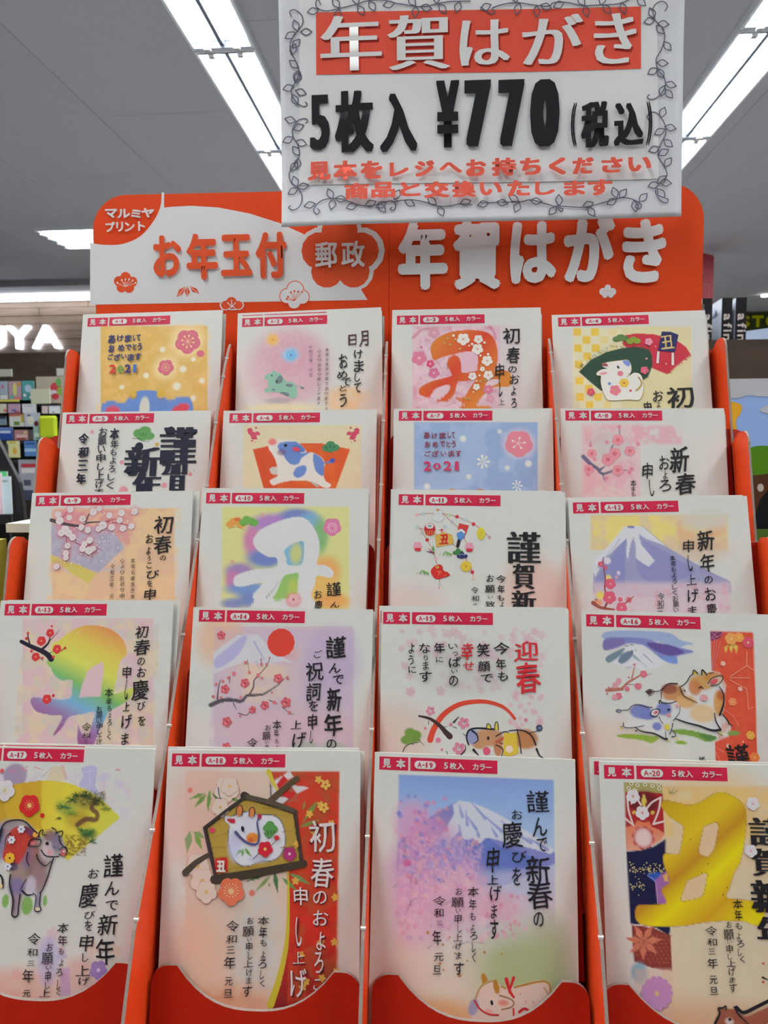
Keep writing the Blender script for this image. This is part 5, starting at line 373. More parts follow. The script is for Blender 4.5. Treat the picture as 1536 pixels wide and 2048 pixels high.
[[["p","e"],14270126,.6,1,[132,736,286.4,150,0]],[["p","a"],9742286,7,.9,1,[124,119,215,106,368,105,478,116,532,150,600,169,558,177,510,192,421,167,325,148,123,154]],[["p","a"],8094143,7,.95,1,[123,154,214,144,353,148,421,174,530,192,598,210,557,225,508,241,507,275,459,270,419,250,378,217,324,183,234,179,122,217]],[["p","a"],6245006,6.9,.9,1,[352,169,462,176,537,205,536,223,460,235,379,203]],[["p","a"],8088227,7,.8,1,[123,161,214,151,227,186,122,217]],[["p","a"],7640277,6.9,.8,1,[412,243,488,241,508,248,507,279,459,273]],[["p","a"],14408670,2.8,1,0,[122,245,213,207,248,182,324,182,378,224,439,270,417,299,320,315,142,279]],[["p","a"],6388615,2.8,.9,1,[125,258,164,230,230,201,198,249,142,284]],[["p","a"],5861511,2.8,.9,1,[194,277,212,235,271,214,267,247,225,283]],[["p","s"],4216173,4.3,1.4,2.1,1,1,[271,216,267,254]],[["p","s"],7637411,5.7,1.4,2.8,1,1,[330,232,383,282]],[["p","s"],9019054,19.4,4.3,4.1,.8,1,[281,247,315,274]],[["p","s"],10398137,9,4.3,3.5,.7,1,[238,307,266,303]],[["p","s"],10398148,5.7,2.1,3.4,.7,1,[321,281,348,304]],[["p","s"],4871533,4.3,2.1,2.8,1,1,[234,191,283,181]],[["p","s"],6253187,3.1,1.4,2.1,1,1,[286,202,290,219]],[["p","S"],12219490,17.9,16.6,1,[128,431,173,426,211,422]],[["p","S"],12219490,15.1,5.7,1,[207,422,243,386,278,365,313,343]],[["p","S"],13139832,9,3.1,1,[264,365,276,316,287,282]],[["p","S"],10381922,4.3,1.4,1,[229,397,277,396,325,394]],[["p","S"],10379106,4.3,1.4,1,[326,343,371,336]],[["p","F"],14524072,14846350,5,.3,.55,[193,380,16.6]],[["p","F"],14251143,14846350,5,.3,.55,[327,339,20.6]],[["p","F"],14251143,14846350,5,.3,.55,[296,405,19.2]],[["p","F"],14251143,14846350,5,.3,.55,[238,421,13.8]],[["p","F"],14251143,14846350,5,.3,.55,[191,460,19.3]],[["p","F"],14524072,14846350,5,.3,.55,[169,467,16.5]],[["p","F"],14524072,14846350,5,.3,.55,[174,402,16.6]],[["p","E"],13857923,[139,416,5.5,5.5,0]],[["p","E"],13857923,[276,289,5.5,5.5,0]],[["p","E"],13857923,[130,450,5.5,5.5,0]],[["p","E"],13857923,[247,359,5.5,5.5,0]],[["p","E"],13857923,[152,420,5.5,5.5,0]],[["p","a"],13979959,6.9,1,0,[692,97,917,98,914,406,900,937,685,946,690,682,762,653,778,599,734,534,761,384,730,317,688,308]],[["p","n"],14245698,20.6,.5,.5,6.9,4,[692,97,897,872]],[["p","a"],8336738,2.7,1,0,[690,100,760,102,738,137,690,152]],[["p","S"],14849187,2.1,2.1,1,[690,139,732,124,760,102]],[["p","S"],14849187,2.1,2.1,1,[711,138,700,221,690,304]],[["p","S"],14849187,2,2,1,[741,151,721,221,700,307]],[["p","S"],14849187,2.1,2.1,1,[721,145,710,221,693,304]],[["p","S"],14849187,2.1,2.1,1,[698,107,731,131]],[["p","S"],14849187,2.1,2.1,1,[726,103,697,131]],[["p","S"],14851715,4.2,4.2,0,[878,203,874,278,787,336,782,356,868,401,872,509,896,495]],[["p","S"],14851715,4.2,4.2,0,[790,344,887,343]],[["p","S"],14851715,4.2,4.2,0,[877,278,913,304]],[["p","F"],14982744,14990979,6,.2,.5,[799,136,34.1]],[["p","F"],14982733,14990979,6,.2,.5,[841,128,27.2]],[["p","F"],14243181,14990979,6,.2,.5,[887,154,30.6]],[["p","F"],14846296,14990979,6,.2,.5,[790,471,22.9]],[["p","F"],14854477,14990979,6,.2,.5,[875,642,24]],[["p","F"],14843714,14990979,6,.2,.5,[890,754,26.5]],[["p","F"],14242114,14990979,6,.2,.5,[834,677,26.7]],[["p","F"],13846082,14990979,6,.2,.5,[798,738,20]],[["p","a"],14270040,1.4,1,0,[798,156,780,178,768,216,760,185]],[["p","a"],14270040,1.4,1,0,[798,156,808,177,796,215,787,184]],[["p","a"],14270040,1.4,1,0,[798,156,835,176,823,214,814,184]],[["p","F"],15119267,"",5,.2,.4,[749,270,15]],[["p","F"],15119267,"",5,.2,.4,[833,402,13.5]],[["p","F"],15119267,"",5,.2,.4,[756,700,12]],[["p","S"],14982808,2,2,1,[748,513,787,545,818,598]],[["p","S"],14982808,2,2,1,[692,709,731,734]],[["p","S"],14982808,2,2,1,[691,735,716,787]],[["p","a"],9481534,2.7,1,1,[181,664,256,658,338,661,398,669,377,694,350,700,310,689,242,682,188,677]],[["p","a"],8101442,2.7,1,1,[474,627,542,624,622,638,695,655,694,672,647,684,581,660,487,646]],[["p","a"],4881222,5.4,.8,1,[608,645,695,655,660,680]],[["p","a"],9021751,2,1,1,[478,693,512,683,549,694,512,702]],[["p","a"],8363608,2,1,1,[756,633,790,622,824,631,795,647,765,645]],[["p","S"],8363597,2,2,1,[803,618,818,598]],[["p","a"],14276565,1.4,1,1,[536,411,572,349,594,321,662,319,736,337,740,385,751,452,741,520,717,601,716,621,610,598,503,568,512,507,432,469,412,449,427,408,469,383,510,388]],[["p","e"],12880211,.95,.5,[481,434,61.3,47.7,0]],[["p","e"],9721154,.95,.5,[461,414,41,27.3,0]],[["p","e"],14264685,.95,.5,[547,479,54.3,33.9,0]],[["p","e"],14532238,.95,.5,[633,537,67.5,47.3,0]],[["p","e"],13145165,.95,.5,[633,374,64.6,40.8,0]],[["p","e"],12746573,.95,.5,[597,403,34,40.8,0]],[["p","e"],13142338,.95,.5,[695,345,47.5,27.2,0]],[["p","e"],13603917,.95,.5,[719,480,27,67.5,0]],[["p","e"],12479042,.95,.5,[731,439,20.3,27,0]],[["p","a"],14270115,1.4,1,1,[659,387,681,356,722,337,742,351,727,378,693,392]],[["p","E"],13587804,[697,367,23.1,12.2,-.5]],[["p","S"],2697009,4.2,4.2,1,[663,380,688,349,736,334,745,350,720,382,679,390]],[["p","S"],2697009,5.6,4.3,1,[523,398,551,377,573,342,590,331]],[["p","a"],14271554,1.4,1,0,[585,331,591,311,611,320,614,334]],[["p","S"],2697009,5.6,5.6,1,[587,331,593,309,614,327]],[["p","a"],14271554,1.4,1,0,[633,330,639,307,655,319,661,334]],[["p","S"],2697009,7.1,7.1,1,[634,332,638,306,661,332]],[["p","S"],7624002,5.6,5.6,1,[669,325,696,319]],[["p","S"],2697009,5.6,3.1,1,[522,419,535,446,568,465,605,481]],[["p","S"],2697009,4.3,4.3,1,[516,398,523,429]],[["p","S"],2236966,5.6,5.6,1,[537,418,544,422]],[["p","S"],2236966,5.6,5.6,1,[618,402,628,396,638,405]],[["p","E"],14655139,[641,454,20.3,16.3,0]],[["p","S"],2697009,4.2,10.7,1,[723,392,742,425,743,479,720,541]],[["p","S"],2697009,5.6,12.7,1,[490,569,543,587,610,602,676,623,720,618]],[["p","S"],2697009,4.2,8.8,1,[693,532,698,575,720,615]],[["p","S"],2697009,5.6,8.7,1,[734,537,762,573,765,586]],[["p","S"],2697009,4.2,4.2,1,[765,586,784,596]],[["p","a"],13617250,1.3,1,0,[709,632,726,628,732,647,715,645]],[["p","S"],2697009,3,3,1,[702,635,729,648]],[["p","S"],4205356,3.1,7.2,1,[415,470,421,422,455,387,503,384]],[["p","S"],2697009,4.3,3.1,1,[379,429,406,426,427,408]],[["p","a"],5584183,1.4,1,0,[334,431,358,418,380,431,357,451]],[["p","S"],2697009,3.1,3.1,1,[334,431,358,418,380,431,357,451,334,431]],[["p","a"],14276565,1.4,1,1,[253,536,288,505,342,510,404,484,479,474,512,501,511,548,476,583,460,630,432,678,372,647,284,623,216,625,203,612,238,591]],[["p","e"],7765951,.95,.4,[307,538,58.1,37.6,0]],[["p","e"],7765951,.95,.4,[430,520,40.8,34,0]],[["p","e"],7765951,.95,.4,[390,613,24.4,21.7,0]],[["p","e"],7765951,.95,.4,[341,560,40.9,20.4,0]],[["p","S"],2697009,3.1,4.3,1,[205,534,239,530,260,509,295,502,342,513,366,513]],[["p","a"],8358307,1.4,1,0,[174,538,188,530,203,538,187,547]],[["p","S"],2697009,3.1,3.1,1,[174,538,188,529,203,538,187,548,174,538]],[["p","E"],14275541,[381,542,23.2,19.1,0]],[["p","E"],13593208,[385,540,13.6,8.2,-.4]],[["p","S"],2697009,4.3,4.3,1,[358,553,365,529,396,521,406,531,388,559,361,556]],[["p","S"],2697009,5.6,5.6,1,[404,491,408,475,419,487]],[["p","S"],2697009,5.6,4.3,1,[421,487,459,489,496,477]],[["p","S"],2697009,2,4.2,1,[513,497,511,528,501,548,476,579]],[["p","E"],2236966,[453,523,7.5,6.1,0]],[["p","E"],14980248,[453,551,11.5,8.1,0]],[["p","E"],14980248,[496,500,8.2,6.8,0]],[["p","S"],2697009,3.1,3.1,1,[402,562,408,582,421,595]],[["p","E"],14534722,[441,614,12.2,16.3,0]],[["p","S"],2697009,4.2,4.2,1,[453,651,464,630,472,593]],[["p","S"],2697009,4.3,3.1,1,[213,602,216,622,257,624,322,610]],[["p","S"],2697009,4.3,10.7,1,[271,620,311,642,372,650,425,675,439,675]],[["p","S"],2697009,3,3,1,[432,638,435,678,452,688]],[["p","S"],2697009,4.2,4.2,1,[467,630,487,656,463,664]],[["p","E"],14272600,[201,625,8.2,5.5,0]],[["p","E"],14272632,[491,671,9.4,5.4,0]],[["p","E"],14272632,[448,686,8.1,4.7,0]],[["p","E"],2236966,[278,639,6.1,3.4,0]],[["p","S"],2697009,3.1,3.1,1,[210,599,211,615,196,623]],[["l","G"],2236966,.04,2,["謹",804,750,117,120]],[["l","G"],2236966,.02,2,["皆",618,788,33,59]]]),
(17,[-.25769,.39229,-.16175,.99999,.00094,.00359,.00371,-.25289,-.96749],[29,9],
[[["p","n"],13614805,47.4,.55,.45,23.7,3,[-19,116,933,382]],[["p","c"],[13878485,14274495,12892889],14,15.7,31.4,.4,6,"f",[178,113,925,255]],[["p","c"],[14264761,11771594,14858915],22,22.7,45.3,.5,9,"f",[331,914,955,1514]],[["p","e"],14849144,.6,1,[394,1199,260.7,89.4,0]],[["p","e"],14256504,.5,.9,[724,1135,118.1,88.6,0]],[["p","e"],14267321,.6,1,[1017,1124,87.7,365.5,0]],[["p","e"],11511253,.5,.6,[533,1075,59.6,119.2,0]],[["p","e"],12230350,.35,.6,[511,996,37.4,44.9,0]],[["p","a"],12227775,5.9,.7,0,[603,1106,647,1098,665,1235,606,1237]],[["p","F"],10387385,13614809,5,.2,.5,[803,1105,48.7]],[["p","a"],11512281,4.6,.75,1,[638,104,718,96,722,196,748,238,693,225,629,198,649,147]],[["p","S"],13881316,2.3,2.3,1,[655,125,708,121]],[["p","S"],13881316,2.3,2.3,1,[680,107,691,196]],[["p","e"],9732003,.8,.3,[268,151,66.4,62.5,0]],[["p","c"],[13860760],12,4.7,7.1,.8,5,"f",[209,105,335,203]],[["p","a"],14272675,6.2,.8,0,[474,100,529,99,557,163,527,178,442,173]],[["p","s"],14524067,18.6,14.5,3.9,.6,1,[529,99,556,163]],[["p","S"],10384504,2.3,.8,1,[417,159,439,137,474,100]],[["p","S"],14261923,6.4,1.6,1,[373,105,430,122]],[["p","c"],[14859961],22,4.6,6.9,.5,3,"f",[759,181,925,270]],[["p","E"],14264750,[839,111,16.9,6.1,0]],[["p","S"],13156046,1.5,1.5,1,[734,102,758,174,786,244]],[["p","g"],[[0,13609260],[.35,13609271],[.5,14665794],[1,13619021]],1.6,1,0,[43,331,863,355],[-10,275,142,222,303,190,418,174,535,178,669,215,773,273,867,355,748,456,634,549,598,578,508,504,366,458,93,437]],[["p","a"],13147692,2.3,.8,0,[303,191,418,174,440,421,355,423]],[["p","a"],12227628,2.3,.6,0,[111,233,188,210,242,369,131,429]],[["p","a"],14667586,2.3,.8,0,[551,178,622,198,573,362,514,391]],[["p","e"],14866765,.5,1,[586,333,122.7,46,-.9]],[["p","e"],8352823,.7,.9,[674,275,92,46,0]],[["p","e"],11108140,.6,.9,[635,368,68.8,45.9,0]],[["p","e"],7640130,.6,.9,[561,313,53.8,38.4,.3]],[["p","e"],6261069,.7,.9,[702,443,45.6,30.4,0]],[["p","s"],6702647,27.5,21.4,4.6,.9,1,[637,396,681,367,734,369,740,337,707,310,727,267]],[["p","n"],7623980,6.9,.45,.8,4.6,3,[572,446,695,555]],[["p","n"],4866092,6.2,.5,.8,6.2,4,[639,219,783,301]],[["p","S"],4879426,4.8,.8,1,[553,306,534,329]],[["p","S"],4879426,4.8,.8,1,[553,306,582,326]],[["p","S"],4879426,4.8,.8,1,[553,306,525,286]],[["p","S"],4879426,4.8,.8,1,[553,306,595,316]],[["p","S"],4879426,4.8,.8,1,[553,306,508,301]],[["p","S"],4879426,4.8,.8,1,[553,306,524,325]],[["p","S"],4879426,4.8,.8,1,[553,306,597,314]],[["p","S"],4879426,4.8,.8,1,[553,306,507,305]],[["p","S"],4879426,4.8,.8,1,[553,306,598,311]],[["p","S"],4879426,4.8,.8,1,[553,306,512,317]],[["p","S"],4879426,4.8,.8,1,[553,306,596,316]],[["p","S"],4879426,4.8,.8,1,[553,306,593,319]],[["p","S"],4879426,4.8,.8,1,[553,306,513,318]],[["p","S"],4879426,4.8,.8,1,[553,306,573,283]],[["p","S"],4879426,4.8,.8,1,[553,306,587,323]],[["p","S"],4879426,4.8,.8,1,[553,306,563,331]],[["p","S"],4879426,4.8,.8,1,[553,306,520,288]],[["p","S"],4879426,4.8,.8,1,[553,306,596,297]],[["p","S"],4218679,4.8,.8,1,[596,269,555,258]],[["p","S"],4218679,4.8,.8,1,[596,269,561,285]],[["p","S"],4218679,4.8,.8,1,[596,269,642,265]],[["p","S"],4218679,4.8,.8,1,[596,269,641,276]],[["p","S"],4218679,4.8,.8,1,[596,269,624,249]],[["p","S"],4218679,4.8,.8,1,[596,269,587,294]],[["p","S"],4218679,4.8,.8,1,[596,269,626,289]],[["p","S"],4218679,4.8,.8,1,[596,269,632,286]],[["p","S"],4218679,4.8,.8,1,[596,269,581,294]],[["p","S"],4218679,4.8,.8,1,[596,269,614,246]],[["p","S"],4218679,4.8,.8,1,[596,269,618,292]],[["p","S"],4218679,4.8,.8,1,[596,269,555,258]],[["p","S"],4218679,4.8,.8,1,[596,269,566,250]],[["p","S"],4218679,4.8,.8,1,[596,269,566,288]],[["p","S"],2837036,4.8,.8,1,[625,247,588,242]],[["p","S"],2837036,4.8,.8,1,[625,247,662,255]],[["p","S"],2837036,4.8,.8,1,[625,247,662,255]],[["p","S"],2837036,4.8,.8,1,[625,247,637,268]],[["p","S"],2837036,4.8,.8,1,[625,247,608,228]],[["p","S"],2837036,4.8,.8,1,[625,247,592,257]],[["p","S"],2837036,4.8,.8,1,[625,247,612,267]],[["p","S"],2837036,4.8,.8,1,[625,247,592,237]],[["p","S"],2837036,4.8,.8,1,[625,247,589,254]],[["p","S"],2837036,4.8,.8,1,[625,247,615,268]],[["p","S"],2837036,4.8,.8,1,[625,247,635,227]],[["p","S"],2837036,4.8,.8,1,[625,247,612,227]],[["p","S"],3492396,4.8,.8,1,[672,247,675,272]],[["p","S"],3492396,4.8,.8,1,[672,247,630,236]],[["p","S"],3492396,4.8,.8,1,[672,247,626,243]],[["p","S"],3492396,4.8,.8,1,[672,247,703,228]],[["p","S"],3492396,4.8,.8,1,[672,247,664,221]],[["p","S"],3492396,4.8,.8,1,[672,247,662,272]],[["p","S"],3492396,4.8,.8,1,[672,247,717,243]],[["p","S"],3492396,4.8,.8,1,[672,247,707,263]],[["p","S"],3492396,4.8,.8,1,[672,247,632,260]],[["p","S"],3492396,4.8,.8,1,[672,247,672,221]],[["p","S"],3492396,4.8,.8,1,[672,247,700,267]],[["p","S"],3492396,4.8,.8,1,[672,247,626,249]],[["p","S"],3492396,4.8,.8,1,[672,247,717,252]],[["p","S"],3492396,4.8,.8,1,[672,247,648,225]],[["p","S"],4213292,4.8,.8,1,[735,274,738,248]],[["p","S"],4213292,4.8,.8,1,[735,274,693,263]],[["p","S"],4213292,4.8,.8,1,[735,274,767,255]],[["p","S"],4213292,4.8,.8,1,[735,274,719,297]],[["p","S"],4213292,4.8,.8,1,[735,274,718,250]],[["p","S"],4213292,4.8,.8,1,[735,274,696,260]],[["p","S"],4213292,4.8,.8,1,[735,274,694,262]],[["p","S"],4213292,4.8,.8,1,[735,274,691,281]],[["p","S"],4213292,4.8,.8,1,[735,274,759,252]],[["p","S"],4213292,4.8,.8,1,[735,274,778,264]],[["p","S"],4213292,4.8,.8,1,[735,274,690,278]],[["p","S"],4213292,4.8,.8,1,[735,274,710,252]],[["p","S"],4213292,4.8,.8,1,[735,274,778,282]],[["p","S"],4213292,4.8,.8,1,[735,274,720,249]],[["p","S"],9016386,4.8,.8,1,[783,308,759,291]],[["p","S"],9016386,4.8,.8,1,[783,308,821,306]],[["p","S"],9016386,4.8,.8,1,[783,308,799,289]],[["p","S"],9016386,4.8,.8,1,[783,308,776,329]],[["p","S"],9016386,4.8,.8,1,[783,308,755,322]],[["p","S"],9016386,4.8,.8,1,[783,308,764,290]],[["p","S"],9016386,4.8,.8,1,[783,308,821,310]],[["p","S"],9016386,4.8,.8,1,[783,308,747,314]],[["p","S"],9016386,4.8,.8,1,[783,308,803,326]],[["p","S"],9016386,4.8,.8,1,[783,308,812,321]],[["p","S"],9016386,4.8,.8,1,[783,308,819,315]],[["p","S"],9016386,4.8,.8,1,[783,308,787,287]],[["p","S"],9016386,4.8,.8,1,[783,308,810,323]],[["p","S"],9016386,4.8,.8,1,[783,308,785,329]],[["p","S"],4224066,4.8,.8,1,[701,436,664,454]],[["p","S"],4224066,4.8,.8,1,[701,436,734,416]],[["p","S"],4224066,4.8,.8,1,[701,436,745,448]],[["p","S"],4224066,4.8,.8,1,[701,436,655,446]],[["p","S"],4224066,4.8,.8,1,[701,436,653,429]],[["p","S"],4224066,4.8,.8,1,[701,436,737,417]],[["p","S"],4224066,4.8,.8,1,[701,436,721,411]],[["p","S"],4224066,4.8,.8,1,[701,436,733,415]],[["p","S"],4224066,4.8,.8,1,[701,436,694,463]],[["p","S"],4224066,4.8,.8,1,[701,436,659,451]],[["p","S"],4224066,4.8,.8,1,[701,436,671,458]],[["p","S"],4224066,4.8,.8,1,[701,436,737,417]],[["p","S"],4224066,4.8,.8,1,[701,436,748,428]],[["p","S"],4224066,4.8,.8,1,[701,436,731,458]],[["p","S"],4224066,4.8,.8,1,[701,436,725,460]],[["p","S"],4224066,4.8,.8,1,[701,436,708,463]],[["p","S"],4224066,4.8,.8,1,[701,436,708,463]],[["p","S"],4224066,4.8,.8,1,[701,436,652,440]],[["p","S"],5603138,4.8,.8,1,[670,423,637,412]],[["p","S"],5603138,4.8,.8,1,[670,423,668,444]],[["p","S"],5603138,4.8,.8,1,[670,423,708,423]],[["p","S"],5603138,4.8,.8,1,[670,423,637,434]],[["p","S"],5603138,4.8,.8,1,[670,423,645,439]],[["p","S"],5603138,4.8,.8,1,[670,423,634,415]],[["p","S"],5603138,4.8,.8,1,[670,423,706,416]],[["p","S"],5603138,4.8,.8,1,[670,423,655,404]],[["p","S"],5603138,4.8,.8,1,[670,423,631,422]],[["p","S"],5603138,4.8,.8,1,[670,423,641,409]],[["p","S"],5603138,4.8,.8,1,[670,423,651,404]],[["p","S"],5603138,4.8,.8,1,[670,423,706,429]],[["p","S"],3497783,4.7,.8,1,[719,478,749,465]],[["p","S"],3497783,4.7,.8,1,[719,478,725,457]],[["p","S"],3497783,4.7,.8,1,[719,478,745,462]],[["p","S"],3497783,4.7,.8,1,[719,478,730,457]],[["p","S"],3497783,4.7,.8,1,[719,478,691,491]],[["p","S"],3497783,4.7,.8,1,[719,478,690,491]],[["p","S"],3497783,4.7,.8,1,[719,478,750,489]],[["p","S"],3497783,4.7,.8,1,[719,478,693,462]],[["p","S"],3497783,4.7,.8,1,[719,478,755,485]],[["p","S"],3497783,4.7,.8,1,[719,478,755,485]],[["p","S"],6253111,4.8,.8,1,[527,363,534,375]],[["p","S"],6253111,4.8,.8,1,[527,363,540,373]],[["p","S"],6253111,4.8,.8,1,[527,363,515,374]],[["p","S"],6253111,4.8,.8,1,[527,363,549,367]],[["p","S"],6253111,4.8,.8,1,[527,363,550,362]],[["p","S"],6253111,4.8,.8,1,[527,363,541,373]],[["p","S"],6253111,4.8,.8,1,[527,363,546,370]],[["p","S"],6253111,4.8,.8,1,[527,363,513,373]],[["p","S"],6253111,4.8,.8,1,[527,363,550,364]],[["p","S"],6253111,4.8,.8,1,[527,363,543,354]],[["p","S"],8363586,4.8,.8,1,[601,333,566,317]],[["p","S"],8363586,4.8,.8,1,[601,333,630,353]],[["p","S"],8363586,4.8,.8,1,[601,333,603,358]],[["p","S"],8363586,4.8,.8,1,[601,333,576,354]],[["p","S"],8363586,4.8,.8,1,[601,333,572,353]],[["p","S"],8363586,4.8,.8,1,[601,333,636,350]],[["p","S"],8363586,4.8,.8,1,[601,333,627,312]],[["p","S"],8363586,4.8,.8,1,[601,333,647,331]],[["p","S"],8363586,4.8,.8,1,[601,333,557,339]],[["p","S"],8363586,4.8,.8,1,[601,333,556,336]],[["p","S"],8363586,4.8,.8,1,[601,333,642,345]],[["p","S"],8363586,4.8,.8,1,[601,333,639,347]],[["p","F"],13708076,14988130,5,.3,.55,[364,303,58.8]],[["p","E"],13577004,[440,353,12.3,12.3,0]],[["p","S"],14993539,1.5,1.5,1,[364,303,393,302]],[["p","S"],14993539,1.5,1.5,1,[364,303,390,316]],[["p","S"],14993539,1.5,1.5,1,[364,303,380,327]],[["p","S"],14993539,1.5,1.5,1,[364,303,366,331]],[["p","S"],14993539,1.5,1.5,1,[364,303,351,328]],[["p","S"],14993539,1.5,1.5,1,[364,303,339,318]],[["p","S"],14993539,1.5,1.5,1,[364,303,334,303]],[["p","S"],14993539,1.5,1.5,1,[364,303,337,289]],[["p","S"],14993539,1.5,1.5,1,[364,303,347,278]],[["p","S"],14993539,1.5,1.5,1,[364,303,361,274]],[["p","S"],14993539,1.5,1.5,1,[364,303,376,278]],[["p","S"],14993539,1.5,1.5,1,[364,303,388,288]],[["p","F"],14275541,13614734,5,.2,.5,[219,229,57.7]],[["p","E"],13849954,[194,128,11,12.5,0]],[["p","E"],13150562,[241,228,2.3,2.3,0]],[["p","E"],13150562,[239,239,2.3,2.3,0]],[["p","E"],13150562,[232,247,2.3,2.3,0]],[["p","E"],13150562,[221,250,2.3,2.3,0]],[["p","E"],13150562,[210,247,2.3,2.3,0]],[["p","E"],13150562,[201,240,2.3,2.3,0]],[["p","E"],13150562,[197,229,2.3,2.3,0]],[["p","E"],13150562,[199,218,2.3,2.3,0]],[["p","E"],13150562,[206,210,2.3,2.3,0]],[["p","E"],13150562,[217,207,2.3,2.3,0]],[["p","E"],13150562,[228,210,2.3,2.3,0]],[["p","E"],13150562,[237,218,2.3,2.3,0]],[["p","a"],11773859,1.5,1,1,[221,398,258,383,335,378,401,422,443,463,502,434,541,447,586,523,565,551,513,559,508,601,499,670,466,733,466,815,440,819,437,741,390,728,354,750,344,853,318,853,307,744,283,649,238,573,180,610,162,428]],[["p","e"],10391704,.85,.8,[255,426,61.8,46.4,0]],[["p","e"],8355747,.85,.8,[209,511,38.6,92.6,0]],[["p","e"],10388344,.85,.8,[344,640,61.1,137.5,0]],[["p","e"],8874601,.85,.8,[425,603,53.4,106.8,0]],[["p","e"],8351886,.85,.8,[366,549,38.3,68.9,0]],[["p","e"],14272718,.85,.8,[480,532,38.2,45.8,0]],[["p","e"],9005673,.85,.8,[489,455,38.3,30.6,0]],[["p","e"],8352910,.85,.8,[530,489,30.5,45.8,0]],[["p","e"],10387331,.85,.8,[446,672,45.6,60.8,0]],[["p","e"],8352931,.85,.8,[328,716,45.7,45.7,0]],[["p","e"],10389912,.85,.8,[324,799,19,53.1,0]],[["p","e"],10392750,.85,.8,[451,781,15.1,45.4,0]],[["p","e"],13156046,.85,.8,[403,707,30.4,45.6,0]],[["p","e"],14259363,.85,.8,[496,539,15.3,15.3,0]],[["p","a"],12205107,2.3,1,1,[271,432,331,410,402,436,420,464,378,507,352,563,318,606,255,594,236,559,254,496]],[["p","n"],13587778,6.2,.5,.4,3.1,0,[231,426,432,596]],[["p","F"],14277092,4210786,6,0,.35,[330,425,21.6]],[["p","F"],14277092,4210786,6,0,.35,[281,480,21.6]],[["p","F"],14277092,4210786,6,0,.35,[272,614,21.5]],[["p","F"],8339554,4210786,6,0,.35,[387,440,21.5]],[["p","F"],14987063,4207927,8,0,.35,[280,572,29.2]],[["p","e"],4210786,.8,.6,[299,614,26,23,0]],[["p","e"],4863320,.7,.6,[367,430,30.8,16.9,.5]],[["p","F"],14985538,"",5,0,.48,[411,450,15.4]],[["p","S"],2697011,8.1,6.4,1,[205,469,229,405,259,385,312,378,352,388,393,422,422,443]],[["p","S"],2697011,8.1,3.5,1,[432,464,433,436,451,425,450,449,476,449]],[["p","S"],2697011,6.3,3.4,1,[500,413,524,426,522,447]],[["p","S"],2697011,6.3,4.8,1,[529,437,559,429,557,454,538,454]],[["p","S"],2697011,8.1,3.5,1,[378,507,390,475,436,474,445,484,432,509,382,510]],[["p","S"],2697011,6.3,6.3,1,[449,526,474,553,513,559,550,555]],[["p","S"],2697011,6.3,4.8,1,[543,461,553,489,585,516,594,529]],[["p","S"],2697011,4.8,4.8,1,[548,524,577,506,594,529,573,554,549,544]],[["p","S"],2697011,8,6.3,1,[521,566,509,608,498,657,473,726,459,740]],[["p","S"],2697011,6.2,4.7,1,[466,733,464,795,474,825,440,826,442,761,425,741]],[["p","S"],2697011,4.7,11.9,1,[426,748,392,752,364,733]],[["p","S"],2697011,8,8,1,[354,750,351,805,348,856,318,853,319,785,292,704,292,655]],[["p","S"],2697011,4.8,4.8,1,[381,674,352,729]],[["p","S"],2697011,6.3,4.8,1,[427,548,437,575,478,605,510,580]],[["p","S"],2697011,8,3.4,1,[377,542,373,577,391,608]],[["p","S"],2697011,10,10,1,[222,650,247,670,255,718]],[["p","S"],2697011,6.4,3.5,1,[272,446,251,468,248,524]],[["p","S"],2697011,10.1,10.1,1,[224,426,209,511,204,539]],[["p","E"],1842220,[480,493,9.9,8.4,0]],[["p","E"],12869474,[573,537,15.2,18.3,0]],[["p","E"],14272718,[575,530,7.6,6.1,0]],[["p","E"],13595768,[404,494,15.3,9.2,0]],[["p","S"],5595022,3.4,3.4,1,[512,507,532,514]],[["p","E"],14274478,[455,819,13.6,9.1,0]],[["p","E"],14272654,[243,712,12.2,12.2,0]],[["p","e"],7776580,.9,.4,[393,807,31.8,45.4,0]],[["p","e"],7776580,.9,.4,[273,787,19.8,34.2,0]],[["p","e"],7776580,.9,.4,[489,780,12.1,27.2,0]],[["l","G"],2368040,.02,2,["謹",849,594,105,113,"ん",850,707,75,71,"で",855,790,67,47,"新",839,884,104,101,"年",835,1013,100,123]],[["l","G"],2368040,.02,2,["お",745,636,55,48,"慶",726,744,98,119,"び",739,840,58,40,"を",736,892,43,48,"申",732,975,71,80,"し",730,1045,33,40,"上",722,1108,75,53,"げ",733,1157,59,39]],[["l","G"],2368040,.02,2,["本",600,907,60,50,"年",603,968,52,50,"も",600,1019,28,33,"よ",605,1076,24,33,"ろ",597,1121,35,36,"し",599,1179,18,52,"く",601,1218,22,26]],[["l","G"],2368040,.02,2,["お",536,1002,34,40,"願",528,1057,60,56,"い",539,1100,30,17,"申",539,1141,30,53,"し",540,1184,26,33,"上",530,1221,59,39]],[["l","G"],2368040,.02,2,["令",450,966,70,57,"和",445,1030,56,37,"三",442,1083,41,23,"年",433,1143,61,63,"元",432,1227,42,33]]]),
(18,[-.14683,.39236,-.1615,.99991,.0033,.01264,.01306,-.25287,-.96741],[24,20],
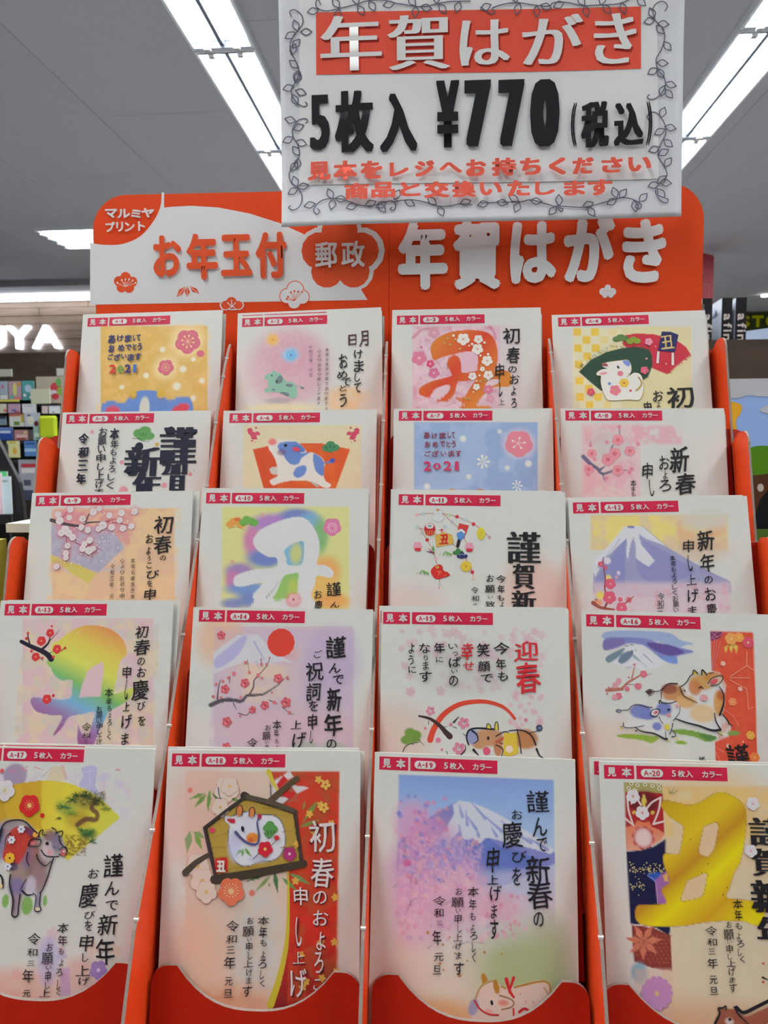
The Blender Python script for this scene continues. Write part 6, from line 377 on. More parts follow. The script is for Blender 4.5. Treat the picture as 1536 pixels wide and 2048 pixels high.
[[["p","a"],14270638,13.4,1,0,[101,112,929,104,939,1347,155,1371]],[["p","e"],14857123,.7,1,[193,325,214.6,264.2,0]],[["p","e"],14857112,.7,1,[183,1085,160,287.9,0]],[["p","e"],13158079,.9,.9,[514,968,127.1,333.7,0]],[["p","e"],14256476,.7,1,[403,1236,236.5,86.7,0]],[["p","n"],14269091,50.1,.5,.35,16.7,3,[93,112,677,1214]],[["p","g"],[[0,12732979],[.35,12860456],[.7,12726050],[1,8987682]],9.9,1,0,[738,106,756,1240],[557,108,931,104,919,1243,576,1260,636,1145,672,964,667,709,655,485,626,258]],[["p","n"],11098417,49.2,.55,.6,11.5,4,[668,107,934,1242]],[["p","n"],13841698,41,.5,.5,11.5,14,[668,107,934,1242]],[["p","s"],10371116,8.6,8.6,4.9,.5,1,[722,133,820,148,926,208]],[["p","s"],10371116,8.4,8.4,4.8,.5,1,[768,484,856,512,921,601]],[["p","s"],10371116,8.3,8.3,4.8,.5,1,[709,818,812,809,908,894]],[["p","s"],10371116,8.3,8.3,4.7,.5,1,[674,1036,753,1056,870,1010]],[["p","s"],10371116,8.5,8.5,4.9,.5,1,[708,318,805,271,919,330]],[["p","S"],13614658,26.3,10.7,0,[551,108,575,158,600,204]],[["p","S"],12890935,5,38.6,1,[664,560,670,709,669,892,654,1015,621,1145,588,1238]],[["p","F"],14264653,"",5,.8,.3,[841,941,20.4]],[["p","F"],14264653,"",5,.92,.3,[911,937,20.4]],[["p","F"],14264653,"",5,.94,.3,[705,649,20.8]],[["p","F"],14264653,"",5,.11,.3,[849,1107,20.3]],[["p","F"],14264653,"",5,.54,.3,[800,408,20.9]],[["p","F"],14264653,"",5,.22,.3,[820,147,21.2]],[["p","F"],14264653,"",5,.77,.3,[768,1125,20.3]],[["p","F"],14264653,"",5,.14,.3,[740,1002,20.5]],[["p","F"],14264653,"",5,0,.3,[832,274,21]],[["p","F"],14264653,"",5,.22,.3,[890,366,20.9]],[["p","F"],14264653,"",5,.29,.3,[921,1076,20.3]],[["p","F"],14264653,"",5,.68,.3,[913,724,20.6]],[["p","F"],14264653,"",5,.69,.3,[752,1151,20.3]],[["p","F"],14264653,"",5,.3,.3,[918,1098,20.2]],[["p","F"],14264653,"",5,.15,.3,[774,319,21]],[["p","F"],14264653,"",5,.6,.3,[710,469,21]],[["p","F"],14529368,12468268,5,.2,.35,[857,171,27.6]],[["p","F"],14529368,12468268,5,.2,.35,[850,286,27.5]],[["p","F"],14264728,"",5,.3,.5,[329,199,71]],[["p","F"],14534841,14267256,5,.3,.5,[329,199,67.7]],[["p","F"],14264728,"",5,.3,.5,[299,292,51.1]],[["p","F"],14534841,14267256,5,.3,.5,[299,292,47.8]],[["p","F"],14264728,"",5,.3,.5,[187,584,67]],[["p","F"],14534841,14267256,5,.3,.5,[187,584,63.7]],[["p","F"],14264728,"",5,.3,.5,[214,658,66.7]],[["p","F"],14534841,14267256,5,.3,.5,[214,658,63.5]],[["p","F"],14264728,"",5,.3,.5,[240,710,58.4]],[["p","F"],14534841,14267256,5,.3,.5,[240,710,55.1]],[["p","F"],14264728,"",5,.3,.5,[345,184,51.2]],[["p","F"],14534841,14267256,5,.3,.5,[345,184,47.9]],[["p","e"],14248536,.9,.4,[237,628,11.4,11.4,0]],[["p","e"],14248536,.9,.4,[130,208,13.3,13.3,0]],[["p","e"],14248536,.9,.4,[479,713,16.1,16.1,0]],[["p","S"],5326910,36,22.9,1,[123,619,178,569,242,530]],[["p","a"],7509064,1.7,1,0,[238,200,222,249,230,324,247,251]],[["p","a"],7509064,1.7,1,0,[222,224,184,245,155,298,206,262]],[["p","a"],7509064,1.7,1,0,[214,220,173,225,124,256,182,244]],[["p","a"],6261084,1.7,1,0,[247,220,277,262,344,300,295,242]],[["p","a"],7509064,1.7,1,0,[313,234,354,257,422,268,360,238]],[["p","a"],9018989,1.6,1,0,[139,410,113,453,127,524,154,458]],[["p","a"],9018978,1.6,1,0,[155,417,175,444,222,447,190,414]],[["p","a"],8363597,1.6,1,0,[164,425,167,464,208,508,196,451]],[["p","a"],7509064,1.6,1,0,[817,252,772,291,734,367,795,305]],[["p","a"],7509064,1.6,1,0,[718,386,766,380,830,347,759,361]],[["p","a"],7509064,1.6,1,0,[748,256,738,277,737,310,749,279]],[["p","a"],5600322,1.6,1,0,[553,615,502,623,437,661,512,644]],[["p","a"],7509064,1.6,1,0,[577,622,535,652,491,712,551,664]],[["p","a"],5010502,1.6,1,0,[593,599,588,649,615,717,615,644]],[["p","a"],6984796,1.6,1,0,[669,612,710,646,786,666,723,622]],[["p","a"],6263885,1.6,1,0,[634,635,658,670,715,697,675,650]],[["p","a"],6250306,1.6,1,0,[570,659,564,673,563,696,570,674]],[["p","S"],4216184,5.2,1.7,1,[283,192,293,238,306,246]],[["p","S"],5983289,32.7,26.2,1,[561,259,625,204,705,141]],[["p","n"],9008216,5.8,.5,.6,4.9,0,[558,135,716,264]],[["p","a"],14275541,1.6,1,0,[579,158,631,126,608,196,568,235]],[["p","a"],14275541,1.6,1,0,[665,173,771,187,707,218]],[["p","a"],14275541,1.6,1,0,[664,103,685,134,656,149,631,126]],[["p","a"],14275541,1.6,1,0,[569,258,625,235,662,242,634,269]],[["p","a"],13118252,1.6,1,0,[631,126,656,149,608,200,596,173]],[["p","a"],13118252,1.6,1,0,[645,204,707,218,666,246,625,231]],[["p","S"],4209752,3.7,3.7,1,[563,170,570,235]],[["p","S"],6963255,2.5,2.5,1,[569,258,626,273,666,246]],[["p","a"],4865587,1.6,1,0,[216,397,429,233,700,318,741,566,287,649]],[["p","a"],11768896,1.6,1,0,[233,401,433,248,688,322,725,559,299,638]],[["p","S"],9729591,2.5,1.6,1,[247,446,352,414]],[["p","S"],9729591,2.5,1.6,1,[257,492,346,483]],[["p","S"],9729591,2.5,1.6,1,[301,354,382,322]],[["p","S"],9729591,2.4,1.6,1,[267,544,356,535]],[["p","S"],9729591,2.4,1.6,1,[294,604,423,587,552,585]],[["p","S"],9729591,2.4,1.6,1,[623,486,711,477]],[["p","S"],9729591,2.4,1.6,1,[629,410,694,402]],[["p","S"],9729591,2.4,1.6,1,[578,320,676,334]],[["p","S"],9729591,2.5,1.6,1,[529,290,627,296]],[["p","S"],4207919,42.8,32.9,1,[425,231,445,237]],[["p","S"],5852736,26.3,23,1,[437,237,577,266,700,307]],[["p","S"],4602929,45.5,35.7,1,[279,649,504,612,749,563]],[["p","S"],4602946,13,13,1,[216,397,250,522,287,649]],[["p","S"],4208951,15.4,15.4,1,[216,395,332,307,429,237]],[["p","S"],4602939,12.8,12.8,1,[700,310,719,439,741,559]],[["p","E"],14236770,[259,406,14,13.1,0]],[["p","F"],11089261,14993614,5,.2,.5,[673,517,37]],[["p","a"],5131885,1.6,1,1,[346,381,320,358,319,334,362,334,395,317,463,309,497,324,523,324,582,327,624,354,646,409,648,479,620,534,570,558,520,559,470,579,420,584,377,554,350,492,341,429]],[["p","a"],14408674,1.6,1,1,[351,384,326,361,325,338,366,338,399,322,464,313,497,328,521,328,579,331,620,357,641,410,643,478,615,531,568,554,519,555,471,575,423,579,381,550,355,490,346,430]],[["p","e"],12501728,.8,.9,[379,482,32.6,73.3,0]],[["p","e"],12500697,.6,.9,[503,548,48.5,17.8,0]],[["p","e"],13619172,.4,1,[466,382,48.9,48.9,0]],[["p","a"],12200770,1.6,1,1,[334,350,375,349,380,372,355,372]],[["p","a"],12200770,1.6,1,1,[497,328,520,328,518,347,502,355]],[["p","E"],13598530,[401,305,16.4,29.5,.1]],[["p","E"],13598530,[469,313,14.7,26.2,.2]],[["p","S"],5587010,5.1,5.1,1,[386,326,388,291,406,280,419,295,415,329]],[["p","S"],5587010,5.1,5.1,1,[455,333,457,298,475,289,483,306,481,332]],[["p","S"],5592451,15.3,6.7,1,[385,414,419,447,460,470,501,469,509,427,498,366,510,343]],[["p","e"],14518583,1,.3,[474,443,34.2,26,0]],[["p","e"],13587767,.8,.7,[464,454,16.3,11.4,0]],[["p","E"],2105395,[422,397,8.2,14.7,-.2]],[["p","E"],5870669,[554,392,24.4,21.1,0]],[["p","E"],5870669,[584,396,24.4,21.1,0]],[["p","E"],5870669,[567,377,24.4,21.1,0]],[["p","E"],5870669,[564,419,24.4,21.1,0]],[["p","S"],2837047,3.7,3.7,1,[536,415,547,427]],[["p","S"],2837047,3.7,3.7,1,[554,404,558,423]],[["p","S"],2837047,3.7,3.7,1,[572,404,573,420]],[["p","S"],2837047,3.7,3.7,1,[592,403,585,418]],[["p","F"],13117239,14272610,5,.2,.5,[544,495,40.5]],[["p","E"],13579586,[604,439,14.6,13,0]],[["p","S"],5584183,3.6,3.6,1,[574,479,606,448]],[["p","S"],5584183,3.6,3.6,1,[482,545,514,514]],[["p","a"],6987341,1.6,1,0,[420,497,403,507,389,531,413,514]],[["p","a"],6987341,1.6,1,0,[427,495,416,513,422,542,433,515]],[["p","a"],6987341,1.6,1,0,[432,496,443,519,474,537,456,507]],[["p","a"],6987341,1.6,1,0,[436,493,440,506,457,519,449,500]],[["p","a"],13119276,1.6,1,1,[282,548,332,540,345,551,347,611,335,617,290,623,279,612,277,559]],[["p","G"],14866894,.07,0,["丑",313,584,49,58]],[["p","F"],14513235,14990979,5,.3,.5,[371,704,71.1]],[["p","S"],15253134,1.6,1.6,1,[371,700,407,699]],[["p","E"],15255704,[408,699,3.2,3.2,0]],[["p","S"],15253134,1.6,1.6,1,[371,700,404,713]],[["p","E"],15255704,[405,713,3.2,3.2,0]],[["p","S"],15253134,1.6,1.6,1,[371,700,394,724]],[["p","E"],15255704,[395,725,3.2,3.2,0]],[["p","S"],15253134,1.6,1.6,1,[371,700,380,730]],[["p","E"],15255704,[381,731,3.2,3.2,0]],[["p","S"],15253134,1.6,1.6,1,[371,700,364,730]],[["p","E"],15255704,[364,732,3.2,3.2,0]],[["p","S"],15253134,1.6,1.6,1,[371,700,350,725]],[["p","E"],15255704,[349,726,3.2,3.2,0]],[["p","S"],15253134,1.6,1.6,1,[371,700,340,714]],[["p","E"],15255704,[338,715,3.2,3.2,0]],[["p","S"],15253134,1.6,1.6,1,[371,700,336,701]],[["p","E"],15255704,[334,701,3.2,3.2,0]],[["p","S"],15253134,1.6,1.6,1,[371,700,339,687]],[["p","E"],15255704,[337,686,3.2,3.2,0]],[["p","S"],15253134,1.6,1.6,1,[371,700,348,676]],[["p","E"],15255704,[347,675,3.2,3.2,0]],[["p","S"],15253134,1.6,1.6,1,[371,700,362,670]],[["p","E"],15255704,[362,668,3.2,3.2,0]],[["p","S"],15253134,1.6,1.6,1,[371,700,378,669]],[["p","E"],15255704,[379,668,3.2,3.2,0]],[["p","S"],15253134,1.6,1.6,1,[371,700,393,675]],[["p","E"],15255704,[394,674,3.2,3.2,0]],[["p","S"],15253134,1.6,1.6,1,[371,700,403,686]],[["p","E"],15255704,[404,685,3.2,3.2,0]],[["l","G"],6234152,.02,2,["初",846,432,135,154,"春",849,608,118,145,"の",839,730,71,62,"お",844,827,79,73,"よ",845,936,47,87,"ろ",835,1036,47,100,"こ",830,1140,35,50]],[["l","G"],6234152,.02,2,["申",739,727,72,88,"し",732,895,28,145,"上",732,1018,61,57,"げ",734,1135,86,135]],[["l","G"],14274510,.02,2,["初",842,428,135,155,"春",844,604,118,145,"の",835,726,71,62,"お",840,823,79,73,"よ",841,931,47,87,"ろ",831,1032,47,100,"こ",826,1136,35,50]],[["l","G"],14274510,.02,2,["申",735,722,72,88,"し",728,890,28,145,"上",728,1013,61,57,"げ",730,1131,86,135]],[["l","G"],2368040,.02,2,["本",544,842,60,40,"年",543,897,42,55,"も",546,947,33,33,"よ",546,1004,24,36,"ろ",544,1047,43,43,"し",543,1097,20,43,"く",546,1138,24,32]],[["l","G"],2368040,.02,2,["お",476,843,34,33,"願",466,895,60,47,"い",473,933,24,15,"申",473,966,33,43,"し",479,1009,24,36,"上",470,1047,52,32,"げ",478,1088,33,36,"ま",476,1126,28,32,"す",469,1176,50,53]],[["l","G"],2368040,.02,2,["令",384,872,70,53,"和",380,933,56,40,"三",377,984,44,33,"年",375,1044,60,58,"元",372,1132,40,39,"旦",370,1189,47,39]]]),
(19,[-.03505,.39259,-.16061,.99989,-.00367,-.01404,-.01451,-.25286,-.96739],[25,20],
[[["p","g"],[[0,8756949],[.12,9744862],[.28,11388128],[.5,13155022],[.7,14274500],[1,14270115]],10.2,1,0,[494,101,502,1282],[128,108,930,105,927,1293,132,1340]],[["p","e"],10399608,.85,1,[782,1029,240.6,240.6,0]],[["p","e"],11122062,.6,1,[888,874,96.5,144.7,0]],[["p","e"],14859950,.7,1,[176,1115,130.8,245.2,0]],[["p","e"],14259288,.7,1,[357,1253,209.8,80.7,0]],[["p","e"],13881301,.5,1,[580,729,286.4,163.7,0]],[["p","a"],8620488,4.2,1,0,[129,453,228,361,311,302,411,242,445,228,512,234,579,259,662,296,786,362,931,458,930,512,662,633,249,621,127,580]],[["p","a"],13620190,3.4,1,0,[411,250,444,226,512,234,579,257,662,292,761,347,860,398,931,450,908,467,794,440,711,428,629,408,579,402,554,435,513,405,488,422,463,407,446,376,396,426,347,460,321,445,379,363,420,289]],[["p","a"],9011129,10.1,.7,0,[311,310,411,246,412,306,362,388,280,447,178,419]],[["p","a"],6256319,10,.85,0,[446,439,488,414,546,435,596,401,662,446,744,458,842,493,826,517,744,552,629,588,547,576,480,532]],[["p","a"],12238553,49.8,.6,0,[381,568,923,544,922,667,383,693]],[["p","s"],9016526,5.2,18.5,4.2,.85,1,[445,248,462,304]],[["p","s"],9016526,5.2,18.4,4.2,.85,1,[478,271,487,343]],[["p","s"],9016526,5.2,18.4,4.2,.85,1,[446,344,454,407]],[["p","s"],9016526,5.2,18.4,4.2,.85,1,[512,238,579,307]],[["p","s"],9016526,5.2,18.3,4.2,.85,1,[579,299,662,367]],[["p","s"],9016526,5.2,18.3,4.2,.85,1,[529,349,546,396]],[["p","s"],9016526,5.2,18.3,4.2,.85,1,[662,319,761,379]],[["p","s"],9016526,5.2,18.3,4.2,.85,1,[612,353,637,392]],[["p","s"],9016526,5.2,18.2,4.1,.85,1,[728,372,810,416]],[["p","s"],9016526,5.2,18.4,4.2,.85,1,[487,303,529,357]],[["p","s"],9016526,5.2,18.2,4.1,.85,1,[695,350,728,388]],[["p","s"],9016526,5.1,18.1,4.1,.85,1,[794,393,892,444]],[["p","e"],14261951,.75,1,[202,338,92.8,101.2,0]],[["p","e"],13866175,.75,1,[288,430,142.4,108.9,0]],[["p","e"],13145279,.85,1,[232,575,150.2,133.5,0]],[["p","e"],13606600,.8,1,[431,582,124.2,115.9,0]],[["p","e"],14261951,.85,1,[284,728,190.3,132.4,0]],[["p","e"],14528452,.75,1,[498,718,180.7,98.6,0]],[["p","e"],14261940,.5,1,[662,733,97.9,65.3,0]],[["p","e"],14266303,.7,1,[237,869,131.8,90.6,0]],[["p","e"],8358350,.5,1,[380,490,83.3,75,0]],[["p","e"],14526911,.7,1,[415,629,115.8,74.4,0]],[["p","c"],[14256554,13598638,14851747,7634890],60,8.5,17,.65,21,"f",[119,213,381,537]],[["p","c"],[14261945,13139886,8358350,14526883,6978500],90,8.4,16.9,.6,22,"f",[127,390,547,638]],[["p","c"],[14854591,14256547,15253188,12883140],80,10,20.1,.55,23,"f",[131,579,597,904]],[["p","c"],[14253976,14524089,14857156],36,9.9,16.4,.6,24,"f",[563,653,783,894]],[["p","n"],15253194,11.8,.55,.4,25.3,2,[127,390,581,905]],[["p","s"],9008259,6.9,1.7,2.5,.7,1,[166,420,170,483,168,531]],[["p","s"],9008259,6.9,1.7,2.5,.7,1,[199,608,204,647]],[["p","s"],9008259,6.9,1.7,2.5,.7,1,[228,614,225,646,245,614]],[["p","s"],9008259,6.8,1.7,2.5,.7,1,[185,772,209,724,246,703]],[["p","s"],9008259,6.8,1.7,2.5,.7,1,[201,725,206,763]],[["p","s"],9008259,6.8,1.7,2.5,.7,1,[369,616,375,639]],[["p","s"],9008259,6.7,1.6,2.4,.7,1,[418,932,499,901,581,905]],[["p","s"],9008259,6.8,1.6,2.5,.7,1,[296,942,320,918]],[["p","s"],9008259,6.9,1.7,2.5,.7,1,[116,659,135,646]],[["p","s"],9008259,6.8,1.6,2.5,.7,1,[383,731,416,699]],[["p","e"],13129102,.8,.6,[181,542,21.8,16.7,0]],[["p","E"],12224860,[292,869,8.2,8.2,0]],[["p","E"],12224860,[369,921,6.5,6.5,0]],[["p","E"],12224860,[403,885,4.9,4.9,0]],[["p","E"],12224860,[577,946,7.3,7.3,0]],[["p","E"],12224860,[662,950,5.7,5.7,0]],[["p","E"],12224860,[492,990,4.9,4.9,0]],[["p","E"],12224860,[430,958,4.9,4.9,0]],[["p","E"],12224860,[355,1010,7.3,7.3,0]],[["p","E"],12224860,[373,1038,5.7,5.7,0]],[["p","E"],12224860,[453,1059,9.7,9.7,0]],[["p","a"],14270126,1.6,1,1,[518,1200,537,1140,581,1089,630,1079,662,1096,702,1101,790,1077,846,1063,893,1075,901,1149,891,1296,550,1316]],[["p","S"],11768930,10.5,8.5,1,[533,1162,557,1109,589,1085,622,1075]],[["p","S"],11763511,8.4,8.4,1,[726,1099,822,1072,878,1065,901,1090,897,1156]],[["p","S"],11763511,5,5,1,[869,1092,889,1120,893,1164]],[["p","a"],11762476,1.6,1,1,[561,1056,573,1042,593,1069,589,1085,569,1093]],[["p","a"],11762476,1.6,1,1,[622,1083,634,1067,654,1111,642,1134,626,1120]],[["p","S"],10384472,8.4,6.6,1,[654,1140,694,1149,722,1166,710,1189,662,1203]],[["p","e"],14253933,.9,.6,[671,1173,25.6,14.4,0]],[["p","E"],2829107,[614,1175,7.2,12,-.2]],[["p","e"],10392750,1,.3,[524,1200,24.1,40.2,.3]],[["p","e"],14846339,.8,.8,[598,1217,19.2,11.2,0]],[["p","S"],12200755,8.4,8.4,1,[529,1170,554,1205,598,1228,646,1229]],[["p","S"],13118252,19.3,10.4,1,[686,1064,702,1116,722,1144]],[["p","S"],13118252,15.1,6.6,1,[722,1055,706,1101,698,1123]],[["p","S"],13118252,8.4,8.4,1,[720,1196,721,1225]],[["p","S"],12200755,12.5,12.5,1,[749,1209,773,1193,797,1202]],[["p","S"],11763511,8.4,8.4,1,[662,1099,682,1106]],[["p","E"],13866104,[754,1128,4.8,4.8,0]],[["p","E"],13866104,[781,1161,4.8,4.8,0]],[["p","E"],13866104,[817,1161,4.8,4.8,0]],[["l","G"],2368040,.02,2,["謹",847,214,112,108,"ん",855,337,72,91,"で",865,423,53,67,"新",847,546,121,134,"春",854,662,127,131,"の",847,778,50,69]],[["l","G"],2368040,.02,2,["お",741,282,55,45,"慶",716,380,107,126,"び",751,485,76,55,"を",738,579,45,85]],[["l","G"],2368040,.02,2,["申",619,505,60,121,"上",618,601,56,44,"げ",633,665,57,77,"ま",624,750,30,69,"す",624,836,42,95]],[["l","G"],2368040,.02,2,["本",520,663,57,46,"年",517,723,37,50,"も",517,779,29,38,"よ",517,830,20,34,"ろ",522,870,37,38,"し",523,921,18,49,"く",525,969,18,47]],[["l","G"],2368040,.02,2,["お",447,664,33,35,"願",441,717,62,46,"い",445,756,25,18,"申",444,794,35,46,"し",452,839,20,38,"上",444,881,45,38,"げ",448,921,30,34,"ま",449,966,28,34,"す",451,1025,50,60]],[["l","G"],2368040,.02,2,["令",350,715,66,44,"和",347,770,49,42,"三",351,819,31,19,"年",339,887,43,69,"元",349,977,49,38,"旦",342,1036,41,41]]]),
(20,[.08117,.39205,-.1627,1,-.00016,-.0006,-.00062,-.25289,-.9675],[22,17],
